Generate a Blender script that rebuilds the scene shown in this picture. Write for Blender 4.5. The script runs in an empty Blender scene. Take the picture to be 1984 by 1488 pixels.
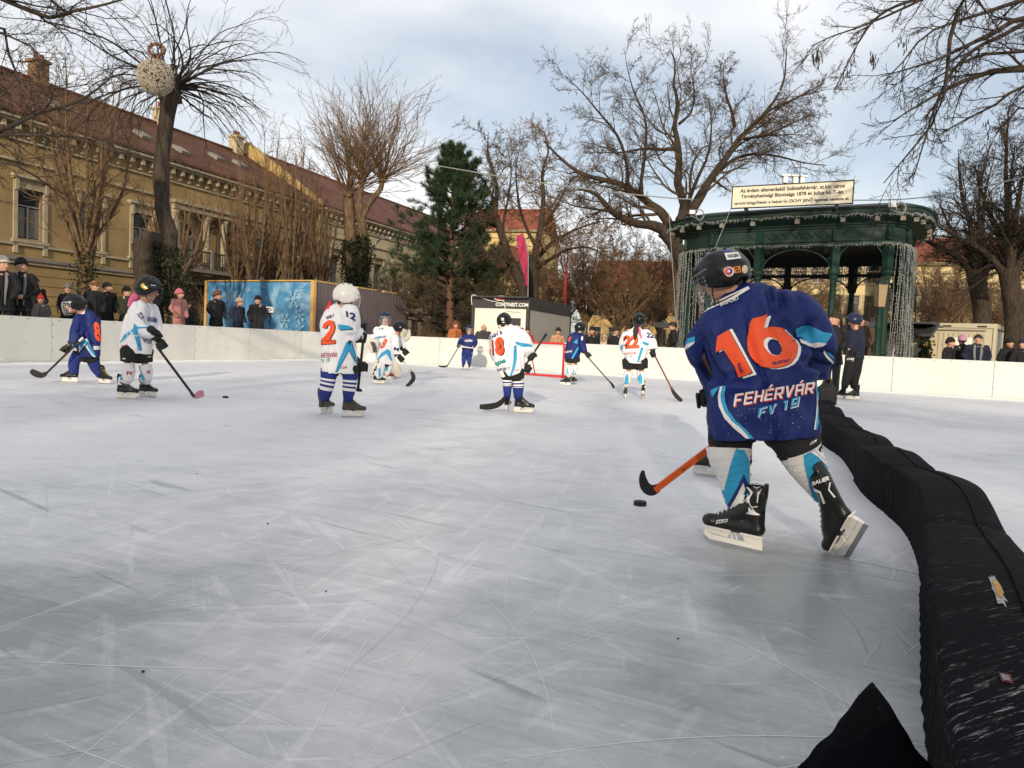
import bpy, bmesh, math, random
import numpy as np
from mathutils import Vector, Matrix
from mathutils.bvhtree import BVHTree

S = bpy.context.scene
COL = S.collection
R = math.radians

# ---------------------------------------------------------------- camera
F = 1450.0                      # focal length in pixels of the 1984 px wide photograph
PITCH, ROLL, HC = R(3.04), R(2.58), 0.92
FWD = np.array([0, math.cos(PITCH), -math.sin(PITCH)])
UP0 = np.array([0, math.sin(PITCH), math.cos(PITCH)])
RT0 = np.array([1.0, 0, 0])
RT = math.cos(ROLL) * RT0 + math.sin(ROLL) * UP0
UP = -math.sin(ROLL) * RT0 + math.cos(ROLL) * UP0
CAM = np.array([0, 0, HC])
cd = bpy.data.cameras.new('camera')
cam = bpy.data.objects.new('camera', cd)
COL.objects.link(cam)
cd.sensor_width = 36
cd.lens = 36 * F / 1984
cd.clip_start, cd.clip_end = 0.05, 3000
cam.matrix_world = Matrix(((RT[0], UP[0], -FWD[0], 0), (RT[1], UP[1], -FWD[1], 0), (RT[2], UP[2], -FWD[2], HC), (0, 0, 0, 1)))
S.camera = cam

# ---------------------------------------------------------------- light
SUN_AZ = np.array([-0.10, -0.995])          # horizontal direction TOWARDS the sun
SUN_EL = R(15)
sd = bpy.data.lights.new('sun', 'SUN')
sun = bpy.data.objects.new('sun', sd)
COL.objects.link(sun)
sd.energy = 3.1
sd.angle = R(1.0)
sd.color = (1.0, 0.83, 0.62)
_d = Vector((SUN_AZ[0] * math.cos(SUN_EL), SUN_AZ[1] * math.cos(SUN_EL), math.sin(SUN_EL)))
sun.rotation_euler = _d.to_track_quat('Z', 'Y').to_euler()
W_ = bpy.data.worlds.new('World')
S.world = W_
W_.use_nodes = True
nt = W_.node_tree
nt.nodes.clear()
def nn(t, **k):
    n = nt.nodes.new(t)
    for a, b in k.items():
        setattr(n, a, b)
    return n
wo, bg = nn('ShaderNodeOutputWorld'), nn('ShaderNodeBackground')
sky = nn('ShaderNodeTexSky', sky_type='NISHITA', sun_disc=False)
sky.sun_elevation = SUN_EL
sky.sun_rotation = math.atan2(SUN_AZ[0], SUN_AZ[1])
sky.air_density, sky.dust_density, sky.ozone_density = 1.0, 1.6, 1.5
tc, mp = nn('ShaderNodeTexCoord'), nn('ShaderNodeMapping')
mp.inputs['Scale'].default_value = (1.0, 1.0, 2.6)
mp.inputs['Location'].default_value = (3.3, 1.2, 0.4)
no = nn('ShaderNodeTexNoise')
no.inputs['Scale'].default_value, no.inputs['Detail'].default_value, no.inputs['Roughness'].default_value = 1.5, 7, 0.48
no.inputs['Distortion'].default_value = 0.35
cr = nn('ShaderNodeValToRGB')
cr.color_ramp.elements[0].position, cr.color_ramp.elements[1].position = 0.40, 0.60
mx = nn('ShaderNodeMix', data_type='RGBA')
mx.inputs[7].default_value = (8.2, 8.2, 8.3, 1)      # thin lit cloud, in the sky's own radiance units
mm = nn('ShaderNodeMath', operation='MULTIPLY_ADD')
mm.inputs[1].default_value, mm.inputs[2].default_value = 0.58, 0.36
L = nt.links.new
L(tc.outputs['Generated'], mp.inputs[0]); L(mp.outputs[0], no.inputs['Vector']); L(no.outputs[0], cr.inputs[0])
L(cr.outputs[0], mm.inputs[0]); L(mm.outputs[0], mx.inputs[0]); L(sky.outputs[0], mx.inputs[6]); L(mx.outputs[2], bg.inputs[0]); L(bg.outputs[0], wo.inputs[0])
bg.inputs[1].default_value = 0.105
S.view_settings.view_transform = 'Standard'
S.view_settings.look = 'None'
S.view_settings.exposure = 0.34
S.view_settings.gamma = 1.0

# ---------------------------------------------------------------- pixel <-> world
def ray(px, py):
    return FWD * F + RT * (px - 992) - UP * (py - 744)
def W(px, py, Y):
    d = ray(px, py)
    return CAM + d * (Y / d[1])
def G(px, py, z=0.0):
    d = ray(px, py)
    return CAM + d * ((z - HC) / d[2])

# ---------------------------------------------------------------- materials
MATS = {}
def M(name, col, rough=0.7, var=0.12, scale=6.0, bump=0.0, bscale=40.0, metal=0.0, spec=0.3, stretch=None, detail=5, col2=None, sheen=0, coat=0):
    if name in MATS:
        return MATS[name]
    m = bpy.data.materials.new(name)
    m.use_nodes = True
    t = m.node_tree
    b = t.nodes['Principled BSDF']
    b.inputs['Roughness'].default_value = rough
    b.inputs['Metallic'].default_value = metal
    b.inputs['Specular IOR Level'].default_value = spec
    if sheen: b.inputs['Sheen Weight'].default_value = sheen
    if coat: b.inputs['Coat Weight'].default_value = coat
    c = t.nodes.new('ShaderNodeTexCoord')
    mpn = t.nodes.new('ShaderNodeMapping')
    if stretch: mpn.inputs['Scale'].default_value = stretch
    n = t.nodes.new('ShaderNodeTexNoise')
    n.inputs['Scale'].default_value, n.inputs['Detail'].default_value = scale, detail
    n.inputs['Roughness'].default_value = 0.62
    r = t.nodes.new('ShaderNodeValToRGB')
    r.color_ramp.elements[0].position, r.color_ramp.elements[1].position = 0.3, 0.7
    a = [max(0, x * (1 - var)) for x in col]
    d = [min(1, x * (1 + var)) for x in (col2 or col)]
    r.color_ramp.elements[0].color = (*a, 1)
    r.color_ramp.elements[1].color = (*d, 1)
    l = t.links.new
    l(c.outputs['Object'], mpn.inputs[0]); l(mpn.outputs[0], n.inputs['Vector']); l(n.outputs[0], r.inputs[0]); l(r.outputs[0], b.inputs['Base Color'])
    if bump:
        n2 = t.nodes.new('ShaderNodeTexNoise')
        n2.inputs['Scale'].default_value, n2.inputs['Detail'].default_value = bscale, 4
        l(mpn.outputs[0], n2.inputs['Vector'])
        bp = t.nodes.new('ShaderNodeBump')
        bp.inputs['Strength'].default_value = min(1, bump); bp.inputs['Distance'].default_value = 0.01 * max(1, bump)
        l(n2.outputs[0], bp.inputs['Height']); l(bp.outputs[0], b.inputs['Normal'])
    MATS[name] = m
    return m

# ---------------------------------------------------------------- mesh accumulation
def nrm(v):
    v = np.asarray(v, float)
    return v / (np.linalg.norm(v) + 1e-12)
class MB:
    def __init__(s):
        s.V, s.Fc, s.m, s.n = [], [], [], 0
        s.xf = None                       # optional function mapping Nx3 -> Nx3
        s.mats = []
    def mi(s, mat):
        if mat is None: return 0
        if mat not in s.mats: s.mats.append(mat)
        return s.mats.index(mat)
    def add(s, V, Fs, mat=None):
        V = np.asarray(V, float).reshape(-1, 3)
        if s.xf is not None: V = s.xf(V)
        s.V.append(V)
        k = s.mi(mat)
        s.Fc.append((Fs if isinstance(Fs, list) else [tuple(f) for f in np.asarray(Fs).tolist()], s.n))
        s.m.append((k, len(Fs)))
        s.n += len(V)
        return s
    def box(s, c, d, mat=None, rz=0.0, tilt=None):
        c = np.array(c, float); h = np.array(d, float) / 2
        P = np.array([[x, y, z] for x in (-1, 1) for y in (-1, 1) for z in (-1, 1)], float) * h
        if rz:
            q = np.array([[math.cos(rz), -math.sin(rz), 0], [math.sin(rz), math.cos(rz), 0], [0, 0, 1]])
            P = P @ q.T
        if tilt is not None: P = P @ np.asarray(tilt).T
        return s.add(P + c, [(0, 1, 3, 2), (4, 6, 7, 5), (0, 4, 5, 1), (2, 3, 7, 6), (0, 2, 6, 4), (1, 5, 7, 3)], mat)
    def b2(s, x0, x1, y0, y1, z0, z1, mat=None):
        return s.box(((x0 + x1) / 2, (y0 + y1) / 2, (z0 + z1) / 2), (x1 - x0, y1 - y0, z1 - z0), mat)
    def tube(s, P, rad, seg=8, mat=None, caps=True, flat=None, up=None, round_ends=(False, False)):
        """polyline tube; flat = depth ratio of every ring; up = reference axis for the flattened direction"""
        P = np.asarray(P, float); n = len(P)
        rad = np.broadcast_to(np.asarray(rad, float), (n,)).copy()
        fl = np.broadcast_to(np.asarray(1.0 if flat is None else flat, float), (n,)).copy()
        if round_ends[0] or round_ends[1]:
            Pn, rn, fn = list(P), list(rad), list(fl)
            for e in (0, 1):
                if not round_ends[e]: continue
                if e == 0: p, d, r, f_ = P[0], nrm(P[0] - P[1]), rad[0], fl[0]
                else: p, d, r, f_ = P[-1], nrm(P[-1] - P[-2]), rad[-1], fl[-1]
                k = min(1.0, f_)
                ex = [(p + d * r * k * a, r * b, f_) for a, b in ((0.5, .87), (.85, .52), (.98, .15))]
                if e == 0:
                    Pn = [x[0] for x in ex[::-1]] + Pn; rn = [x[1] for x in ex[::-1]] + rn; fn = [x[2] for x in ex[::-1]] + fn
                else:
                    Pn += [x[0] for x in ex]; rn += [x[1] for x in ex]; fn += [x[2] for x in ex]
            P, rad, fl = np.array(Pn), np.array(rn), np.array(fn); n = len(P)
        T = np.zeros_like(P)
        T[1:-1] = P[2:] - P[:-2]; T[0] = P[1] - P[0]; T[-1] = P[-1] - P[-2]
        T /= np.linalg.norm(T, axis=1)[:, None] + 1e-12
        ref = np.array(up if up is not None else (0, 1.0, 0), float)
        if abs(T[n // 2] @ ref) > 0.93 and up is None: ref = np.array([0, 0, 1.0])
        A = np.cross(T, ref); A /= np.linalg.norm(A, axis=1)[:, None] + 1e-9
        B = np.cross(A, T)
        th = np.arange(seg) * 2 * math.pi / seg
        V = (P[:, None, :] + A[:, None, :] * (np.cos(th)[None, :, None] * rad[:, None, None]) + B[:, None, :] * (np.sin(th)[None, :, None] * (rad * fl)[:, None, None])).reshape(-1, 3)
        Fs = [(i * seg + j, i * seg + (j + 1) % seg, (i + 1) * seg + (j + 1) % seg, (i + 1) * seg + j) for i in range(n - 1) for j in range(seg)]
        if caps:
            Fs += [tuple(range(seg))[::-1], tuple((n - 1) * seg + j for j in range(seg))]
        return s.add(V, Fs, mat)
    def ell(s, c, r, mat=None, seg=16, rings=10, rot=None):
        V, Fs = [], []
        for i in range(rings + 1):
            a = math.pi * i / rings
            for j in range(seg):
                b = 2 * math.pi * j / seg
                V.append((math.sin(a) * math.cos(b), math.sin(a) * math.sin(b), math.cos(a)))
        for i in range(rings):
            for j in range(seg):
                Fs.append((i * seg + j, (i + 1) * seg + j, (i + 1) * seg + (j + 1) % seg, i * seg + (j + 1) % seg))
        V = np.array(V) * np.array(r, float)
        if rot is not None: V = V @ np.asarray(rot).T
        return s.add(V + np.array(c, float), Fs, mat)
    def lathe(s, prof, c=(0, 0, 0), seg=16, mat=None):
        V = [(c[0] + r * math.cos(2 * math.pi * j / seg), c[1] + r * math.sin(2 * math.pi * j / seg), c[2] + z) for r, z in prof for j in range(seg)]
        n = len(prof)
        Fs = [(i * seg + j, i * seg + (j + 1) % seg, (i + 1) * seg + (j + 1) % seg, (i + 1) * seg + j) for i in range(n - 1) for j in range(seg)]
        Fs += [tuple(range(seg))[::-1], tuple((n - 1) * seg + j for j in range(seg))]
        return s.add(V, Fs, mat)
    def prism(s, poly, y0, y1, mat=None, f=None):
        """poly: (u,v) outline extruded y0..y1; f maps (u, w, v) rows to space"""
        n = len(poly)
        V = np.array([(u, y0, v) for u, v in poly] + [(u, y1, v) for u, v in poly], float)
        if f is not None: V = f(V)
        Fs = [tuple(range(n)), tuple(range(2 * n - 1, n - 1, -1))] + [(i, i + n, (i + 1) % n + n, (i + 1) % n) for i in range(n)]
        return s.add(V, Fs, mat)
    def arrays(s):
        V = np.vstack(s.V) if s.V else np.zeros((0, 3))
        Fs = [tuple(i + o for i in f) for fl, o in s.Fc for f in fl]
        return V, Fs
    def mesh(s, name, org=(0, 0, 0), smooth=False):
        V, Fs = s.arrays()
        me = bpy.data.meshes.new(name)
        V = V - np.array(org)
        me.vertices.add(len(V)); me.vertices.foreach_set('co', V.astype(np.float32).ravel())
        ln = np.fromiter((len(f) for f in Fs), np.int32, len(Fs))
        st = np.concatenate(([0], np.cumsum(ln)[:-1])).astype(np.int32) if len(Fs) else np.zeros(0, np.int32)
        flat = np.fromiter((i for f in Fs for i in f), np.int32, int(ln.sum()))
        me.loops.add(len(flat)); me.loops.foreach_set('vertex_index', flat)
        me.polygons.add(len(Fs)); me.polygons.foreach_set('loop_start', st)
        mi = np.concatenate([np.full(c, k, np.int32) for k, c in s.m]) if s.m else np.zeros(0, np.int32)
        me.polygons.foreach_set('material_index', mi)
        me.polygons.foreach_set('use_smooth', np.full(len(Fs), smooth))
        for m in s.mats: me.materials.append(m)
        me.update(calc_edges=True)
        me.validate()
        return me
    def build(s, name, mat=None, parent=None, smooth=False, org=None, label=None):
        if mat is not None and not s.mats: s.mats = [mat]
        o_ = wloc(parent) if parent is not None else (np.array(org, float) if org is not None else np.zeros(3))
        me = s.mesh(name, o_, smooth)
        o = bpy.data.objects.new(name, me)
        COL.objects.link(o)
        if parent is not None: o.parent = parent
        else: o.location = o_
        if label: o['label'] = label
        return o
def wloc(o):
    v = np.zeros(3)
    while o is not None:
        v += np.array(o.location); o = o.parent
    return v
def tag(o, label=None, cat=None, group=None, kind=None):
    for k, v in (('label', label), ('category', cat), ('group', group), ('kind', kind)):
        if v: o[k] = v
    return o
def thing(name, loc, label, cat, group=None):
    o = bpy.data.objects.new(name, None)
    o.empty_display_size = 0.3
    COL.objects.link(o); o.location = tuple(float(x) for x in loc)
    return tag(o, label, cat, group)
def copy_tree(o, parent=None):
    c = o.copy(); COL.objects.link(c)
    if parent is not None: c.parent = parent
    for ch in list(o.children): copy_tree(ch, c)
    return c
def frame(origin, ang):
    """local x along heading ang (from +X, ccw), local y to the left of it, z up"""
    o = np.array(origin, float); ca, sa = math.cos(ang), math.sin(ang)
    q = np.array([[ca, -sa, 0], [sa, ca, 0], [0, 0, 1]])
    return lambda V: np.asarray(V) @ q.T + o

def remesh(mb, voxel, it=4, fac=0.6):
    me = mb.mesh('tmp')
    o = bpy.data.objects.new('tmp', me); COL.objects.link(o)
    m = o.modifiers.new('r', 'REMESH'); m.mode = 'VOXEL'; m.voxel_size = voxel; m.adaptivity = 0
    if it:
        k = o.modifiers.new('s', 'SMOOTH'); k.iterations = it; k.factor = fac
    dg = bpy.context.evaluated_depsgraph_get()
    e = o.evaluated_get(dg); r = e.to_mesh()
    V = np.empty(len(r.vertices) * 3, np.float32); r.vertices.foreach_get('co', V); V = V.reshape(-1, 3).astype(float)
    Fs = [tuple(p.vertices) for p in r.polygons]
    N = np.empty(len(r.vertices) * 3, np.float32); r.vertices.foreach_get('normal', N); N = N.reshape(-1, 3).astype(float)
    e.to_mesh_clear(); bpy.data.objects.remove(o); bpy.data.meshes.remove(me)
    return V, Fs, N
def vnoise(V, scale, seed=0):
    """cheap smooth noise from sums of sines"""
    rg = np.random.RandomState(seed); o = np.zeros(len(V))
    for k in range(7):
        d = rg.randn(3); d /= np.linalg.norm(d)
        o += np.sin(V @ d * scale * (0.6 + 0.25 * k) + rg.rand() * 6.28 + 1.3 * np.sin(V @ rg.randn(3) * scale * 0.4 + rg.rand() * 6)) / (1 + 0.25 * k)
    return o / 3.0
def shape2d(text=None, outlines=None, bold=0.0, shear=0.0, step=None, spacing=1.0):
    """2D filled mesh from text or closed outlines -> verts (n,2), faces; cut into a grid so that it can be draped"""
    if text is not None:
        c = bpy.data.curves.new('t', 'FONT'); c.body = text; c.offset = bold; c.shear = shear; c.resolution_u = 3; c.space_character = spacing
    else:
        c = bpy.data.curves.new('t', 'CURVE'); c.dimensions = '2D'; c.fill_mode = 'BOTH'; c.resolution_u = 4
        for ol in outlines:
            sp = c.splines.new('POLY'); sp.points.add(len(ol) - 1)
            for p, q in zip(sp.points, ol): p.co = (q[0], q[1], 0, 1)
            sp.use_cyclic_u = True
    o = bpy.data.objects.new('t', c); COL.objects.link(o)
    e = o.evaluated_get(bpy.context.evaluated_depsgraph_get()); me = bpy.data.meshes.new_from_object(e)
    bpy.data.objects.remove(o); bpy.data.curves.remove(c)
    bm = bmesh.new(); bm.from_mesh(me); bpy.data.meshes.remove(me)
    if step:
        xs = [v.co.x for v in bm.verts]; ys = [v.co.y for v in bm.verts]
        if xs:
            for ax, lo, hi in ((0, min(xs), max(xs)), (1, min(ys), max(ys))):
                t = lo + step
                while t < hi:
                    p = [0, 0, 0]; p[ax] = t; n_ = [0, 0, 0]; n_[ax] = 1
                    bmesh.ops.bisect_plane(bm, geom=bm.verts[:] + bm.edges[:] + bm.faces[:], plane_co=p, plane_no=n_, dist=1e-6)
                    t += step
    bmesh.ops.remove_doubles(bm, verts=bm.verts, dist=1e-5)
    bm.verts.index_update()
    V = np.array([(v.co.x, v.co.y) for v in bm.verts]).reshape(-1, 2); Fs = [tuple(v.index for v in f.verts) for f in bm.faces]
    bm.free()
    return V, Fs
def bvh_of(V, Fs):
    return BVHTree.FromPolygons([tuple(v) for v in V], Fs)
def decal(mb, bvh, V2, Fs, mat, off=0.003, maxd=1e9):
    """drape a flat shape given in photo pixels onto a surface (each point lands on the cloth it covers)"""
    out, ok = [], []
    for px, py in V2:
        d = Vector(ray(px, py)).normalized()
        h, nrm_, idx, dist = bvh.ray_cast(Vector(CAM), d)
        if h is None or dist > maxd: out.append((0, 0, 0)); ok.append(False); continue
        if nrm_.dot(d) > 0: nrm_ = -nrm_
        q = h + nrm_ * off * 0.5 - d * off * 0.7
        out.append(tuple(q)); ok.append(True)
    O = np.array(out).reshape(-1, 3)
    G_ = []
    for f in Fs:
        if all(ok[i] for i in f):
            P = O[list(f)]
            if np.ptp(P[:, 1]) < 0.08: G_.append(f)
    if G_: mb.add(O, G_, mat)
def quadmap(V2, quad):
    """map text box (normalised) onto four pixel corners: bl, br, tr, tl"""
    V2 = np.asarray(V2, float)
    lo, hi = V2.min(0), V2.max(0); u = ((V2 - lo) / (hi - lo + 1e-9))
    a, b, c, d = [np.array(q, float) for q in quad]
    x, y = u[:, :1], u[:, 1:]
    return (1 - x) * (1 - y) * a + x * (1 - y) * b + x * y * c + (1 - x) * y * d
GL = {}
_t = .22
GL['F'] = [[(0, 0), (_t, 0), (_t, .55), (.8, .55), (.8, .77), (_t, .77), (_t, 1.18), (1, 1.18), (1, 1.4), (0, 1.4)]]
GL['E'] = [[(0, 0), (1, 0), (1, _t), (_t, _t), (_t, .6), (.9, .6), (.9, .82), (_t, .82), (_t, 1.18), (1, 1.18), (1, 1.4), (0, 1.4)]]
GL['H'] = [[(0, 0), (_t, 0), (_t, .6), (.78, .6), (.78, 0), (1, 0), (1, 1.4), (.78, 1.4), (.78, .82), (_t, .82), (_t, 1.4), (0, 1.4)]]
GL['R'] = [[(0, 0), (_t, 0), (_t, .5), (.50, .5), (.76, 0), (1.02, 0), (.78, .5), (1, .6), (1, 1.4), (0, 1.4)], [(_t, .72), (.78, .72), (.78, 1.18), (_t, 1.18)]]
GL['V'] = [[(.38, 0), (.62, 0), (1, 1.4), (.77, 1.4), (.5, .4), (.23, 1.4), (0, 1.4)]]
GL['A'] = [[(0, 0), (_t, 0), (_t, .5), (.78, .5), (.78, 0), (1, 0), (1, 1.4), (0, 1.4)], [(_t, .72), (.78, .72), (.78, 1.18), (_t, 1.18)]]
GL['1'] = [[(.4, 0), (.64, 0), (.64, 1.4), (.15, 1.4), (.15, 1.18), (.4, 1.18)]]
GL['9'] = [[(0, 0), (1, 0), (1, 1.4), (0, 1.4), (0, .5), (.78, .5), (.78, .22), (0, .22)], [(.22, .72), (.78, .72), (.78, 1.18), (.22, 1.18)]]
_ac = [(.38, 1.5), (.58, 1.5), (.82, 1.85), (.60, 1.85)]
GL['\u00c9'] = GL['E'] + [_ac]; GL['\u00c1'] = GL['A'] + [_ac]
def techno(word, grow=0.0):
    out, x = [], 0
    for ch in word:
        if ch != ' ':
            for o in GL[ch]: out.append([(x + a + .18 * b, b) for a, b in o])
        x += 1.2 if ch != ' ' else .6
    return out
_tc = {}
def text_px(mb, bvh, text, quad, mat, off=0.004, bold=0.02, shear=0.0, step=0.12, maxd=1e9):
    k = (text, bold, shear, step)
    if text in ('FEHÉRVÁR', 'FV 19'):
        if k not in _tc: _tc[k] = shape2d(outlines=techno(text), step=step * 1.6)
    if k not in _tc: _tc[k] = shape2d(text=text, bold=bold, shear=shear, step=step)
    V2, Fs = _tc[k]
    decal(mb, bvh, quadmap(V2, quad), Fs, mat, off, maxd)
def poly_px(mb, bvh, outline, mat, off=0.003, step=3.0, holes=(), maxd=1e9):
    step = min(step, 3.2)
    V2, Fs = shape2d(outlines=[outline] + list(holes), step=step)
    decal(mb, bvh, V2, Fs, mat, off, maxd)
def smooth_curve(P, n=6, closed=False):
    P = np.asarray(P, float); out = []
    m = len(P)
    for i in range(m if closed else m - 1):
        g = lambda k: P[k % m] if closed else P[min(max(k, 0), m - 1)]
        a, b, c, d = g(i - 1), g(i), g(i + 1), g(i + 2)
        for t in np.arange(n) / n:
            out.append(0.5 * ((2 * b) + (-a + c) * t + (2 * a - 5 * b + 4 * c - d) * t * t + (-a + 3 * b - 3 * c + d) * t ** 3))
    if not closed: out.append(P[-1])
    return np.array(out)
# ================================================================ SETTING
def grid_mesh(x0, x1, y0, y1, nx, ny, z):
    xs = np.linspace(x0, x1, nx); ys = np.linspace(y0, y1, ny)
    X, Y = np.meshgrid(xs, ys, indexing='ij')
    V = np.stack([X.ravel(), Y.ravel(), np.full(X.size, z)], 1)
    Fs = [(i * ny + j, (i + 1) * ny + j, (i + 1) * ny + j + 1, i * ny + j + 1) for i in range(nx - 1) for j in range(ny - 1)]
    return V, Fs
m_ground = M('park ground', (0.13, 0.10, 0.07), 0.95, 0.35, 0.8, bump=0.6, bscale=9)
mb = MB(); V, Fs = grid_mesh(-900, 900, -300, 1500, 5, 5, -0.06); mb.add(V, Fs, m_ground)
tag(mb.build('ground'), 'brown winter park ground around the rink', None, None, 'structure')
m_deck = M('deck boards', (0.22, 0.18, 0.14), 0.85, 0.3, 3, stretch=(1, 9, 1))

# rink outline on the ice
BP = [(0, 703, 15.9), (346, 700, 21.4), (583, 697, 27.2)]
BL = [W(*p)[:2] for p in BP]
d0 = nrm(BL[0] - BL[1])
BL = [BL[0] + d0 * 20] + BL
BR = [W(*p)[:2] for p in [(850, 711, 27.6), (1200, 731, 25.4), (1332, 734, 24.7), (1660, 757, 22.3), (1984, 770, 20.4)]]
dR = nrm(BR[-1] - BR[0])
BR = BR + [BR[-1] + dR * 6.0]
_c = np.array([-6.6, 30.2])
corner = [(1 - u) ** 2 * BL[-1] + 2 * u * (1 - u) * _c + u * u * BR[0] for u in np.linspace(0, 1, 12)]
left_run = np.array(BL); back_run = np.array(BR); corner_run = np.array([BL[-1]] + [c for c in corner[1:-1]] + [BR[0]])
rim = [tuple(p) for p in list(left_run) + list(corner_run[1:-1]) + list(back_run)] + [(30, 16), (32, -30), (-22, -30)]

# ice material
mi_ = bpy.data.materials.new('rink ice'); mi_.use_nodes = True
t = mi_.node_tree; b = t.nodes['Principled BSDF']
def N_(ty, **k):
    n = t.nodes.new(ty)
    for a, q in k.items(): setattr(n, a, q)
    return n
l = t.links.new
tc = N_('ShaderNodeTexCoord')
def noise(scale, detail=4, rough=.55, rot=0, sc=(1, 1, 1), dist=0, loc=(0, 0, 0)):
    mpn = N_('ShaderNodeMapping'); mpn.inputs['Rotation'].default_value = (0, 0, R(rot)); mpn.inputs['Scale'].default_value = sc; mpn.inputs['Location'].default_value = loc
    # rotate first, then stretch
    mp2 = N_('ShaderNodeMapping'); mp2.inputs['Rotation'].default_value = (0, 0, R(rot)); mp2.inputs['Location'].default_value = loc
    mpn.inputs['Rotation'].default_value = (0, 0, 0); mpn.inputs['Location'].default_value = (0, 0, 0)
    n = N_('ShaderNodeTexNoise'); n.inputs['Scale'].default_value = scale; n.inputs['Detail'].default_value = detail; n.inputs['Roughness'].default_value = rough; n.inputs['Distortion'].default_value = dist
    l(tc.outputs['Object'], mp2.inputs[0]); l(mp2.outputs[0], mpn.inputs[0]); l(mpn.outputs[0], n.inputs['Vector'])
    return n.outputs[0]
def ramp(x, a, b_, ca=0, cb=1):
    r = N_('ShaderNodeMapRange'); r.inputs[1].default_value = a; r.inputs[2].default_value = b_; r.inputs[3].default_value = ca; r.inputs[4].default_value = cb
    l(x, r.inputs[0]); return r.outputs[0]
def mth(op, a, b_):
    n = N_('ShaderNodeMath', operation=op)
    for i, x in enumerate((a, b_)):
        if isinstance(x, (int, float)): n.inputs[i].default_value = x
        else: l(x, n.inputs[i])
    return n.outputs[0]
frost = ramp(noise(0.30, 7, .6, 20, (1, .8, 1), .6, (5.2, 1.2, 0)), .34, .58)
fine = ramp(noise(3.2, 6, .7, 0), .3, .7, -.10, .10)
scr = None
for k, (rot, sc_, ln, lo, hi) in enumerate([(12, 3.2, 26, .61, .67), (52, 2.6, 30, .63, .68), (-28, 3.0, 28, .62, .67), (82, 2.2, 34, .63, .68), (-62, 2.8, 30, .635, .69), (32, 8, 18, .63, .70)]):
    s_ = ramp(noise(sc_, 3, .5, rot, (ln * .13, ln * .018, 1) if k % 2 else (ln * .16, ln * .014, 1), .35, (k * 3.3, k, 0)), lo, hi, 0, .55)
    scr = s_ if scr is None else mth('ADD', scr, s_)
dark = ramp(noise(2.1, 3, .5, 38, (.25, 3.6, 1), .4, (9, 2, 0)), .66, .70, 0, .25)
spk = ramp(noise(60, 2, .5), .66, .74, 0, .16)
# bare wet patches where the resurfaced ice shows through, plus painted vignette darkening
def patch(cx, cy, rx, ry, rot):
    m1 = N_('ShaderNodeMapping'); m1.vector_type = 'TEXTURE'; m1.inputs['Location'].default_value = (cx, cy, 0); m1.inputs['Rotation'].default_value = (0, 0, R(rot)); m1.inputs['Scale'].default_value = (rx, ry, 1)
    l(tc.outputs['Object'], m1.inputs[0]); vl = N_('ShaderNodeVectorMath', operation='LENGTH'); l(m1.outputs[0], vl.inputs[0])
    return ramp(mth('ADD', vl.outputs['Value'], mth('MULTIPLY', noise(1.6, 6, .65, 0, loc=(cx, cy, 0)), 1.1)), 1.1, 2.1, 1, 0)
bare = mth('MAXIMUM', mth('MULTIPLY', patch(-1.6, 1.9, 1.2, .9, 15), .85), mth('MULTIPLY', patch(1.2, 2.75, .45, .85, -10), .85))  # first patch paints the corner vignette, second is bare wet ice
bare = mth('MAXIMUM', bare, mth('MULTIPLY', patch(.1, 1.0, 4.5, 1.9, 4), .55))  # vignette across the near foreground, painted into the ice colour
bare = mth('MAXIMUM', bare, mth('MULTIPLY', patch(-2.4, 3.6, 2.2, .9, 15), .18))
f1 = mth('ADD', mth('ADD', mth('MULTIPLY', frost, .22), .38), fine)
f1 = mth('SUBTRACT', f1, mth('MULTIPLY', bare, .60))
stk = ramp(noise(5.5, 5, .6, 28, (.22, 2.6, 1), .5, (2, 7, 0)), .35, .70, -.035, .04)
stk2 = ramp(noise(16, 5, .6, 22, (.16, 2.2, 1), .8, (5, 3, 0)), .35, .70, -.04, .045)
f1 = mth('ADD', mth('ADD', f1, stk), stk2)
f2 = mth('ADD', f1, mth('MULTIPLY', scr, .13))
f3 = mth('SUBTRACT', f2, dark)
f3 = mth('ADD', f3, spk)
cl = N_('ShaderNodeClamp'); l(f3, cl.inputs[0])
cr = N_('ShaderNodeValToRGB'); l(cl.outputs[0], cr.inputs[0])
e = cr.color_ramp.elements; e[0].position = 0; e[0].color = (0.27, 0.29, 0.30, 1); e[1].position = 1; e[1].color = (0.84, 0.835, 0.84, 1)
e2 = cr.color_ramp.elements.new(0.5); e2.color = (0.66, 0.665, 0.685, 1)
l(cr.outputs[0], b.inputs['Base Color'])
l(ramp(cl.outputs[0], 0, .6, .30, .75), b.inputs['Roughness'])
b.inputs['Specular IOR Level'].default_value = 0.3
bp = N_('ShaderNodeBump'); bp.inputs['Strength'].default_value = 0.28; bp.inputs['Distance'].default_value = 0.012
l(mth('ADD', mth('MULTIPLY', scr, .8), mth('MULTIPLY', noise(14, 5, .65), .6)), bp.inputs['Height']); l(bp.outputs[0], b.inputs['Normal'])
bm = bmesh.new()
bm.faces.new([bm.verts.new((x, y, 0)) for x, y in rim])
bmesh.ops.triangulate(bm, faces=bm.faces[:])
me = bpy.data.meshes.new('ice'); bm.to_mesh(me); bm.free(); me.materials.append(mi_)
ice = bpy.data.objects.new('ice', me); COL.objects.link(ice)
if me.polygons[0].normal.z < 0: me.flip_normals()
tag(ice, 'frosted white and grey skating rink ice scored by skates', None, None, 'structure')

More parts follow.
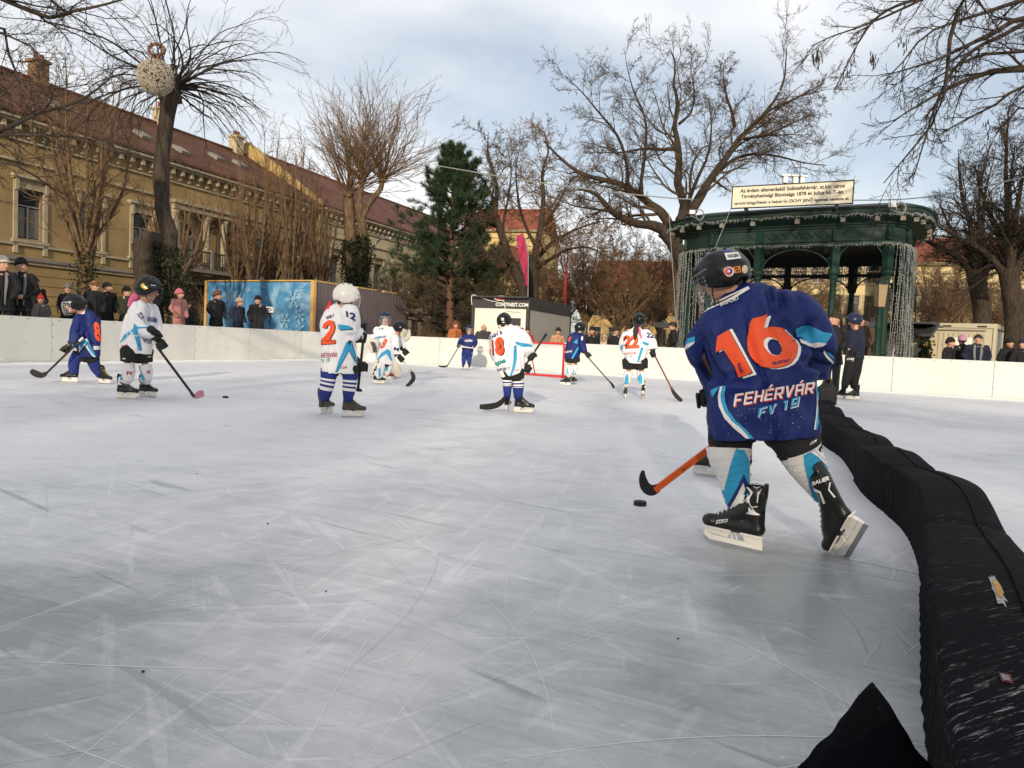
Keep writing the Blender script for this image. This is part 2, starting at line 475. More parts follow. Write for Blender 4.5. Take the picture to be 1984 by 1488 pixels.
# skate marks: long arcs cut into the ice
rg = np.random.RandomState(5)
m_mark = M('shaved ice', (0.76, 0.77, 0.79), 0.8, 0.1, 5)
m_cut = M('cut ice line', (0.50, 0.52, 0.54), 0.45, 0.2, 5)
mb = MB()
for i in range(260):
    y = 1.3 + 20 * rg.rand() ** 1.7; x = (rg.rand() - .52) * (2.2 + y * 1.45)
    a = rg.choice([rg.normal(.5, .5), rg.normal(1.2, .6), rg.rand() * 3.14]); k = rg.normal(0, .22); ln = rg.uniform(.3, 2.6)
    n = 14; s = np.linspace(0, ln, n); an = a + k * s
    P = np.stack([x + np.cumsum(np.cos(an)) * ln / n, y + np.cumsum(np.sin(an)) * ln / n], 1)
    T = np.stack([-np.sin(an), np.cos(an)], 1)
    w = (rg.uniform(.0004, .0013) * (1 + .03 * y)) * (np.sin(np.linspace(.12, 3.0, n)) ** .5)[:, None]
    z = 0.0012 + i * 0.000004
    V = np.zeros((2 * n, 3)); V[:n, :2] = P - T * w; V[n:, :2] = P + T * w; V[:, 2] = z
    mb.add(V, [(j, j + 1, n + j + 1, n + j) for j in range(n - 1)], m_mark if rg.rand() < .68 else m_cut)
tag(mb.build('skate_marks'), 'thin curved skate cuts all over the ice', None, None, 'stuff')
mb = MB(); m_crumb = M('dirt crumb', (0.03, 0.03, 0.03), 0.9)
for i in range(34):
    y = 1.3 + 14 * rg.rand() ** 1.6; x = (rg.rand() - .5) * (2 + y * 1.3)
    mb.ell((x, y, .003), (rg.uniform(.002, .006) * (1 + .06 * y), rg.uniform(.002, .006) * (1 + .06 * y), .003), m_crumb, 6, 4)
tag(mb.build('ice_debris'), 'tiny dark specks of grit lying on the ice', None, None, 'stuff')
m_snow = M('heaped snow', (0.83, 0.83, 0.83), 0.85, 0.06, 3, bump=1.0, bscale=25)
def snow_ridge(run, seed):
    mb = MB(); P = smooth_curve(run, 40); n = len(P); T = np.gradient(P, axis=0); T /= np.linalg.norm(T, axis=1)[:, None]
    Nn = np.stack([T[:, 1], -T[:, 0]], 1); q = np.random.RandomState(seed); m = 8; V = []
    for j in range(m):
        u = j / (m - 1); h = 0.055 * math.sin(math.pi * (0.5 + u / 2)) * (1.0)
        k = vnoise(np.column_stack([P * 3, np.full(n, j * .5)]), 1.6, seed) * .5 + .75
        w = .03 + u * .55 * (1 + .35 * vnoise(np.column_stack([P * 1.3, np.zeros(n)]), 1, seed + 1))
        V.append(np.column_stack([P + Nn * w[:, None], np.maximum(h * k, .0015) if j < m - 1 else np.full(n, .0012)]))
    V = np.vstack(V)
    mb.add(V, [(j * n + i, j * n + i + 1, (j + 1) * n + i + 1, (j + 1) * n + i) for j in range(m - 1) for i in range(n - 1)], m_snow)
    return mb
tag(snow_ridge(left_run, 3).build('snow', smooth=True), 'low ridge of shaved snow along the foot of the left boards', None, None, 'stuff')
tag(snow_ridge(np.vstack([corner_run[:-1], back_run]), 4).build('snow', smooth=True), 'low ridge of shaved snow along the foot of the far boards', None, None, 'stuff')

# rink boards, panel by panel
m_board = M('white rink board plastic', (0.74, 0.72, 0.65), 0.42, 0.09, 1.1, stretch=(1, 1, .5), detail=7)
m_board2 = M('shaded far rink board plastic', (0.57, 0.59, 0.565), 0.42, 0.06, 1.1, stretch=(1, 1, .5), detail=7)  # slight shade on the far boards put into a greyer colour
m_bolt = M('bolt steel', (0.12, 0.12, 0.12), 0.5, metal=0.6)
m_post = M('galvanised post', (0.32, 0.32, 0.31), 0.5, metal=0.5)
rgb = np.random.RandomState(12); m_scuff = M('grey scuff mark', (0.50, 0.50, 0.47), .8, .3, 20)
def boards(run, label, mat, step=2.5, start=0.0, H=1.05):
    run = np.array(run); seg = np.linalg.norm(np.diff(run, axis=0), axis=1); cum = np.concatenate([[0], np.cumsum(seg)])
    at = lambda s: np.array([np.interp(s, cum, run[:, 0]), np.interp(s, cum, run[:, 1])])
    root = thing('rink_board', (*at(cum[-1] * .5), 0), label, 'barrier')
    s = -start if start else 0
    while s < cum[-1] - .05:
        a, e_ = max(0, s), min(cum[-1], s + step)
        if e_ - a > .1:
            A, B = at(a), at(e_); d = nrm(B - A); out = np.array([-d[1], d[0]]); ln = np.linalg.norm(B - A); ang = math.atan2(d[1], d[0])
            mid = (A + B) / 2
            q = MB(); c = mid + out * .012
            q.box((c[0], c[1], H / 2), (ln - .012, .024, H), mat, ang)
            for z_ in (H - .05,):
                for k in range(int(ln / .42)):
                    p = A + d * (.2 + k * .42) - out * .002
                    q.box((p[0], p[1], z_), (.022, .008, .022), m_bolt, ang)
            for k in range(2):
                for z_ in (.3, .62, .9):
                    p = (A + d * .035) - out * .002
                    q.box((p[0], p[1], z_), (.02, .008, .02), m_bolt, ang)
            for k in range(5):
                u_ = rgb.uniform(.2, ln - .4); zz_ = rgb.uniform(.12, .75) ** 1.3; p = A + d * u_ - out * .0015; w_ = rgb.uniform(.05, .28)
                q.box((p[0], p[1], zz_), (w_, .002, rgb.uniform(.004, .013)), m_scuff, tilt=np.array([[math.cos(ang), -math.sin(ang), 0], [math.sin(ang), math.cos(ang), 0], [0, 0, 1]]) @ np.array([[math.cos(a_ := rgb.uniform(-.25, .25)), 0, math.sin(a_)], [0, 1, 0], [-math.sin(a_), 0, math.cos(a_)]]))
            q.build('panel', None, root)
            q = MB(); p = B + out * .06; q.box((p[0], p[1], H / 2 - .02), (.05, .06, H - .04), m_post, ang); q.build('post', None, root)
        s += step
    return root
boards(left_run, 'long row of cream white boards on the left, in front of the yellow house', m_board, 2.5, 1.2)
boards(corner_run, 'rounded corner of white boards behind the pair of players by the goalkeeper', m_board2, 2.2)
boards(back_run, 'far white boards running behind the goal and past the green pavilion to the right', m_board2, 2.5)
# raised walkway behind the left boards, path behind the far boards
q = MB(); P = np.array([left_run[0], left_run[1], left_run[3] + [0, .4]]); d = nrm(P[-1] - P[0]); o_ = np.array([-d[1], d[0]])
V = [(*(P[0] + o_ * .25), .40), (*(P[-1] + o_ * .25), .40), (*(P[-1] + o_ * 3.2), .40), (*(P[0] + o_ * 3.2), .40)]
V += [(x, y, -.05) for x, y, z in V]
q.add(V, [(0, 1, 2, 3), (0, 4, 5, 1), (1, 5, 6, 2), (2, 6, 7, 3), (3, 7, 4, 0)], m_deck)
tag(q.build('path'), 'raised plank walkway behind the left boards', None, None, 'structure')

# ---------------------------------------------------------------- black padded divider
m_pad = bpy.data.materials.new('black padding cloth'); m_pad.use_nodes = True
t = m_pad.node_tree; b = t.nodes['Principled BSDF']; l = t.links.new
tc = N_('ShaderNodeTexCoord')
geo = N_('ShaderNodeNewGeometry'); sx = N_('ShaderNodeSeparateXYZ'); l(geo.outputs['Position'], sx.inputs[0])
zone = mth('MULTIPLY', ramp(sx.outputs['Y'], 2.75, 2.2), ramp(sx.outputs['Z'], .16, .24))
zone = mth('ADD', mth('MULTIPLY', zone, ramp(noise(2.6, 3, .6), .46, .60)), mth('MULTIPLY', ramp(noise(1.3, 3, .6, 0, loc=(2.0, .2, 0)), .52, .64), .5))
wear = mth('MULTIPLY', ramp(noise(34, 7, .8, -20, (.30, 3.0, 1)), .56, .70), zone)
mxn = N_('ShaderNodeMix', data_type='RGBA'); mxn.inputs[6].default_value = (0.0032, 0.0035, 0.0055, 1); mxn.inputs[7].default_value = (0.30, 0.29, 0.30, 1)
l(wear, mxn.inputs[0]); l(mxn.outputs[2], b.inputs['Base Color']); b.inputs['Roughness'].default_value = 0.92; b.inputs['Specular IOR Level'].default_value = .1
bp = N_('ShaderNodeBump'); bp.inputs['Strength'].default_value = .5; bp.inputs['Distance'].default_value = .004; l(noise(90, 3, .6), bp.inputs['Height']); l(bp.outputs[0], b.inputs['Normal'])
EDGE = [(1575, 806), (1592, 854), (1649, 897), (1656, 933), (1698, 983), (1748, 1028), (1775, 1077), (1788, 1172), (1798, 1246), (1802, 1345), (1807, 1469)]
E = [G(*p)[:2] for p in EDGE]
E[2] = E[2] * .5 + (E[1] * .25 + E[3] * .25)
E = E + [E[-1] + (E[-1] - E[-2]) * 3.2]
def pad(path, label, seed, H=.27, Wd=.30, flip=1):
    C = smooth_curve(path, 60 if len(path) < 5 else 46); n = len(C); T = np.gradient(C, axis=0); T /= np.linalg.norm(T, axis=1)[:, None]
    Nn = np.stack([T[:, 1], -T[:, 0]], 1)
    if Nn[n // 2][0] < 0: Nn = -Nn
    s = np.concatenate([[0], np.cumsum(np.linalg.norm(np.diff(C, axis=0), axis=1))])
    prof = []
    for k in range(9): prof.append((0.0 + .012 * math.sin(k / 8 * 3.14), H * k / 8 * .93, 1, 0))       # left face
    for k in range(1, 4): a = k / 4 * math.pi / 2; prof.append((.02 * (1 - math.cos(a)), H * .93 + .07 * H * math.sin(a), 1, .5))
    for k in range(9): prof.append((.02 + (Wd - .04) * k / 8, H + .012 * math.sin(k / 8 * 3.14), 0, 1))
    for k in range(1, 9): prof.append((Wd - .0, H * (1 - k / 8), 0, 0))
    jn = np.arange(1.0, s[-1], 1.9) + .25 * np.sin(np.arange(1.0, s[-1], 1.9) * 5 + seed); dip = sum(np.exp(-((s - j_) / .06) ** 2) for j_ in jn) if len(jn) else 0 * s; sag = .5 - .5 * np.cos(2 * np.pi * np.interp(s, np.concatenate([[0], jn, [s[-1]]]), np.arange(len(jn) + 2)))
    V = []
    for u, z, side, top in prof:
        wr = .0055 * np.sin(s * 62 + 9 * vnoise(np.column_stack([s, s * 0, s * 0 + z * 2]), 1.1, seed) + z * 5) * (.5 + .5 * vnoise(np.column_stack([s, s * 0 + z * 3, s * 0]), 2.0, seed + 3)) + .0035 * vnoise(np.column_stack([s * 22, s * 0 + z * 6, s * 0]), 2.2, seed + 7)
        wr *= (.5 if side else .05)
        bul = .012 * np.sin(s * 1.7 + seed)
        uu = u + .005 * dip * side - (wr + bul + .014 * sag if side else 0) + (.03 * vnoise(np.column_stack([C * 2, np.zeros(n)]), 1.0, seed + 5) if not side and u > Wd - .02 else 0)
        zz = z + (wr * .1 + .012 * vnoise(np.column_stack([C * 2.2, np.full(n, u * 3)]), 1.3, seed) if top else 0) + (.022 * vnoise(np.column_stack([s * 1.6, s * 0, s * 0]), 1.0, seed + 11) * min(1, z / .2)) + (.030 * sag - .012 * dip) * min(1, z / .15) - .02
        V.append(np.column_stack([C + Nn * np.asarray(uu + np.zeros(n))[:, None], np.maximum(zz + np.zeros(n), .0)]))
    m = len(V); V = np.vstack(V)
    Fs = [(j * n + i, (j + 1) * n + i, (j + 1) * n + i + 1, j * n + i + 1) for j in range(m - 1) for i in range(n - 1)]
    Fs += [tuple(j * n for j in range(m)), tuple(j * n + n - 1 for j in range(m))[::-1]]
    root = thing('padded_divider', (*C[n // 3], 0), label, 'barrier')
    q = MB(); q.add(V, Fs, m_pad)
    q.build('padding', None, root, smooth=True)
    # seam cord on the top
    i0, i1 = int(n * .06), n - 2
    Vr = V.reshape(m, n, 3); pts = [Vr[17 + (1 if math.sin(s[i] * 2.1) > 0 else 0) * 0][i] + [0, 0, .003] for i in range(i0, i1, 2)]
    q = MB(); q.tube(pts, .005, 6, m_pad); q.build('seam', None, root, smooth=True)
    return root, (V, Fs)
pad_far, _ = pad([E[0], E[1], E[2], E[3] * .97 + E[2] * .03], 'far black padded divider block on the ice beside the number 16 player', 1, .26)
st = E[3] + nrm(E[3] - E[2]) * -.03
pad_near, padg = pad([st * 1.0] + E[4:], 'long near black padded divider with worn cloth curving to the bottom right corner', 2, .275, .31)
pb = bvh_of(*padg)
m_foam = M('yellow foam', (0.42, 0.25, 0.07), 0.95, .3, 30)
m_fuzz = M('frayed cloth edge', (0.30, 0.29, 0.28), 0.95, .5, 60)
q = MB()
def blob(cx, cy, rx, ry, an, n=22, jit=.12, seed=1):
    g = np.random.RandomState(seed); o = []
    for k in range(n):
        a = 2 * math.pi * k / n; r = 1 + jit * g.randn(); x, y = rx * r * math.cos(a), ry * r * math.sin(a)
        o.append((cx + x * math.cos(an) - y * math.sin(an), cy + x * math.sin(an) + y * math.cos(an)))
    return o
poly_px(q, pb, blob(1934, 1146, 9, 34, -.42, 26, .16, 2), m_fuzz, .004, 8)
poly_px(q, pb, blob(1934, 1143, 6, 20, -.42), m_foam, .007, 6)
if q.V: q.build('tear', None, pad_near)
q = MB(); m_lab = M('worn label white', (0.22, 0.21, 0.21), .8, .6, 60); m_labr = M('worn label red', (0.12, 0.03, 0.03), .8, .6, 50)
poly_px(q, pb, [(1934, 1303), (1958, 1309), (1964, 1327), (1941, 1321)], m_labr, .004, 8)
poly_px(q, pb, [(1938, 1307), (1953, 1311), (1958, 1322), (1944, 1319)], m_lab, .006, 8)
if q.V: q.build('worn_label', None, pad_near)
# pointed flap of black cloth in the foreground
q = MB(); n, m = 26, 40; V = []
base_l, base_r, tip = W(1555, 1500, 1.60), W(1838, 1555, 1.50), W(1690, 1322, 1.56)
for i in range(n):
    u = i / (n - 1)
    for j in range(m):
        a = j / m * 2 * math.pi
        c = (base_l + base_r) / 2 * (1 - u) + tip * u; c = c + np.array([0, 0, 0])
        hw = (base_r - base_l) / 2 * ((1 - u) ** .95 * (1 + .05 * math.sin(u * 9) + .03 * math.sin(u * 23 + 1)) + .012)
        dp = np.array([.05, .5, 0]) * .10 * ((1 - u) ** .8 + .03)
        f = 1 + .045 * math.sin(a * 7 + u * 3) + .02 * math.sin(a * 17 + 6 * u)
        V.append(c + hw * math.cos(a) * f + dp * math.sin(a) * f)
V = np.array(V); V[:, 2] = np.maximum(V[:, 2], .002)
Fs = [(i * m + j, i * m + (j + 1) % m, (i + 1) * m + (j + 1) % m, (i + 1) * m + j) for i in range(n - 1) for j in range(m)] + [tuple((n - 1) * m + j for j in range(m)), tuple(range(m))[::-1]]
q.add(V, Fs, m_pad)
tag(q.build('fabric_flap', None, smooth=True, org=((base_l + base_r) / 2 * [1, 1, 0])), 'pointed black cloth flap standing on the ice in the bottom foreground', 'fabric')

# ================================================================ BUILDINGS
def tile_mat(name, c1, c2):
    m = bpy.data.materials.new(name); m.use_nodes = True
    global t, l, tc
    t = m.node_tree; l = t.links.new; b = t.nodes['Principled BSDF']; tc = N_('ShaderNodeTexCoord')
    br = N_('ShaderNodeTexBrick'); br.inputs['Scale'].default_value = 3.2; br.inputs['Mortar Size'].default_value = .035; br.inputs['Brick Width'].default_value = .6; br.inputs['Row Height'].default_value = .35
    br.inputs['Color1'].default_value = (*c1, 1); br.inputs['Color2'].default_value = (*c2, 1); br.inputs['Mortar'].default_value = (c1[0] * .3, c1[1] * .3, c1[2] * .3, 1)
    l(tc.outputs['UV'], br.inputs['Vector']) if False else l(tc.outputs['Object'], br.inputs['Vector'])
    n = noise(.5, 6, .7)
    mxn = N_('ShaderNodeMix', data_type='RGBA', blend_type='MULTIPLY'); mxn.inputs[0].default_value = .8
    r = N_('ShaderNodeMapRange'); r.inputs[1].default_value = .3; r.inputs[2].default_value = .7; r.inputs[3].default_value = .45; r.inputs[4].default_value = 1.25; l(n, r.inputs[0])
    l(br.outputs[0], mxn.inputs[6]); l(r.outputs[0], mxn.inputs[7]); l(mxn.outputs[2], b.inputs['Base Color']); b.inputs['Roughness'].default_value = .9; b.inputs['Specular IOR Level'].default_value = .12
    return m
m_tile = tile_mat('red roof tile', (0.115, 0.052, 0.031), (0.170, 0.082, 0.050))
m_tile2 = tile_mat('weathered roof tile', (0.15, 0.065, 0.055), (0.21, 0.10, 0.08))
m_tile3 = tile_mat('orange roof tile', (0.30, 0.085, 0.05), (0.36, 0.12, 0.07))
m_ochre = M('ochre plaster', (0.30, 0.21, 0.095), .9, .22, .9, bump=.5, bscale=30, detail=8, stretch=(1, 1, .6))
m_ochre2 = M('light ochre plaster', (0.38, 0.27, 0.11), .9, .2, .9, detail=8)
m_trim = M('cream stone trim', (0.36, 0.31, 0.215), .9, .22, 1.6, bump=.4, bscale=25, detail=8)
m_grey = M('grey sooted stone', (0.21, 0.195, 0.165), .9, .25, 1.3, bump=.5, bscale=20, detail=8)
m_cream = M('cream plaster', (0.40, 0.34, 0.215), .9, .18, .8, detail=8)
m_glass = M('dark window glass', (0.02, 0.024, 0.028), .12, .3, 2, spec=.8)
m_sash = M('painted window sash', (0.30, 0.28, 0.24), .6, .15, 5)
m_dark = M('dark interior', (0.02, 0.017, 0.014), .9)
m_rail = M('dark balcony iron', (0.05, 0.045, 0.04), .6)
m_curt = M('net curtain', (0.16, 0.155, 0.14), .9, .25, 8, stretch=(8, 8, .5))
def window(root, fr, x, z0, z1, w, trim, sash=m_sash, hood=True, simple=False):
    q = MB(); q.xf = fr
    # surround
    q.b2(x - w / 2 - .17, x - w / 2, -.07, .20, z0 - .05, z1 + .12, trim)
    q.b2(x + w / 2, x + w / 2 + .17, -.07, .20, z0 - .05, z1 + .12, trim)
    q.b2(x - w / 2 - .25, x + w / 2 + .25, -.13, .19, z0 - .17, z0 - .052, trim)
    q.b2(x - w / 2, x + w / 2, -.072, .19, z1, z1 + .118, trim)
    if hood:
        q.b2(x - w / 2 - .17, x + w / 2 + .17, -.05, .05, z1 + .122, z1 + .42, trim)
        q.b2(x - w / 2 - .32, x + w / 2 + .32, -.26, .05, z1 + .422, z1 + .54, trim)
        q.b2(x - w / 2 - .27, x + w / 2 + .27, -.18, .05, z1 + .36, z1 + .419, trim)
        for sx in (-1, 1):
            q.b2(x + sx * (w / 2 + .085) - .07, x + sx * (w / 2 + .085) + .07, -.17, -.073, z1 - .1, z1 + .36, trim)
            q.b2(x + sx * (w / 2 + .085) - .09, x + sx * (w / 2 + .085) + .09, -.1, -.001, z0 - .62, z0 - .173, trim)
    fo = q.build('window_frame', None, root)
    q = MB(); q.xf = fr
    q.b2(x - w / 2, x + w / 2, .20, .215, z0, z1, m_glass)
    q.build('pane', None, fo)
    q = MB(); q.xf = fr
    zt = z0 + (z1 - z0) * .66
    for a, b_ in ((x - w / 2, x - w / 2 + .05), (x + w / 2 - .05, x + w / 2), (x - .04, x + .04)):
        q.b2(a, b_, .15, .198, z0, z1 if a != x - .04 else zt, sash)
    for z in (z0, zt, z1 - .05): q.b2(x - w / 2 + .052, x + w / 2 - .052, .152, .197, z, z + .05, sash)
    if not simple:
        q.b2(x - w / 2 + .08, x - .1, .199, .1995, z0 + .1, zt - .05, m_curt)
        q.b2(x + .1, x + w / 2 - .08, .199, .1995, z0 + .1, zt - .05, m_curt)
    q.build('sash', None, fo)
def house(origin, ang, L0, L1, depth, eave, ridge, wins, label, wall, trim, tile, gable=None, floors=((4.45, 6.55),), ww=1.15, dent=True, rust=True, hood=True, name='town_house', simple=False):
    fr = frame((*origin, 0), ang)
    base = fr(np.array([[(L0 + L1) / 2, depth / 2, 0]]))[0]
    root = thing(name, base, label, 'building')
    q = MB(); q.xf = fr
    q.b2(L0, L1, .24, depth, -.05, eave - .02, wall)
    # facing slab with openings
    zs = -.05
    for z0, z1 in floors:
        q.b2(L0, L1, 0, .2399, zs, z0, wall); a = L0
        for x in wins:
            q.b2(a, x - ww / 2, 0, .2399, z0, z1, wall); a = x + ww / 2
        q.b2(a, L1, 0, .2399, z0, z1, wall); zs = z1
    q.b2(L0, L1, 0, .2399, zs, eave - .03, wall)
    if gable:
        gp = [(-.3, 0), (depth + .3, 0), (depth + .3, eave + .3), (depth / 2, ridge + .55), (-.3, eave + .3)]
        q.prism([(u, v) for u, v in gp], L0 - .35, L0 - .001, gable, lambda V: fr_inv_swap(V))
    q.build('wall', None, root)
    q = MB(); q.xf = fr
    # roof as two slopes with thickness
    for sgn in (0, 1):
        y0, y1 = (-.62, depth / 2) if sgn == 0 else (depth + .62, depth / 2)
        z0 = eave + .02
        V = [(L0, y0, z0), (L1, y0, z0), (L1, y1, ridge), (L0, y1, ridge), (L0, y0, z0 - .12), (L1, y0, z0 - .12), (L1, y1, ridge - .16), (L0, y1, ridge - .16)]
        q.add(V, [(0, 1, 2, 3), (4, 7, 6, 5), (0, 4, 5, 1), (0, 3, 7, 4), (1, 5, 6, 2)], tile)
    q.build('roof', None, root)
    q = MB(); q.xf = fr
    q.tube([(L0, depth / 2, ridge + .03), (L1, depth / 2, ridge + .03)], .11, 6, tile); q.build('ridge_tiles', None, root)
    q = MB(); q.xf = fr
    q.b2(L0, L1, -.58, -.001, eave - .24, eave - .13, trim); q.b2(L0, L1, -.44, -.002, eave - .34, eave - .241, trim); q.b2(L0, L1, -.12, -.003, eave - 1.02, eave - .94, trim)
    q.b2(L0, L1, -.14, -.003, eave - 1.9, eave - 1.8, trim)
    if dent:
        x = L0 + .2
        while x < L1 - .2:
            q.b2(x, x + .16, -.38, -.004, eave - .62, eave - .345, trim); q.b2(x + .02, x + .14, -.2, -.0045, eave - .86, eave - .621, trim)
            x += .62
    q.build('cornice', None, root)
    q = MB(); q.xf = fr
    z = floors[0][0]
    if rust:
        q.b2(L0, L1, -.10, -.001, z - .30, z - .19, trim); q.b2(L0, L1, -.22, -.001, z - .92, z - .78, m_grey); q.b2(L0, L1, -.13, -.002, z - 1.06, z - .922, trim)
        for zz in np.arange(z - 1.5, .4, -.42): q.b2(L0, L1, -.03, -.0015, zz, zz + .37, wall)
        q.build('string_course', None, root)
    for z0, z1 in floors:
        for x in wins: window(root, fr, x, z0, z1, ww, trim, hood=hood, simple=simple)
    return root, fr
def fr_inv_swap(V):
    V = np.asarray(V)          # rows (u=depth, w=along, v=height) -> (along, depth, height)
    return np.stack([V[:, 1], V[:, 0], V[:, 2]], 1)
AO, AA = (-20.9, 32.2), math.atan2(.928, .373)
wins1 = [.05 + 2.87 * k for k in range(-4, 7)]
h1, fr1 = house(AO, AA, -14, 19.6, 12, 9.5, 13.15, wins1, 'long ochre yellow two storey town house with a red tiled roof, on the left', m_ochre, m_trim, m_tile)
wins2 = [21.9 + 2.75 * k for k in range(0, 10)]
h2, fr2 = house(AO, AA, 20.0, 49, 12, 9.62, 13.6, wins2, 'pale cream two storey house with a weathered purple brown roof, beyond the ochre house', m_cream, m_trim, m_tile2, gable=m_ochre2)
# grey end strip, chimneys, skylights, balcony, gateway on the first house
m_chim = M('brown sooty brick', (0.20, 0.125, 0.07), .9, .3, 3)
q = MB(); q.xf = fr1
q.b2(-14, -1.45, -.06, -.0005, 3.72, 7.55, m_grey); q.build('grey_wall_strip', None, h1)
for (tx, hh, mt) in ((4.6, .85, m_chim), (12.3, .8, m_cream), (18.6, .85, m_cream)):
    q = MB(); q.xf = fr1
    q.b2(tx - .33, tx + .33, 5.6, 6.3, 12.6, 13.2 + hh, mt); q.b2(tx - .4, tx + .4, 5.5, 6.4, 13.2 + hh, 13.2 + hh + .14, mt)
    c_ = q.build('chimney', None, h1)
    q = MB(); q.xf = fr1
    for k in (-.16, .16): q.lathe([(.09, 0), (.1, .3), (.12, .32)], (tx + k, 5.95, 13.34 + hh), 8, m_tile3)
    q.build('chimney_pot', None, c_)
def roof_pt(x, y, dz=0): return (x, y, 9.52 + (13.15 - 9.52) * (y + .62) / 6.62 + dz)
for tx, ty in ((2.6, 1.6), (7.2, 1.4), (9.3, .9), (15.2, 2.2), (13.0, 2.0)):
    q = MB(); q.xf = fr1; s_ = (13.15 - 9.52) / 6.62
    V = [(tx - .3, ty, 0), (tx + .3, ty, 0), (tx + .3, ty + .7, 0), (tx - .3, ty + .7, 0)]
    V = [(x, y, 9.52 + s_ * (y + .62) + .02) for x, y, z in V]; V2 = [(x, y - .1, z + .16) for x, y, z in V]
    q.add(V + V2, [(4, 5, 6, 7), (0, 1, 5, 4), (1, 2, 6, 5), (2, 3, 7, 6), (3, 0, 4, 7)], m_grey); q.build('skylight', None, h1)
bal = MB(); bal.xf = fr1
bal.b2(7.0, 13.4, -1.3, -.23, 3.95, 4.15, m_grey); bal.build('balcony_floor', None, h1)
q = MB(); q.xf = fr1
for y_ in (-1.25,):
    q.b2(7.0, 13.4, y_ - .03, y_ + .03, 5.0, 5.08, m_rail); q.b2(7.0, 13.4, y_ - .03, y_ + .03, 4.3, 4.35, m_rail)
    for x in np.arange(7.05, 13.4, .16): q.b2(x, x + .05, y_ - .02, y_ + .02, 4.16, 5.0, m_rail)
    for x in (7.02, 9.15, 11.25, 13.3): q.b2(x - .09, x + .09, y_ - .08, y_ + .08, 4.16, 5.18, m_grey)
q.build('balcony_railing', None, h1)
q = MB(); q.xf = fr1
for x in (7.3, 9.45, 10.75, 13.1):
    q.lathe([(.24, 4.16), (.24, 4.4), (.18, 4.5), (.165, 6.7), (.2, 6.8), (.26, 6.9), (.26, 7.05)], (x, -.55, 0), 12, m_trim)
q.b2(7.0, 13.4, -.85, -.27, 7.06, 7.34, m_trim); q.b2(6.9, 13.5, -.98, -.27, 7.341, 7.5, m_trim)
q.build('balcony_columns', None, h1, smooth=False)
q = MB(); q.xf = fr1
q.b2(7.6, 12.8, -.045, -.036, 0, 3.6, m_dark); q.build('gateway', None, h1)
# houses far behind
def far_house(px0, px1, D0, D1, eave, ridge, label, wall, tile, nw, floors, depth=12, ww=1.1):
    A = W(px0, 650, D0)[:2]; B = W(px1, 650, D1)[:2]; d = B - A; ln = np.linalg.norm(d); ang = math.atan2(d[1], d[0])
    sp = ln / nw
    return house(tuple(A), ang, 0, ln, depth, eave, ridge, [sp * (k + .5) for k in range(nw)], label, wall, m_trim, tile, floors=floors, ww=ww, dent=False, rust=False, hood=False, simple=True)
m_sunny = M('pale yellow plaster', (0.60, 0.50, 0.27), .9, .1, .5)
m_sunny2 = M('cream yellow plaster', (0.56, 0.43, 0.20), .9, .12, .5)
far_house(1395, 1700, 74, 70, 11.0, 13.5, 'pale yellow three storey house seen through the arches of the green pavilion', m_sunny, m_tile3, 9, ((1.6, 3.6), (4.9, 6.9), (8.1, 9.8)))
far_house(1705, 2120, 66, 60, 9.6, 12.3, 'pale yellow house with a red roof behind the bare trees at the right edge', m_sunny, m_tile3, 11, ((1.5, 3.4), (5.2, 7.3)))
far_house(890, 1040, 86, 84, 13.8, 17, 'tall ochre house behind the forked tree and the red flag', m_sunny2, m_tile3, 5, ((1.6, 3.6), (5.2, 7.2), (9.0, 11)))
far_house(1046, 1100, 74, 80, 6.6, 11.0, 'house with a bright red hipped roof behind the thin red flag', m_sunny, m_tile3, 3, ((1.6, 3.6),), 10)
far_house(1140, 1330, 95, 92, 8.5, 12.5, 'brown red house mostly hidden by bare trees, left of the pavilion', m_ochre2, m_tile3, 6, ((1.6, 3.6), (5.0, 7.0)))
# unseen house added behind the photographer as a shadow caster
hb, _ = house((30, -40), math.pi, 0, 60, 12, 6.6, 9.4, [3 + 3.4 * k for k in range(17)], 'long unseen house added behind the photographer to cast shade', m_ochre, m_trim, m_tile, floors=((1.6, 3.4),), dent=False, rust=False, hood=False, simple=True)
# low gatehouse left of the container
q = MB(); A = W(790, 650, 42)[:2]; B = W(868, 650, 39)[:2]; d = B - A; ln = np.linalg.norm(d); fr = frame((*A, 0), math.atan2(d[1], d[0]))
root = thing('kiosk', fr(np.array([[ln / 2, 1, 0]]))[0], 'low grey kiosk with a flat roof between the purple hoarding and the pine', 'building')
q.xf = fr; q.b2(0, ln, 0, 2.5, -.05, 2.35, m_grey); q.build('wall', None, root)
q = MB(); q.xf = fr; q.b2(-.3, ln + .3, -.4, 2.8, 2.351, 2.6, m_grey); q.build('roof', None, root)
q = MB(); q.xf = fr; q.b2(.4, 1.0, -.03, -.001, 1.1, 2.0, m_glass); q.build('window', None, root)
q = MB(); q.xf = fr; q.b2(1.35, 1.9, -.03, -.001, 0, 2.0, m_sash); q.build('door', None, root)

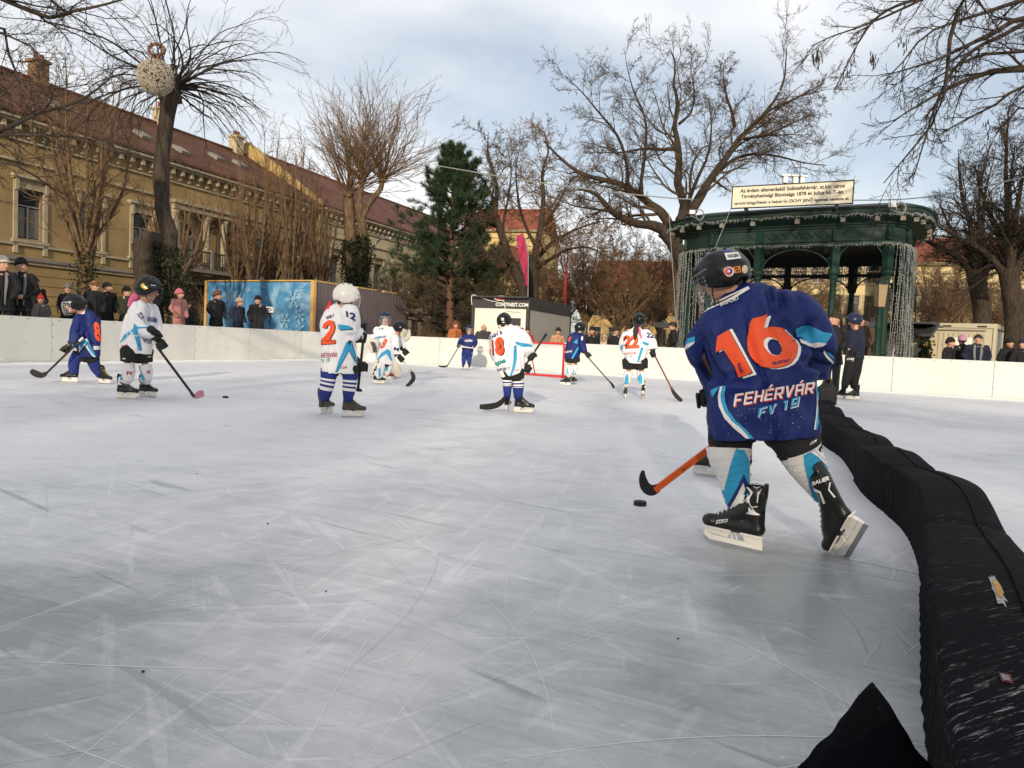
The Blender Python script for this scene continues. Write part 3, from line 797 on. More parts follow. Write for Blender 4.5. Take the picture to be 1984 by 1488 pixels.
# ---------------------------------------------------------------- containers, hut
m_cont = M('white container steel', (0.74, 0.71, 0.62), .5, .06, 1)
m_contd = M('dark grey container frame', (0.045, 0.045, 0.045), .5, .15, 3)
m_cont_shade = M('shaded white container panel', (0.42, 0.40, 0.36), .55, .06, 1)  # white side panel with its shade put into the colour
m_white = M('white paint', (0.78, 0.78, 0.76), .5, .05, 4)
m_red = M('red paint', (0.55, 0.03, 0.03), .45, .1, 4)
m_black = M('black plastic', (0.012, 0.012, 0.013), .45, .2, 8)
def txt_flat(mb, text, fr, x0, x1, z0, z1, y, mat, bold=.02, step=None, shear=0):
    V2, Fs = shape2d(text=text, bold=bold, shear=shear)
    lo, hi = V2.min(0), V2.max(0); u = (V2 - lo) / (hi - lo)
    V = np.stack([x0 + (x1 - x0) * u[:, 0], np.full(len(u), y), z0 + (z1 - z0) * u[:, 1]], 1)
    mb.add(fr(V) if fr is not None else V, [tuple(f) for f in Fs], mat)
A = W(912, 650, 28.75)[:2]; B = W(1023, 650, 27.9)[:2]; d = B - A; ln = np.linalg.norm(d); fr = frame((*A, 0), math.atan2(d[1], d[0]))
root = thing('container', fr(np.array([[ln / 2, 3, 0]]))[0], 'white event container with a dark frame and roof sign, behind the goal', 'container')
dp = 5.4
q = MB(); q.xf = fr; q.b2(.1, ln - .1, .04, dp - .05, -.05, 2.25, m_cont); q.build('front_panel', None, root)
q = MB(); q.xf = fr; q.b2(ln - .0995, ln - .04, .15, dp - .1, -.05, 2.25, m_cont_shade); q.b2(ln - .0395, ln - .0, .16, .9, .95, 1.0, m_contd); q.build('side_panel', None, root)
q = MB(); q.xf = fr
q.b2(-.0, ln, 0, dp, 2.2505, 2.70, m_contd)
for x in (0, ln - .12):
    for y in (0.001, dp - .12): q.b2(x, x + .12, y, y + .12, -.05, 2.2495, m_contd)
q.b2(.1, ln, -.25, -.001, 2.64, 2.695, m_contd); q.build('frame', None, root)
q = MB(); txt_flat(q, 'CONTINEST.COM', fr, ln * .42, ln * .98, 2.33, 2.47, -.004, m_white, .03); q.build('lettering', None, root)
q = MB(); q.xf = fr; q.b2(ln * .68, ln * .86, .02, .039, 1.45, 1.9, m_contd); q.b2(ln * .70, ln * .86, .005, .019, 1.2, 1.62, m_red); q.build('notice_board', None, root)
q = MB(); C_ = fr(np.array([[ln * .53, -.02, 2.63]]))[0]
for k, c_ in ((0, m_white), (1, m_red)):
    P = [(C_[0] + (.30 - .05 * k) * math.cos(a), C_[1] - .01 * k, C_[2] + (.075 - .015 * k) * math.sin(a)) for a in np.linspace(0, 6.283, 21)]
    q.tube(P, .016, 6, c_, caps=False)
q.box((C_[0], C_[1] - .005, C_[2]), (.4, .01, .05), m_red); q.build('emblem', None, root)
q = MB(); P = smooth_curve([fr(np.array([p]))[0] for p in ((0.02, -.05, 2.35), (.02, -.05, 2.72), (.5, -.06, 2.60), (.9, -.06, 2.50), (1.3, -.05, 2.53), (1.45, -.05, 2.20), (2.0, -.05, 2.14))], 8)
q.tube(P, .013, 5, m_white); q.build('cable', None, root)
# right white container
A = W(1800, 650, 29.6)[:2]; B = W(1931, 650, 28.2)[:2]; d = B - A; ln = np.linalg.norm(d); fr = frame((*A, 0), math.atan2(d[1], d[0]))
m_cw = M('cream container', (0.50, 0.46, 0.34), .5, .08, 1.5)
root = thing('container', fr(np.array([[ln / 2, 3, 0]]))[0], 'plain cream shipping container behind the three spectators on the right', 'container')
q = MB(); q.xf = fr; q.b2(.1, ln - .1, .05, 5.9, -.05, 2.33, m_cw)
for k in range(11): x = .16 + k * (ln - .4) / 11; q.b2(x, x + .09, .02, .049, .1, 2.12, m_cw)
q.build('wall', None, root)
q = MB(); q.xf = fr; q.b2(0, ln, 0, 6, 2.331, 2.5, m_cw)
for x in (0, ln - .11): q.b2(x, x + .11, 0.001, .12, -.05, 2.33, m_cw); 
q.build('frame', None, root)
q = MB(); q.xf = fr; q.b2(ln * .33, ln * .66, .0, .019, .8, 1.95, m_white); q.build('door_panel', None, root)
q = MB(); q.xf = fr
for x in (.2, .72): q.b2(ln * x, ln * x + .3, -.02, -.001, 2.36, 2.42, m_contd)
q.b2(.2, ln - .35, -.03, -.001, 2.22, 2.26, m_grey); q.build('fitting', None, root)
# dark roofed hut
A = W(1688, 650, 28.0)[:2]; B = W(1806, 650, 26.8)[:2]; d = B - A; ln = np.linalg.norm(d); fr = frame((*A, 0), math.atan2(d[1], d[0]))
root = thing('market_hut', fr(np.array([[ln / 2, 1, 0]]))[0], 'small stall with a dark felt roof between the pavilion and the cream container', 'stall')
q = MB(); q.xf = fr; q.b2(.2, ln - .25, .3, 2.4, -.05, 1.9, m_cw); q.build('wall', None, root)
q = MB(); q.xf = fr; q.add([(-.3, -.35, 1.95), (ln + .05, -.35, 1.95), (ln + .05, 1.3, 2.45), (-.3, 1.3, 2.45), (-.3, -.35, 1.85), (ln + .05, -.35, 1.85), (ln + .05, 1.3, 2.3), (-.3, 1.3, 2.3)], [(0, 1, 2, 3), (4, 7, 6, 5), (0, 4, 5, 1), (1, 5, 6, 2), (0, 3, 7, 4), (2, 6, 7, 3)], m_contd)
q.b2(.1, ln, -.2, 2.6, 2.301, 2.34, m_contd); q.build('roof', None, root)
q = MB(); q.xf = fr; q.b2(ln - .22, ln - .1, .0, .12, -.05, 1.84, m_contd); q.build('post', None, root)
q = MB(); q.xf = fr; q.b2(ln * .36, ln * .6, .27, .299, 1.0, 1.55, m_white); q.b2(ln * .40, ln * .56, .26, .269, 1.1, 1.4, M('faded red print', (.5, .2, .16), .8)); q.build('poster', None, root)
q = MB()
gr = np.random.RandomState(3); m_gar = M('fir garland green', (0.02, 0.035, 0.015), .9, .4, 20); m_amb = M('amber bulb', (.6, .3, .08), .4)
for k in range(260):
    p = fr(np.array([[ln - .16 + gr.randn() * .1, -.08 + gr.randn() * .06, gr.uniform(.9, 1.95)]]))[0]
    q.ell(p, (.045, .03, .045), m_gar if k % 9 else m_amb, 5, 4)
q.build('garland', None, root)

# ---------------------------------------------------------------- hoarding with the snowflake print and grey-purple boards
m_wood = M('new pine timber', (0.55, 0.36, 0.13), .8, .15, 3, stretch=(8, 8, 1))
m_purp = M('weathered purple grey planks', (0.17, 0.135, 0.14), .9, .3, 2.4, stretch=(9, 9, .4), detail=8)
m_flake = M('snowflake print white', (0.28, 0.48, 0.64), .7, .15, 6)
m_ban = bpy.data.materials.new('blue winter banner cloth'); m_ban.use_nodes = True
t = m_ban.node_tree; l = t.links.new; b = t.nodes['Principled BSDF']; tc = N_('ShaderNodeTexCoord')
n = noise(.9, 6, .6, 0, (1, 1, 1), 1.2, (4, 2, 1)); cr = N_('ShaderNodeValToRGB'); l(n, cr.inputs[0]); e = cr.color_ramp.elements
e[0].position = .34; e[0].color = (0.035, 0.15, 0.33, 1); e[1].position = .68; e[1].color = (0.30, 0.48, 0.64, 1); e3 = e.new(.5); e3.color = (0.07, 0.25, 0.46, 1)
l(cr.outputs[0], b.inputs['Base Color']); b.inputs['Roughness'].default_value = .6
A = W(400, 650, 32.0)[:2]; B = W(608, 650, 29.0)[:2]; C2 = W(784, 650, 35.5)[:2]
root = thing('hoarding', (*B, 0), 'timber hoarding with a blue snowflake banner and purple grey planks, behind the left boards', 'hoarding')
d = B - A; ln = np.linalg.norm(d); fr = frame((*A, 0), math.atan2(d[1], d[0])); HT = 3.0
q = MB(); nx, nz = 90, 26; V = []
for i in range(nx):
    for k in range(nz):
        u, v = i / (nx - 1), k / (nz - 1)
        V.append((.1 + u * (ln - .2), -.03 - .05 * math.sin(u * 11 + v * 2) * v * (1 - v) * 2 - .05 * abs(math.sin(u * 3.14)) * math.exp(-((v - .9 + .35 * math.sin(u * 3.14)) / .06) ** 2) - .03 * math.exp(-((v - .93 + .55 * math.sin(u * 3.14)) / .05) ** 2), .1 + v * (HT - .14)))
q.xf = fr; q.add(V, [(i * nz + k, (i + 1) * nz + k, (i + 1) * nz + k + 1, i * nz + k + 1) for i in range(nx - 1) for k in range(nz - 1)], m_ban)
def flake(q, cx, cz, r, an=0):
    for a in range(6):
        t_ = an + a * math.pi / 3
        def bar(x0, z0, x1, z1, w):
            dx, dz = x1 - x0, z1 - z0; L_ = math.hypot(dx, dz) + 1e-6; nx_, nz_ = -dz / L_ * w, dx / L_ * w
            q.add([(x0 - nx_, -.135, z0 - nz_), (x1 - nx_, -.135, z1 - nz_), (x1 + nx_, -.135, z1 + nz_), (x0 + nx_, -.135, z0 + nz_)], [(0, 1, 2, 3)], m_flake)
        bar(cx, cz, cx + r * math.cos(t_), cz + r * math.sin(t_), r * .05)
        for f_ in (.45, .7):
            for s_ in (-1, 1):
                bx, bz = cx + r * f_ * math.cos(t_), cz + r * f_ * math.sin(t_)
                bar(bx, bz, bx + r * .3 * math.cos(t_ + s_ * .9), bz + r * .3 * math.sin(t_ + s_ * .9), r * .035)
for cx, cz, r, a in ((.62, 2.3, .42, .2), (1.25, 2.6, .2, 0), (4.1, 2.3, .42, .1), (4.38, 1.65, .30, .3), (3.75, 1.45, .34, 0), (3.1, 1.75, .28, .4), (4.42, 2.62, .2, .1), (2.1, 2.68, .16, .3), (4.4, 1.15, .26, .5), (2.6, 1.3, .2, 0), (3.4, 2.65, .14, 0), (1.0, 1.7, .3, .4), (1.8, 2.2, .16, .1), (2.6, 2.35, .12, .5), (3.0, 1.15, .14, .1), (.3, 1.6, .18, .1), (1.6, 1.5, .2, .6)):
    flake(q, cx / 4.9 * ln, cz, r, a)
q.build('banner', None, root)
q = MB(); q.xf = fr; q.b2(0, ln, 0.02, .06, -.05, HT - .03, m_purp)
q.b2(-.06, .06, -.1, .02, -.05, HT + .03, m_wood); q.b2(ln - .12, ln + .05, -.12, .02, -.05, HT + .04, m_wood); q.b2(.061, ln - .121, -.05, .1, HT, HT + .05, m_wood); q.build('timber_frame', None, root)
d = C2 - B; ln = np.linalg.norm(d); fr = frame((*B, 0), math.atan2(d[1], d[0]))
k = 0; x = .1
q = MB(); q.xf = fr
while x < ln: q.b2(x, x + .117, -.0 - .006 * (k % 2), .06, -.05, HT - .02, m_purp); x += .12; k += 1
q.build('plank_wall', None, root)
q = MB(); q.xf = fr
for x0, x1 in ((0, 2.3), (2.9, 4.4), (5.0, 6.3)): q.b2(x0, min(x1, ln), -.02, .1, HT - .018, HT + .05, m_wood)
q.build('top_rail', None, root)
# ================================================================ PAVILION
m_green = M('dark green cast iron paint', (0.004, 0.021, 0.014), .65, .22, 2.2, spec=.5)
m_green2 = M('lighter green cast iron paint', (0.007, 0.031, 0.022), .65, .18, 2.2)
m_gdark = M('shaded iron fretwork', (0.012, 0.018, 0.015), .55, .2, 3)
m_ceil = M('pavilion ceiling boards', (0.05, 0.045, 0.035), .85, .2, 2, stretch=(10, 1, 1))
m_lead = M('dark roof sheet', (0.035, 0.038, 0.045), .55, .2, 1)
m_wire = M('string light wire', (0.22, 0.23, 0.22), .5)
m_bulb = M('unlit clear bulb', (0.36, 0.38, 0.37), .25, .05, 5)
PF = nrm(np.array([5.1, -3.3])); PANG = math.atan2(PF[1], PF[0]); PM = np.array([9.62, 26.05]) + 0.0
pf = frame((*PM, 0), PANG)
plan = [(-3.05, 0), (-1.25, -.12), (1.25, -.12), (2.85, 0), (3.28, .85), (3.28, 2.6), (3.1, 4.1), (2.6, 5.2), (1.0, 5.3), (-1.5, 5.3), (-3.4, 5.2), (-4.45, 4.05), (-4.7, 2.6), (-4.35, .95)]
PLAN = np.array(plan, float)
cpt = np.array([-.4, 2.6])
def ring(off, z, n=6, cp=False):
    sm = smooth_curve(PLAN, n, closed=True)
    dv = sm - cpt; dv = dv / np.linalg.norm(dv, axis=1)[:, None]
    return np.column_stack([sm + dv * off, np.full(len(sm), z)])
def loft(prof, mat, q, n=6):
    rs = [ring(o, z, n) for o, z in prof]; m = len(rs[0]); V = np.vstack(rs)
    q.add(V, [(i * m + j, i * m + (j + 1) % m, (i + 1) * m + (j + 1) % m, (i + 1) * m + j) for i in range(len(rs) - 1) for j in range(m)], mat)
root = thing('pavilion', pf(np.array([[0, 2.6, 0]]))[0], 'dark green cast iron music pavilion with fretwork arches, right of centre', 'pavilion')
q = MB(); q.xf = pf
loft([(-.25, 4.66), (.06, 4.66), (.09, 4.70), (.09, 4.80), (.03, 4.84), (0, 4.86), (0, 5.26), (.05, 5.28), (.07, 5.34), (.02, 5.345)], m_green, q)
loft([(-.06, 4.66), (-.06, 5.3)], m_gdark, q)
q.build('frieze', None, root)
q = MB(); q.xf = pf
loft([(0.0, 5.346), (.10, 5.36), (.14, 5.42), (.36, 5.50), (.52, 5.56), (.56, 5.60), (.66, 5.62), (.69, 5.70), (.67, 5.78), (.72, 5.80), (.73, 5.86)], m_green, q); q.build('cornice', None, root, smooth=False)
q = MB(); q.xf = pf
rr = [ring(o, z) for o, z in ((.74, 5.85), (.4, 5.97), (-.6, 6.02), (-1.8, 6.12), (-2.6, 6.2))]; m = len(rr[0]); V = np.vstack(rr)
q.add(V, [(i * m + j, i * m + (j + 1) % m, (i + 1) * m + (j + 1) % m, (i + 1) * m + j) for i in range(len(rr) - 1) for j in range(m)] + [tuple((len(rr) - 1) * m + j for j in range(m))], m_lead)
q.build('roof', None, root)
q = MB(); q.xf = pf; c_ = ring(-.1, 5.05); q.add(c_, [tuple(range(len(c_)))[::-1]], m_ceil); q.build('ceiling', None, root)
q = MB(); q.xf = pf; loft([(-.1, .35), (.25, .35), (.25, -.05)], m_grey, q); c_ = ring(-.1, .35); q.add(c_, [tuple(range(len(c_)))], m_grey); q.build('base', None, root)
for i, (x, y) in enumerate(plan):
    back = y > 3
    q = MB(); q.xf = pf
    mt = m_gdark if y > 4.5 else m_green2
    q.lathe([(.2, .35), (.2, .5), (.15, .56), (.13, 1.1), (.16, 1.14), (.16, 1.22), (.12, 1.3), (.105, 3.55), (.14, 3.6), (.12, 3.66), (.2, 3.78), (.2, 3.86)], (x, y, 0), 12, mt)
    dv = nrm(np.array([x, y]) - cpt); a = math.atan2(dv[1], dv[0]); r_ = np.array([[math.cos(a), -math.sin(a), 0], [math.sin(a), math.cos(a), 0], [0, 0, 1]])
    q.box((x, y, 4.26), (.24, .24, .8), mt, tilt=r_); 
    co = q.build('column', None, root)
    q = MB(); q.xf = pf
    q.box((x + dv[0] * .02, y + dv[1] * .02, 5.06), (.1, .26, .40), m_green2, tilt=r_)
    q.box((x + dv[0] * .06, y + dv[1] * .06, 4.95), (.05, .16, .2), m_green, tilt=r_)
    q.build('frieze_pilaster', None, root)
def arc(c, r, a0, a1, n, ax, z0): return [(c[0] + ax[0] * r * math.cos(a), c[1] + ax[1] * r * math.cos(a), z0 + r * math.sin(a)) for a in np.linspace(a0, a1, n)]
def spiral(c, r, turns, ax, z0, sgn, n=26): return [(c[0] + ax[0] * sgn * r * (1 - .8 * u) * math.cos(u * turns * 6.283), c[1] + ax[1] * sgn * r * (1 - .8 * u) * math.cos(u * turns * 6.283), z0 + r * (1 - .8 * u) * math.sin(u * turns * 6.283)) for u in np.linspace(0, 1, n)]
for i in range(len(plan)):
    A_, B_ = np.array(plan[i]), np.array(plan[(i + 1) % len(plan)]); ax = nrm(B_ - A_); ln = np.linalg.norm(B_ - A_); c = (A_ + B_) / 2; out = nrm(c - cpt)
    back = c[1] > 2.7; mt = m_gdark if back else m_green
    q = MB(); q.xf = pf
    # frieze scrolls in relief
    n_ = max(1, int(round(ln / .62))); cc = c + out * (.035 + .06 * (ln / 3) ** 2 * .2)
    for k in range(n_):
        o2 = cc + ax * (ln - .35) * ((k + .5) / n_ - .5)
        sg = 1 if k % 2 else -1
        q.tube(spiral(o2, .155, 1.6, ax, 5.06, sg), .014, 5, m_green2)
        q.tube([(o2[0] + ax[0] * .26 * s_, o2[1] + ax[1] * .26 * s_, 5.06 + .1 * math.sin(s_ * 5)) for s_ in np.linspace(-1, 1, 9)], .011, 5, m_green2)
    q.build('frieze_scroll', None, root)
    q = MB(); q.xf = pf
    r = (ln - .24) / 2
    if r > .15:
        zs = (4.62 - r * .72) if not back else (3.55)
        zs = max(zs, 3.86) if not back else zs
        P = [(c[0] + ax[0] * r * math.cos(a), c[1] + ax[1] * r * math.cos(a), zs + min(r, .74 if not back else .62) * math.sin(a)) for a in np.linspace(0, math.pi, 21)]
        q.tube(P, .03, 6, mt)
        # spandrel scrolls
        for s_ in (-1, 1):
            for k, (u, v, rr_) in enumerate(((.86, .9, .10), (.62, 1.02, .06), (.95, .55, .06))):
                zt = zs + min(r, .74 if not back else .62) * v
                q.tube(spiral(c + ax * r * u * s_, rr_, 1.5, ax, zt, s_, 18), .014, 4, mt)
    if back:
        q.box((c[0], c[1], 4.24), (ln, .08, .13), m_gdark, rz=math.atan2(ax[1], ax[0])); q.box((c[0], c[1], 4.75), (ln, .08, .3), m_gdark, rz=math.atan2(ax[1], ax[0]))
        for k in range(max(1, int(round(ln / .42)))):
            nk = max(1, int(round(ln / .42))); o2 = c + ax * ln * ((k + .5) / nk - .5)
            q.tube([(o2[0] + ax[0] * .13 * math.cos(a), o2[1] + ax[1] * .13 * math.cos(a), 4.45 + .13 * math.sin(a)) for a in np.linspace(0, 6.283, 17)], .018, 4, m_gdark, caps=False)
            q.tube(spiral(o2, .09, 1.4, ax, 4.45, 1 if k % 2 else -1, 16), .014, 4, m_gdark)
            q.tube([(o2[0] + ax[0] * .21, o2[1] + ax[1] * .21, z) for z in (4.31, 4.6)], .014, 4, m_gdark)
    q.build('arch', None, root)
q = MB(); q.xf = pf
sm = ring(.50, 5.5, 6)
for k in range(0, len(sm), 3):
    if True:
        p = sm[k]; q.box((p[0], p[1], 5.47), (.14, .14, .14), m_grey)
q.build('bracket', None, root)
# sign board on the roof
A3, B3 = W(1418, 404, 25.9), W(1651, 392, 24.2); zt = (W(1418, 363, 25.9)[2] + W(1652, 350, 24.2)[2]) / 2; zb = (A3[2] + B3[2]) / 2
d = (B3 - A3)[:2]; ln = np.linalg.norm(d); sf = frame((A3[0], A3[1], 0), math.atan2(d[1], d[0]))
sg = thing('sign', sf(np.array([[ln / 2, 0, zb]]))[0], 'long cream sign board with black serif lettering on top of the pavilion roof', 'sign')
m_sign = M('cream sign face', (0.62, 0.58, 0.45), .5, .04, 2); m_ink = M('black lettering', (0.02, 0.02, 0.02), .6)
q = MB(); q.xf = sf; q.b2(0, ln, 0, .05, zb, zt, m_sign); q.build('board', None, sg)
q = MB(); q.xf = sf
for a in ((-.03, 0, zb - .03, zt + .03), (ln, ln + .03, zb - .03, zt + .03)): q.b2(a[0], a[1], -.02, .06, a[2], a[3], m_gdark)
q.b2(0, ln, -.02, .06, zt, zt + .03, m_gdark); q.b2(0, ln, -.02, .06, zb - .03, zb, m_gdark); q.build('border', None, sg)
q = MB(); hh = zt - zb
for tx, x0, x1, z0, z1 in (('Az érdem elismeréséül Székesfehérvár, sz.kir. város', .065, .935, .68, .90), ('Törvényhatósági Bizottsága 1878 év julius hó 7.-én', .075, .925, .39, .62), ('tartott közgyűlésén e helyet Gr.ZICHY JENŐ ligetnek nevezte el.', .02, .975, .10, .33)):
    txt_flat(q, tx, sf, ln * x0, ln * x1, zb + hh * z0, zb + hh * z1, -.006, m_ink, .028)
q.build('lettering', None, sg)
q = MB(); q.xf = sf
for x in (.5, ln - .5): q.tube([(x, .03, zb), (x, .8, zb - .35)], .02, 5, m_gdark)
q.b2(.4, .5, .051, .1, zb - .15, zt - .1, m_gdark); q.b2(ln - .5, ln - .4, .051, .1, zb - .15, zt - .1, m_gdark); q.build('strut', None, sg)
# small white lantern ornament and finial behind the sign
p = W(1540, 352, 26.9); r2 = thing('roof_ornament', (p[0], p[1], p[2] - .2), 'little white fretwork lantern with a thin finial behind the roof sign', 'ornament')
q = MB()
for dx in (-.35, 0, .25):
    q.box((p[0] + dx, p[1], p[2] + .05), (.16, .16, .22), m_white); q.box((p[0] + dx, p[1], p[2] + .19), (.3, .24, .05), m_white)
q.build('lantern', None, r2)
q = MB(); q.tube([(p[0] + .16, p[1], p[2] - .2), (p[0] + .16, p[1], p[2] + .72)], .013, 5, m_gdark); q.tube([(p[0] - .1, p[1], p[2] + .5), (p[0] + .42, p[1], p[2] + .5)], .01, 4, m_gdark); q.build('finial', None, r2)
# floodlights on the eave
for (px, py, D_, lab) in ((1341, 411, 27.2, 'small white floodlight with looped cable on the left of the pavilion eave'), (1729, 397, 23.6, 'small white floodlight with looped cable on the right of the pavilion eave')):
    p = W(px, py, D_); r3 = thing('floodlight', p, lab, 'lamp')
    q = MB(); q.box(p, (.19, .12, .13), m_white); q.box(p + [0, .1, -.02], (.05, .12, .05), m_black); q.build('housing', None, r3)
    q = MB(); c_ = p + np.array([.3, .02, -.08])
    q.tube(smooth_curve([p + [.05, 0, 0], c_ + [0, 0, .2], c_ + [.15, 0, 0], c_ + [0, 0, -.22], c_ + [-.16, 0, 0], c_ + [0, 0, .17], c_ + [.12, 0, .02], c_ + [0, 0, -.15], c_ + [-.35, 0, -.05]], 6), .012, 5, m_wire); q.build('cable', None, r3)
# light curtains and icicle garlands
def octa(q, p, r, mat): q.add([(p[0] + r, p[1], p[2]), (p[0] - r, p[1], p[2]), (p[0], p[1] + r, p[2]), (p[0], p[1] - r, p[2]), (p[0], p[1], p[2] + 1.5 * r), (p[0], p[1], p[2] - 1.5 * r)], [(0, 2, 4), (2, 1, 4), (1, 3, 4), (3, 0, 4), (2, 0, 5), (1, 2, 5), (3, 1, 5), (0, 3, 5)], mat)
SMP = smooth_curve(PLAN, 12, closed=True)
def curtain(lo, hi, label, nw, seed):
    g = np.random.RandomState(seed); q = MB(); L_ = len(SMP)
    for k in range(nw):
        u = lo + (hi - lo) * (k + .3 * g.rand()) / nw; i = int(u) % L_; p = SMP[i] + (SMP[(i + 1) % L_] - SMP[i]) * (u - int(u)); p = p + nrm(p - cpt) * (.14 + .06 * g.rand())
        zz = np.linspace(4.72, .75, 24); wx = np.cumsum(g.randn(24)) * .008; P = np.column_stack([p[0] + wx + (4.7 - zz) * g.randn() * .01, p[1] + np.cumsum(g.randn(24)) * .006, zz]); P = pf(P)
        q.tube(P, .0085, 4, m_wire)
        for z in np.arange(.8, 4.7, .105):
            t_ = np.interp(z, zz[::-1], P[::-1, 0]), np.interp(z, zz[::-1], P[::-1, 1])
            octa(q, (t_[0] + g.randn() * .012, t_[1] + g.randn() * .012, z + g.randn() * .02), .012 + .007 * g.rand(), m_bulb)
            if g.rand() < .35: q.tube([(t_[0], t_[1], z), (t_[0] + g.randn() * .035, t_[1] + g.randn() * .02, z - .04)], .006, 3, m_wire)
    return tag(q.build('light_curtain', None, org=(*pf(np.array([[*SMP[int((lo + hi) / 2) % L_], 0]]))[0][:2], .7)), label, 'string lights', 'light curtains on the pavilion')
curtain(-17, 0.5, 'curtain of unlit string lights hanging over the left end of the pavilion', 22, 1)
curtain(38, 58, 'curtain of unlit string lights hanging over the right end of the pavilion', 24, 2)
def garland(off, z, label, lo, hi, seed, drop=.10):
    g = np.random.RandomState(seed); q = MB(); P = []
    for k in range(int((hi - lo) * 2)):
        u = lo + k / 2; i = int(math.floor(u)) % len(SMP); p = SMP[i] + (SMP[(i + 1) % len(SMP)] - SMP[i]) * (u - math.floor(u)); p = p + nrm(p - cpt) * off
        P.append((p[0], p[1], z + .02 * math.sin(k * .7) + .012 * g.randn()))
    P = pf(np.array(P)); q.tube(P, .007, 4, m_wire)
    for i in range(len(P) - 1):
        for s_ in range(2):
            b_ = P[i] + (P[i + 1] - P[i]) * g.rand(); d_ = drop * g.uniform(.2, 1)
            q.tube([b_, b_ + np.array([g.randn() * .02, g.randn() * .02, -d_])], .0055, 3, m_bulb)
            octa(q, b_ + np.array([g.randn() * .02, 0, g.randn() * .02]), .011, m_bulb)
    return tag(q.build('light_garland', None, org=P[len(P) // 2]), label, 'string lights', 'light garlands on the pavilion')
garland(.71, 5.60, 'icicle light garland along the upper eave of the pavilion', -16, 56, 3)
garland(.13, 4.72, 'icicle light garland along the lower edge of the pavilion frieze', -16, 56, 4)
# string cables across the park
def cable(P, r, label, mat=m_wire, n=8):
    P = [W(*p) for p in P]; q = MB(); q.tube(smooth_curve(P, n), r, 5, mat); return tag(q.build('cable', None, org=P[0]), label, 'cable')
cable([(848, 321, 30), (905, 331, 29.5), (1000, 347, 28.8), (1150, 368, 28), (1290, 383, 27.3), (1345, 386, 27)], .022, 'white cable sagging from the pine top to the pavilion roof')
cable([(1652, 388, 24.3), (1750, 386, 23), (1850, 373, 21), (1984, 343, 18), (2060, 320, 17)], .018, 'grey cable running from the pavilion roof to the upper right edge')
cable([(1296, 412, 27.4), (1300, 470, 27.3), (1306, 560, 27.3), (1312, 672, 27.3)], .014, 'thin grey wire dropping beside the left light curtain')
cable([(1416, 404, 25.8), (1402, 440, 25.4), (1386, 478, 25.2)], .012, 'thin wire from the sign corner down behind the black helmet')
# lamp post in front of the pavilion
def lamp_post(px, pyb, pyt, D, label):
    b_ = W(px, 700, D); x, y = b_[0], b_[1]; zt = W(px, pyt, D)[2]
    r = thing('lamp_post', (x, y, 0), label, 'lamp')
    q = MB(); q.lathe([(.2, 0), (.2, .25), (.13, .35), (.13, .9), (.16, .95), (.09, 1.05), (.075, 1.9), (.11, 1.95), (.07, 2.05), (.06, zt - .85), (.1, zt - .8)], (x, y, 0), 12, m_green2); q.build('post', None, r, smooth=True)
    q = MB(); m_lg = M('milky lamp glass', (.30, .22, .13), .3, .05, 4)
    q.add([(x + a * .11, y + b__ * .11, zt - .78) for a, b__ in ((-1, -1), (1, -1), (1, 1), (-1, 1))] + [(x + a * .15, y + b__ * .15, zt - .1) for a, b__ in ((-1, -1), (1, -1), (1, 1), (-1, 1))], [(0, 1, 5, 4), (1, 2, 6, 5), (2, 3, 7, 6), (3, 0, 4, 7)], m_lg); q.build('lamp_glass', None, r)
    q = MB(); q.lathe([(.19, zt - .1), (.09, zt + .08), (.02, zt + .16)], (x, y, 0), 8, m_gdark)
    for a, b__ in ((-1, -1), (1, -1), (1, 1), (-1, 1)): q.tube([(x + a * .115, y + b__ * .115, zt - .8), (x + a * .155, y + b__ * .155, zt - .1)], .012, 4, m_gdark)
    q.build('lamp_cap', None, r)
lamp_post(1697, 690, 545, 23.3, 'green cast iron lamp post with a square lantern standing before the right of the pavilion')
# curved street lamp by the houses
r = thing('street_lamp', (*W(712, 650, 44)[:2], 0), 'tall thin grey street lamp with a curved arm before the cream house', 'lamp')
q = MB(); P = [W(709, 680, 44), W(712, 560, 44), W(716, 510, 44), W(722, 482, 44), W(735, 465, 44), W(745, 461, 44)]; P[0][2] = 0; q.tube(smooth_curve(P, 6), .055, 6, m_post); q.build('post', None, r)
q = MB(); q.box(W(748, 461, 44), (.55, .2, .12), m_white); q.build('lamp_head', None, r)
# flags
m_flag = M('magenta flag cloth', (0.36, 0.03, 0.085), .8, .25, 5); m_flagr = M('red flag cloth', (0.32, 0.03, 0.03), .8, .2, 5)
r = thing('beach_flag', (*W(1022, 640, 33)[:2], 0), 'tall magenta feather flag behind the container', 'flag')
q = MB(); L1 = [W(1001, 456, 33), W(1003, 480, 33), W(1008, 505, 33), (W(1014, 530, 33)), W(1018, 552, 33)]; R1 = [W(1013, 452, 33), W(1020, 478, 33), W(1022, 505, 33), W(1022, 530, 33), W(1023, 556, 33)]
a = smooth_curve(L1, 6); b_ = smooth_curve(R1, 6); n = len(a); V = []
for k in range(n):
    for j in range(5): V.append(a[k] * (1 - j / 4) + b_[k] * j / 4 + np.array([0, .06 * math.sin(k * .6 + j), 0]))
q.add(V, [(k * 5 + j, k * 5 + j + 1, (k + 1) * 5 + j + 1, (k + 1) * 5 + j) for k in range(n - 1) for j in range(4)], m_flag); q.build('cloth', None, r)
q = MB(); P = [W(1022, 640, 33), W(1023, 556, 33.02), W(1022, 480, 33.02), W(1012, 452, 33.02)]; P[0][2] = 0; q.tube(smooth_curve(P, 5), .025, 5, m_post); q.build('pole', None, r)
r = thing('beach_flag', (*W(1095, 640, 37)[:2], 0), 'narrow red flag hanging on a thin pole right of the container', 'flag')
q = MB(); V = []; n = 14
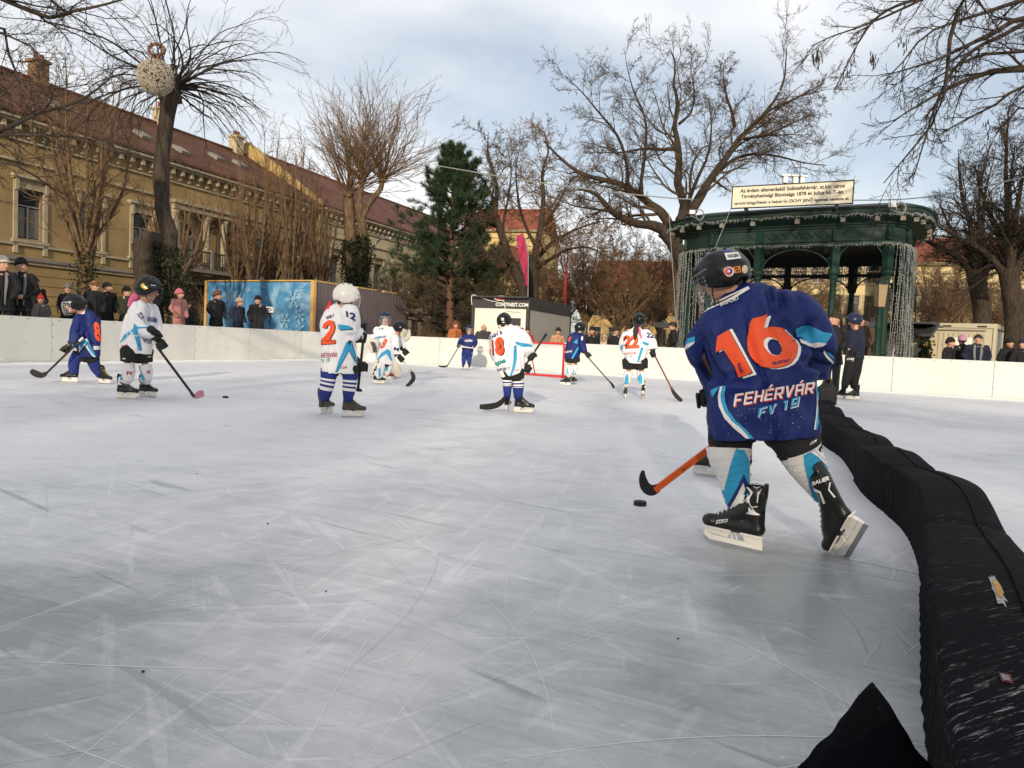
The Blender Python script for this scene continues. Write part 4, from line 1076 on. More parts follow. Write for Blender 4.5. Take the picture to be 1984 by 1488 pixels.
for k in range(n):
    u = k / (n - 1); w = 1 + 3 * math.sin(min(1, u * 1.25) * 3.0) * u
    for j in range(3): V.append(W(1100 - 8 * u + (j - 1) * w, 492 + 90 * u, 37) + np.array([0, .05 * math.sin(k + j), 0]))
q.add(V, [(k * 3 + j, k * 3 + j + 1, (k + 1) * 3 + j + 1, (k + 1) * 3 + j) for k in range(n - 1) for j in range(2)], m_flagr); q.build('cloth', None, r)
q = MB(); P = [W(1093, 640, 37), W(1100, 486, 37.03)]; P[0][2] = 0; q.tube(P, .025, 5, m_flagr); q.build('pole', None, r)
# christmas bauble
c = W(302, 150, 21.5); rb = 33 / F * 21.5
r = thing('light_bauble', c - [0, 0, rb], 'round woven wire light bauble hanging before the knobbly tree top', 'decoration')
q = MB(); g = np.random.RandomState(8); m_b = M('bauble wire', (0.42, 0.37, 0.28), .5, .3, 20)
for k in range(150):
    a = nrm(g.randn(3)); b_ = nrm(np.cross(a, g.randn(3))); ph = g.rand() * 6; sp = g.uniform(1.2, 4)
    q.tube([c + rb * (a * math.cos(u) + b_ * math.sin(u)) for u in np.linspace(ph, ph + sp, 16)], .007, 3, m_b)
for k in range(900): octa(q, c + rb * nrm(g.randn(3)) * g.uniform(.95, 1.02), .017, m_b if k % 3 else m_bulb)
q.build('ball', None, r)
q = MB(); m_bow = M('brown ribbon bow', (0.16, 0.08, 0.045), .8)
for s_ in (-1, 1): q.tube([c + np.array([s_ * .22 * math.sin(u) , 0, rb + .12 + .16 * (1 - math.cos(u))]) for u in np.linspace(0, 3.14, 9)], .05, 5, m_bow)
q.box(c + [0, 0, rb + .03], (.2, .15, .14), m_bow); q.build('bow', None, r)
# red cone behind the boards
p = W(637, 640, 28.6)
r = thing('traffic_cone', (p[0], p[1], 0), 'red cone shape standing behind the boards beside the white helmet', 'cone')
q = MB(); z1 = W(637, 584, 28.6)[2]; q.lathe([(.34, .9), (.34, 1.0), (.26, 1.05), (.24, z1 - .75), (.23, z1 - .45), (.1, z1 - .18), (.07, z1 - .12), (.07, z1)], (p[0], p[1], 0), 12, m_red); q.build('cone', None, r, smooth=True)
q = MB(); q.b2(p[0] - .4, p[0] + .4, p[1] - .4, p[1] + .4, -.05, .9, m_grey); q.build('plinth', None, r)
# ================================================================ TREES
class TM:
    """fast quad mesh collector"""
    def __init__(s): s.V, s.Q, s.n = [], [], 0
    def tubes(s, P, Rd, S_=4, rough=0):
        N, K, _ = P.shape
        T = np.gradient(P, axis=1); T /= np.linalg.norm(T, axis=2)[..., None] + 1e-9
        ref = np.where(np.abs(T[..., 2:3]) > .9, np.array([1., 0, 0]), np.array([0, 0, 1.]))
        A = np.cross(T, ref); A /= np.linalg.norm(A, axis=2)[..., None] + 1e-9; B = np.cross(A, T)
        th = np.arange(S_) * 2 * math.pi / S_
        V = P[:, :, None, :] + (A[:, :, None, :] * np.cos(th)[None, None, :, None] + B[:, :, None, :] * np.sin(th)[None, None, :, None]) * Rd[:, :, None, None]
        if rough:
            q = V.reshape(-1, 3); C_ = np.repeat(P.reshape(-1, 3), S_, axis=0); n_ = vnoise(q * [1, 1, .35], 7, 3) * .10 + vnoise(q * [1, 1, .25], 22, 5) * .06
            V = (C_ + (q - C_) * (1 + n_ * rough)[:, None]).reshape(V.shape)
        base = s.n + (np.arange(N) * K * S_)[:, None, None] + (np.arange(K - 1) * S_)[None, :, None]; j = np.arange(S_)[None, None, :]; j2 = (j + 1) % S_
        Q = np.stack(np.broadcast_arrays(base + j, base + j2, base + S_ + j2, base + S_ + j), -1).reshape(-1, 4)
        s.V.append(V.reshape(-1, 3)); s.Q.append(Q); s.n += V.reshape(-1, 3).shape[0]
    def quads(s, V):           # (N,4,3)
        n = len(V); s.Q.append(s.n + np.arange(n * 4).reshape(n, 4)); s.V.append(V.reshape(-1, 3)); s.n += n * 4
    def build(s, name, mat, parent, smooth=True):
        V = np.vstack(s.V) - wloc(parent); Q = np.vstack(s.Q).astype(np.int32)
        me = bpy.data.meshes.new(name)
        me.vertices.add(len(V)); me.vertices.foreach_set('co', V.astype(np.float32).ravel())
        me.loops.add(Q.size); me.loops.foreach_set('vertex_index', Q.ravel())
        me.polygons.add(len(Q)); me.polygons.foreach_set('loop_start', np.arange(len(Q), dtype=np.int32) * 4)
        me.polygons.foreach_set('use_smooth', np.full(len(Q), smooth))
        me.materials.append(mat); me.update(calc_edges=True)
        o = bpy.data.objects.new(name, me); COL.objects.link(o); o.parent = parent
        return o
def unit(a): return a / (np.linalg.norm(a, axis=-1)[..., None] + 1e-9)
def grow(st, d, ln, rad, K, wob, trop, g, taper=.35, bend=0.0):
    N = len(st); P = np.zeros((N, K, 3)); P[:, 0] = st; d = unit(d.copy())
    bd = unit(g.randn(N, 3)) * bend
    for k in range(1, K):
        d = unit(d + g.randn(N, 3) * wob + np.array([0, 0, trop]) + bd)
        P[:, k] = P[:, k - 1] + d * (ln / (K - 1))[:, None]
    Rd = rad[:, None] * np.linspace(1, taper, K)[None, :]
    return P, Rd
def spawn(P, Rd, n, t0, ang, lenr, rr, g, t1=1.0, absln=None, minr=.004):
    N, K, _ = P.shape
    idx = np.repeat(np.arange(N), n)
    base = (np.tile(np.arange(n), N) + g.rand(N * n)) / n
    t = (t0 + (t1 - t0) * base) * (K - 1); i = np.clip(t.astype(int), 0, K - 2); f = (t - i)[:, None]
    st = P[idx, i] * (1 - f) + P[idx, i + 1] * f; tan = unit(P[idx, i + 1] - P[idx, i])
    r = Rd[idx, i] * (1 - f[:, 0]) + Rd[idx, i + 1] * f[:, 0]
    perp = unit(np.cross(tan, unit(g.randn(N * n, 3)))); a = ang * g.uniform(.6, 1.35, N * n)
    d = tan * np.cos(a)[:, None] + perp * np.sin(a)[:, None]
    L_ = np.linalg.norm(np.diff(P, axis=1), axis=2).sum(1)[idx] * lenr if absln is None else np.full(N * n, absln)
    L_ = L_ * g.uniform(.55, 1.2, N * n) * (1 - .35 * (t / (K - 1)))
    return st, d, L_, np.maximum(r * rr * g.uniform(.7, 1.1, N * n), minr)
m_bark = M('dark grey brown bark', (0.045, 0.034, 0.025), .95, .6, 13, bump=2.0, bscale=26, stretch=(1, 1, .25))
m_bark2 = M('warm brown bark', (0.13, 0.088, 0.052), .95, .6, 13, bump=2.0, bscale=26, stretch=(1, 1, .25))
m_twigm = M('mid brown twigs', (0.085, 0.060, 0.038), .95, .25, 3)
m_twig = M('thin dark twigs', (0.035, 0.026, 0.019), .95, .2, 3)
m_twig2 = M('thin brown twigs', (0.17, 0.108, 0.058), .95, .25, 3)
m_ivy = M('ivy leaves', (0.022, 0.028, 0.010), .7, .5, 9)
def resample(P, K):
    P = smooth_curve(P, 6); s = np.concatenate([[0], np.cumsum(np.linalg.norm(np.diff(P, axis=0), axis=1))]); u = np.linspace(0, s[-1], K)
    return np.stack([np.interp(u, s, P[:, i]) for i in range(3)], 1)
def leaves(path, rad, n, size, g):
    i = g.rand(n) * (len(path) - 1); k = i.astype(int); f = (i - k)[:, None]; c = path[k] * (1 - f) + path[np.minimum(k + 1, len(path) - 1)] * f
    a = g.rand(n) * 6.283; r = rad * (.8 + .9 * g.rand(n) ** 2 * (1 + np.sin(i * 5.3 + a * 2)) * (1 - .5 * i / len(path)))
    c = c + np.stack([np.cos(a) * r, np.sin(a) * r, g.randn(n) * .1], 1)
    u = unit(g.randn(n, 3)); v = unit(np.cross(u, g.randn(n, 3))); s_ = size * g.uniform(.5, 1.2, n)[:, None]
    return np.stack([c - u * s_, c - v * s_ * .6, c + u * s_, c + v * s_ * .6], 1)
def tree(name, label, base, limbs, levels, seed, bark=None, twig=None, group=None, cat='tree', ivy=None, whips=None, KL=18, trunk_only=1, crown_from=None):
    """limbs: list of (points Nx3, r0, r1, bears_branches)"""
    g = np.random.RandomState(seed)
    root = thing(name, base, label, cat, group)
    T = TM()
    LP, LR = [], []
    for pts, r0, r1, bear in limbs:
        P = resample(np.array(pts, float), KL); ln = np.linalg.norm(P[-1] - P[0])
        P = P + np.stack([vnoise(P * 1.0, 1.1, seed + 1), vnoise(P, 1.1, seed + 2), 0 * P[:, 0]], 1) * min(.2, ln * .028) * np.linspace(0, 1, KL)[:, None]
        Rr = r0 + (r1 - r0) * np.linspace(0, 1, KL) ** .9
        P_, R_ = P, Rr
        if r0 > .15: u_ = np.linspace(0, KL - 1, KL * 4); P_ = np.stack([np.interp(u_, np.arange(KL), P[:, i]) for i in range(3)], 1); R_ = np.interp(u_, np.arange(KL), Rr)
        T.tubes(P_[None], R_[None], 18 if r0 > .15 else 7, 1.0 if r0 > .15 else 0)
        if bear: LP.append(P); LR.append(Rr)
    T.build('trunk', bark or m_bark, root)
    C = TM()
    P, Rd = np.array(LP), np.array(LR)
    prev = [(P, Rd)]
    for lv in levels:
        n, t0, ang, lenr, rr, K, wob, trop = lv[:8]; S_ = lv[8] if len(lv) > 8 else 3; bend = lv[9] if len(lv) > 9 else .0; minr = lv[10] if len(lv) > 10 else .005
        st, d, L_, r = spawn(P, Rd, n, t0, ang, lenr, rr, g, minr=minr)
        P, Rd = grow(st, d, L_, r, K, wob, trop, g, .3, bend)
        C.tubes(P, Rd, S_)
    C.build('crown', twig or m_twig, root)
    if ivy:
        I = TM()
        for path, rad, n, size in ivy: I.quads(leaves(np.array(path), rad, n, size, g))
        I.build('ivy', m_ivy, root, smooth=False)
    return root
def PL(D, pts): return [W(p[0], p[1], D + (p[2] if len(p) > 2 else 0)) for p in pts]
def gbase(px, D): p = W(px, 690, D); return np.array([p[0], p[1], -.05])
def px2m(r, D): return r * D / F

# big spreading tree behind the pavilion
D = 36
b0 = gbase(1345, D)
lim = [
 ([b0, *PL(D, [(1336, 560), (1322, 500), (1308, 470), (1288, 446)])], .46, .34, 0),
 (PL(D, [(1288, 446), (1262, 436), (1229, 432, -.5), (1187, 410, -1), (1157, 377, -1.5), (1120, 365, -2)]), .26, .05, 1),
 (PL(D, [(1310, 470), (1288, 419), (1249, 387, .4), (1203, 357, .8), (1131, 337, 1), (1080, 300, 1.4), (1049, 272, 1.5)]), .25, .035, 1),
 (PL(D, [(1300, 455), (1326, 406), (1313, 354), (1318, 320), (1316, 278), (1308, 249), (1313, 197), (1305, 164), (1312, 125), (1305, 98)]), .26, .02, 1),
 (PL(D, [(1310, 465), (1344, 403), (1373, 354, .5), (1410, 301, .8), (1429, 272, 1), (1478, 226, 1.2), (1511, 164, 1.5), (1522, 95, 1.6)]), .27, .02, 1),
 (PL(D, [(1423, 246, 1), (1418, 215, .6), (1410, 190, .4), (1404, 150, .3), (1406, 128, .3)]), .10, .02, 1),
 (PL(D, [(1429, 272, 1), (1460, 240, .4), (1491, 213, 0), (1540, 190, -.6), (1590, 162, -1)]), .11, .02, 1),
 (PL(D, [(1375, 350, .5), (1420, 310, 1.6), (1468, 298, 2), (1510, 302, 2.4), (1557, 314, 2.6), (1600, 320, 2.8)]), .12, .02, 1),
 (PL(D, [(1311, 288), (1280, 290, -.5), (1249, 288, -1), (1200, 296, -1.6), (1157, 295, -2)]), .10, .02, 1),
 (PL(D, [(1244, 384), (1243, 350, -.6), (1250, 288, -1), (1250, 229, -1), (1229, 174, -1.2), (1215, 120, -1.4)]), .11, .015, 1),
 (PL(D, [(1215, 362, .8), (1214, 320, 1.4), (1197, 262, 1.8), (1157, 213, 2), (1120, 170, 2.2), (1092, 144, 2.3)]), .11, .015, 1),
 (PL(D, [(1316, 240), (1340, 215, .6), (1345, 170, .8), (1338, 120, 1)]), .07, .015, 1),
 (PL(D, [(1330, 400), (1350, 350, -1), (1372, 300, -1.6), (1378, 240, -2), (1370, 190, -2.2)]), .11, .015, 1),
 (PL(D, [(1430, 270, 1), (1480, 262, -1), (1530, 240, -1.6), (1585, 215, -2)]), .09, .015, 1),
 (PL(D, [(1400, 310, .6), (1450, 270, 3), (1500, 262, 3.4), (1560, 262, 3.6)]), .08, .015, 1),
 (PL(D, [(1187, 410, -1), (1150, 405, -2), (1110, 398, -3), (1070, 380, -3.4)]), .08, .012, 1),
]
LV = [(15, .12, .8, .40, .42, 9, .16, .03, 5, .02, .016), (8, .15, .8, .50, .55, 6, .18, .02, 4, .02, .011), (6, .15, .8, .52, .6, 5, .20, .0, 3, 0, .008), (4, .25, .8, .6, .7, 3, .24, .0, 3, 0, .0065)]
tree('bare_tree', 'huge spreading bare tree rising behind the pavilion', b0, lim, LV, 11, twig=m_twigm)
# small-leaved upright tree at left with ivy
def upright(px, pyb, pytop, D, spread, nst, seed, label, bark, twig, ivyn=0, lv=None, r0=.16, name='bare_tree', group=None, fan=.25):
    g = np.random.RandomState(seed); b = gbase(px, D); top = W(px, pytop, D)[2]; H_ = top - b[2]
    fork = W(px, pyb, D)[2]; lim = [([b, b + [.03, 0, fork * .5], b + [0, 0, fork]], r0, r0 * .8, 0)]
    for k in range(nst):
        a = 2 * math.pi * (k + .4 * g.rand()) / nst; sp = spread * g.uniform(.35, 1.0); h = (top - fork) * g.uniform(.68, 1.0) * (1 - fan * (sp / spread) ** 2)
        dx, dy = math.cos(a) * sp, math.sin(a) * sp
        lim.append(([b + [0, 0, fork * g.uniform(.55, 1)], b + [dx * .45, dy * .45, fork + h * .22], b + [dx * .8, dy * .8, fork + h * .55], b + [dx * (1.0 + .1 * g.randn()), dy, fork + h]], r0 * .42, .012, 1))
    iv = [([b, b + [0, 0, fork * .6], b + [0, 0, fork * 1.1]], r0 * 1.2, ivyn * 3, .05)] if ivyn else None
    return tree(name, label, b, lim, lv or [(11, .12, .5, .30, .5, 7, .15, .07, 4, .01, .010), (7, .12, .6, .5, .6, 5, .18, .05, 3, 0, .007), (5, .2, .6, .55, .7, 3, .12, .03, 3, 0, .006)], seed, bark, twig, group, ivy=iv)
upright(163, 470, 70, 25.5, 2.1, 11, 21, 'slender bare tree with ivy at its foot, before the ochre house between the left spectators', m_bark2, m_twig2, 800, r0=.22)
upright(335, 540, 330, 27, 1.6, 8, 22, 'short ivy covered bush tree close behind the knobbly trunk', m_bark2, m_twig2, 1100, r0=.2)
hedge = [(488, 38, 31, 245, 2.2), (522, 39.5, 32, 228, 2.3), (560, 38.5, 33, 250, 2.0), (592, 41, 34, 275, 2.0), (455, 40, 35, 330, 1.8), (618, 39, 36, 330, 1.6)]
for i, (px, D_, sd_, tp, sp) in enumerate(hedge):
    upright(px, 545, tp, D_, sp * .72, 10, sd_, ['second tallest', 'tallest', 'middle', 'slightly lower', 'low leftmost', 'low rightmost'][i] + ' many stemmed bare hornbeam in the thicket behind the blue banner', m_bark2, m_twig2, 300, r0=.2, group='thicket trees behind the blue banner',
            lv=[(12, .14, .42, .22, .45, 6, .18, .08, 3, .01, .010), (7, .1, .6, .45, .6, 4, .22, .05, 3, 0, .007), (4, .2, .55, .5, .7, 3, .14, .03, 3, 0, .006)])
# pollarded trees
def pollard(label, base, limbs, heads, seed, bark, twig, wl, nw, droop, ivy=None, wr=.022, wob=.05, up=.5, sub=4, minr=.006):
    g = np.random.RandomState(seed); root = thing('pollarded_tree', base, label, 'tree')
    T = TM()
    for pts, r0, r1 in limbs:
        P = resample(np.array(pts, float), 90); Rr = r0 + (r1 - r0) * np.linspace(0, 1, 90); Rr = Rr * (1 + .10 * vnoise(P * 1.0, 3.0, seed))
        T.tubes(P[None], Rr[None], 24, 1.3)
    for c, r in heads:
        for k in range(10):
            d = unit(g.randn(3)); P = np.linspace(0, 1, 5)[:, None] * d * r * 1.3 + c
            T.tubes(P[None], (np.array([.8, 1, .95, .7, .2]) * r * .55)[None], 8)
    T.build('trunk', bark, root)
    C = TM()
    for c, r in heads:
        n = nw; d = unit(g.randn(n, 3)); d[:, 2] = np.abs(d[:, 2]) * up * 2 + up - .35 + .5 * g.randn(n) * .5; d = unit(d)
        P, Rd = grow(np.tile(c, (n, 1)) + d * r * .5, d, wl * g.uniform(.45, 1.15, n), wr * g.uniform(.5, 1.2, n), 16, wob, -droop, g, .22)
        C.tubes(P, Rd, 4)
        P2, R2 = P, Rd
        for (nn_, t0, ang, lenr, mr) in ((sub, .15, .45, .38, minr), (3, .2, .5, .45, minr * .75)):
            st, d2, L_, r2 = spawn(P2, R2, nn_, t0, ang, lenr, .6, g, minr=mr)
            P2, R2 = grow(st, d2, L_, r2, 6, wob * 1.3, -droop * .8, g, .4)
            C.tubes(P2, R2, 3)
    C.build('crown', twig, root)
    if ivy:
        I = TM()
        for path, rad, k, size in ivy: I.quads(leaves(np.array(path), rad, k, size, g))
        I.build('ivy', m_ivy, root, smooth=False)
    return root
D = 23.0
b0 = gbase(290, D); burl = W(300, 478, D)
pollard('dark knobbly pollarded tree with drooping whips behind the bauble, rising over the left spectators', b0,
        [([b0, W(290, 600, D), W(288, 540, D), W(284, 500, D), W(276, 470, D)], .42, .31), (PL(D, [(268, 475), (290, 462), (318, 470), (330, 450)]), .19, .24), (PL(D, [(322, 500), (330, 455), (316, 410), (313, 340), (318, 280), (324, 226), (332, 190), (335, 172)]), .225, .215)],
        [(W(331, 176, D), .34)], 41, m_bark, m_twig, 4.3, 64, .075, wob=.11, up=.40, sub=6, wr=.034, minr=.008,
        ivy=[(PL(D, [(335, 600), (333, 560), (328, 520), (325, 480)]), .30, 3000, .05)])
D = 40
b0 = gbase(690, D)
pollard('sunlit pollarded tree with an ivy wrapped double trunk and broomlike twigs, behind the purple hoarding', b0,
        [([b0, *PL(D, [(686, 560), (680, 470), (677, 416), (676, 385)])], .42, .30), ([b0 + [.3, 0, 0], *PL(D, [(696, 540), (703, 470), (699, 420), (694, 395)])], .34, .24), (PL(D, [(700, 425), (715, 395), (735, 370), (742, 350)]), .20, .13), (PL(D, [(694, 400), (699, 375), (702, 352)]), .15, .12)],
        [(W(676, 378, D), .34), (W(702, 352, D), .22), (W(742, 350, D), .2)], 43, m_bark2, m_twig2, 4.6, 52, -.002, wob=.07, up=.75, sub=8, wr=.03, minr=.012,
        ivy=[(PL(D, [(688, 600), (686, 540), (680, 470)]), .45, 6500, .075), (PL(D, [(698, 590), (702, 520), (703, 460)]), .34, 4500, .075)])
# forked trees behind the container
D = 36
b0 = gbase(1018, D)
tree('bare_tree', 'dark bare tree leaning left behind the container, its trunk just left of the magenta flag', b0, [
 ([b0, *PL(D, [(1016, 569), (1005, 530), (980, 478)])], .30, .24, 0),
 (PL(D, [(980, 478), (962, 424), (958, 395), (965, 375), (955, 330), (946, 300), (948, 255)]), .20, .015, 1),
 (PL(D, [(968, 440), (948, 428, -.5), (920, 430, -1), (890, 418, -1.4)]), .09, .015, 1),
 (PL(D, [(962, 400), (942, 360, 1), (925, 335, 1.2), (905, 320, 1.5)]), .08, .012, 1),
 (PL(D, [(985, 490), (975, 440, 1), (985, 380, 1.4), (990, 330, 1.6), (985, 280, 1.8)]), .10, .012, 1),
 (PL(D, [(1000, 520), (970, 500, -1), (935, 495, -1.6), (905, 505, -2)]), .07, .012, 1)], LV, 51, twig=m_twigm)
b0 = gbase(1032, D + 1)
tree('bare_tree', 'bare tree forking widely to the right behind the container, right of the magenta flag', b0, [
 ([b0, *PL(D + 1, [(1031, 575), (1032, 530), (1037, 496)])], .30, .25, 0),
 (PL(D + 1, [(1037, 496), (1046, 450), (1052, 424), (1056, 380), (1050, 330), (1060, 290), (1052, 255)]), .19, .015, 1),
 (PL(D + 1, [(1036, 505), (1060, 480, -.5), (1083, 462, -1), (1128, 440, -1.6), (1180, 425, -2)]), .14, .015, 1),
 (PL(D + 1, [(1034, 522), (1070, 500, -1), (1100, 484, -1.5), (1140, 480, -2), (1180, 500, -2.4)]), .13, .015, 1),
 (PL(D + 1, [(1048, 440), (1080, 400, .8), (1100, 360, 1), (1140, 320, 1.3)]), .10, .012, 1),
 (PL(D + 1, [(1040, 480), (1020, 440, 1), (1005, 390, 1.3), (1000, 330, 1.8), (1010, 285, 2)]), .12, .012, 1)], LV, 52, twig=m_twig2)
# right edge dark trees
for (px, D_, sd_, lab, xs) in ((1965, 29, 61, 'thick dark bare tree with a double trunk at the right edge behind the boards', 1), (1905, 33, 62, 'dense dark bare tree left of the double trunk at the right edge', 1)):
    b0 = gbase(px, D_); g = np.random.RandomState(sd_)
    lm = [([b0, *PL(D_, [(px, 620), (px - 6, 560), (px - 12, 520)])], .42, .33, 0)]
    for k in range(11):
        a = g.uniform(-1.15, 1.15); L_ = g.uniform(230, 330) * (1 - .25 * abs(a)) * 29 / D_; x1, y1 = px - 10 + math.sin(a) * L_ * .78, 530 - math.cos(a) * L_
        o1 = g.uniform(-2.5, 2.5)
        lm.append((PL(D_, [(px - 8, 545), (px - 8 + (x1 - px) * .3, 530 + (y1 - 530) * .38, o1 * .3), (px - 8 + (x1 - px) * .62, 530 + (y1 - 530) * .66, o1 * .7), (x1, y1, o1)]), .17, .015, 1))
    tree('bare_tree', lab, b0, lm, [(15, .12, .75, .38, .45, 8, .15, .0, 4, .02, .014), (9, .15, .75, .52, .55, 5, .18, 0, 3, .0, .010), (8, .2, .8, .55, .65, 4, .2, 0, 3, 0, .007)], sd_)
# overhanging limbs, top right and top left
D = 15
b0 = np.array([17.5, 14.5, -.05]); tk = W(2300, 260, D)
lm = [([b0, b0 + [-.1, 0, 3.5], tk + [0, 0, -1], W(2290, 60, D), W(2280, -200, D)], .38, .2, 0)]
for pts, r0 in (([(2290, 200), (2130, 120), (1984, 136), (1918, 138), (1839, 166), (1775, 205), (1730, 235)], .12),
                ([(2290, 60), (2120, 30), (1984, 34), (1923, 62), (1850, 95), (1800, 120), (1712, 150)], .11),
                ([(2285, -100), (2100, -130), (1950, -110), (1864, 0), (1836, 62), (1822, 161), (1802, 234), (1743, 313), (1706, 356)], .10),
                ([(2285, -60), (2100, -100), (1900, -60), (1782, 0), (1689, 42), (1627, 61), (1580, 85)], .08),
                ([(1850, -20), (1740, 10), (1689, 44), (1652, 107), (1624, 169)], .04),
                ([(2290, 230), (2130, 190), (1984, 168), (1930, 200), (1850, 240), (1810, 265)], .08),
                ([(2280, -50), (2100, -40), (1984, 0), (1920, 20), (1800, 60), (1760, 110), (1715, 160)], .08),
                ([(2290, 120), (2100, 80), (1984, 100), (1900, 105), (1850, 125), (1768, 175)], .07),
                ([(2290, 260), (2130, 260), (1984, 210), (1950, 240), (1925, 270), (1915, 310)], .06),
                ([(2000, 36), (1940, 70), (1880, 100), (1820, 175), (1765, 350)], .05)):
    lm.append((PL(D, [(x, y, .5 * math.sin(x * .02 + y * .01)) for x, y in pts]), r0, .010, 1))
tree('overhanging_tree', 'near bare tree outside the frame whose dark branches hang into the top right corner', b0, lm,
     [(19, .25, .6, .18, .5, 8, .13, -.035, 4, .02, .010), (7, .2, .65, .5, .6, 6, .16, -.02, 3, .02, .0065), (5, .3, .65, .5, .7, 4, .18, -.01, 3, 0, .0045)], 71, twig=m_twig)
q = MB(); g = np.random.RandomState(4); m_pod = M('dry seed pods', (.03, .02, .014), .9)
podr = thing('seed_pods', W(1582, 96, D), 'small clusters of dry dark seed pods hanging from the top right twigs', 'seed pods')
for cx, cy, n in ((1582, 108, 22), (1692, 108, 18), (1752, 80, 12), (1862, 26, 12), (1912, 240, 8)):
    for k in range(n):
        p = W(cx + g.randn() * 5, cy + g.randn() * 9, D + g.randn() * .1); q.tube([p, p + [.01 * g.randn(), 0, -.06], p + [.02 * g.randn(), 0, -.12]], [.006, .012, .004], 4, m_pod)
q.build('pods', None, podr)
D = 13
b0 = np.array([-14.6, 11.5, -.05])
lm = [([b0, b0 + [0, 0, 3], W(-330, 300, D), W(-320, 60, D), W(-310, -200, D)], .36, .22, 0)]
for pts, r0 in (([(-320, -40), (-150, 0), (-20, -8), (19, 4), (105, 38), (150, 28), (196, 19), (262, 0), (330, -30)], .075),
                ([(-320, 230), (-120, 265), (0, 252), (75, 222), (150, 203), (190, 182), (235, 150), (262, 146)], .085),
                ([(-320, 120), (-120, 60), (0, 50), (12, 90), (38, 145), (75, 200), (110, 262)], .05),
                ([(-320, 60), (-150, 20), (-10, 60), (40, 80), (75, 100), (95, 150)], .04),
                ([(-320, 240), (-150, 270), (0, 262), (60, 262), (150, 268), (230, 282), (290, 300)], .05),
                ([(-320, 260), (-100, 330), (0, 315), (50, 330), (110, 370), (160, 420)], .04),
                ([(-300, -60), (-60, -60), (60, -40), (120, 15), (180, 60), (225, 110)], .045),
                ([(-320, 150), (-120, 160), (0, 140), (50, 160), (110, 175), (175, 170)], .045)):
    lm.append((PL(D, [(x, y, .5 * math.sin(x * .02 + y * .013)) for x, y in pts]), r0, .008, 1))
tree('overhanging_tree', 'near bare tree outside the frame whose branches reach in from the top left corner', b0, lm,
     [(16, .3, .65, .19, .5, 8, .14, -.02, 3, .02, .0075), (7, .2, .65, .5, .6, 6, .16, -.015, 3, .02, .0055), (4, .3, .65, .5, .7, 4, .18, 0, 3, 0, .004)], 72, twig=m_twig)
# generic background trees: three prototypes, then copies
protos = []
for k, (sd_, hh, sp) in enumerate(((81, 10.5, 4.2), (82, 9.0, 3.6), (83, 11.5, 3.2))):
    g = np.random.RandomState(sd_); b0 = np.array([0, 0, 0.0]); fk = hh * .26
    lm = [([b0, b0 + [.1, 0, fk * .6], b0 + [.05, .05, fk]], .24, .19, 0)]
    for j in range(10):
        a = 6.283 * (j + .5 * g.rand()) / 10; s_ = sp * g.uniform(.5, 1); h = hh * g.uniform(.75, 1) * (1 - .28 * (s_ / sp) ** 2)
        lm.append(([b0 + [0, 0, fk * g.uniform(.85, 1)], b0 + [math.cos(a) * s_ * .4, math.sin(a) * s_ * .4, fk + (h - fk) * .3], b0 + [math.cos(a) * s_ * .75, math.sin(a) * s_ * .75, fk + (h - fk) * .62], b0 + [math.cos(a) * s_, math.sin(a) * s_, h]], .11, .015, 1))
    protos.append(tree('background_tree', 'x', b0, lm, [(13, .12, .78, .40, .42, 7, .17, .02, 4, .02, .018), (9, .15, .8, .52, .55, 5, .2, 0, 3, 0, .013), (8, .2, .8, .55, .7, 3, .22, 0, 3, 0, .010)], sd_, m_bark2, m_twig2, 'bare trees in the park behind the rink'))
spots = [(900, 48, .8, 'left of the magenta flag, behind the container'), (1075, 50, .95, 'behind the narrow red flag'), (1130, 44, .85, 'above the crouching blue player'), 
         (1195, 41, .78, 'above the dark spectator in glasses'), (1230, 52, 1.0, 'directly above the number 22 player'), (1272, 45, .8, 'left of the left light curtain'), 
         (1340, 52, .9, 'behind the left columns of the pavilion'), (1500, 47, .72, 'seen through the middle arch of the pavilion'), (1560, 44, .62, 'seen between two slim pavilion columns'), (1640, 45, .66, 'seen through the right arch of the pavilion'),
         (1770, 40, .72, 'right of the right light curtain, above the stall'), (1830, 46, .85, 'above the cream container'), (1870, 52, .9, 'behind the cream container, farther back'), (1990, 44, .95, 'at the far right edge, behind the others'),
         (860, 55, .85, 'behind the pine'), (970, 60, 1.0, 'far behind the dark forked tree'), (1010, 52, .9, 'between the two forked trees, farther back'), (790, 47, .62, 'between the broomlike tree and the pine'),
         (1420, 64, .95, 'behind the helmet of the number 16 player')]
for i, (px, D_, sc, where) in enumerate(spots):
    o = protos[i] if i < 3 else copy_tree(protos[i % 3])
    b_ = gbase(px, D_); o.location = tuple(b_); o.scale = (sc, sc, sc * 1.0); o.rotation_euler = (0, 0, i * 2.4 % 6.28)
    o['label'] = 'brown twiggy bare tree ' + where
for i, (x, y, sc) in enumerate(((-9, -14, .95), (-3, -19, 1.1), (3.5, -15, 1.0), (9.5, -20, 1.1), (16, -15, 1.0), (-16, -17, 1.1), (22, -12, 1.0), (0.5, -27, 1.2), (-7, -26, 1.2), (7, -28, 1.2))):  # unseen trees, added behind the camera to shade the ice
    o = copy_tree(protos[i % 3]); o.location = (x, y, -.05); o.scale = (sc,) * 3; o.rotation_euler = (0, 0, i * 1.7); o['label'] = 'unseen bare tree added behind the photographer to shade the ice'; o['group'] = 'unseen shade trees behind the photographer'
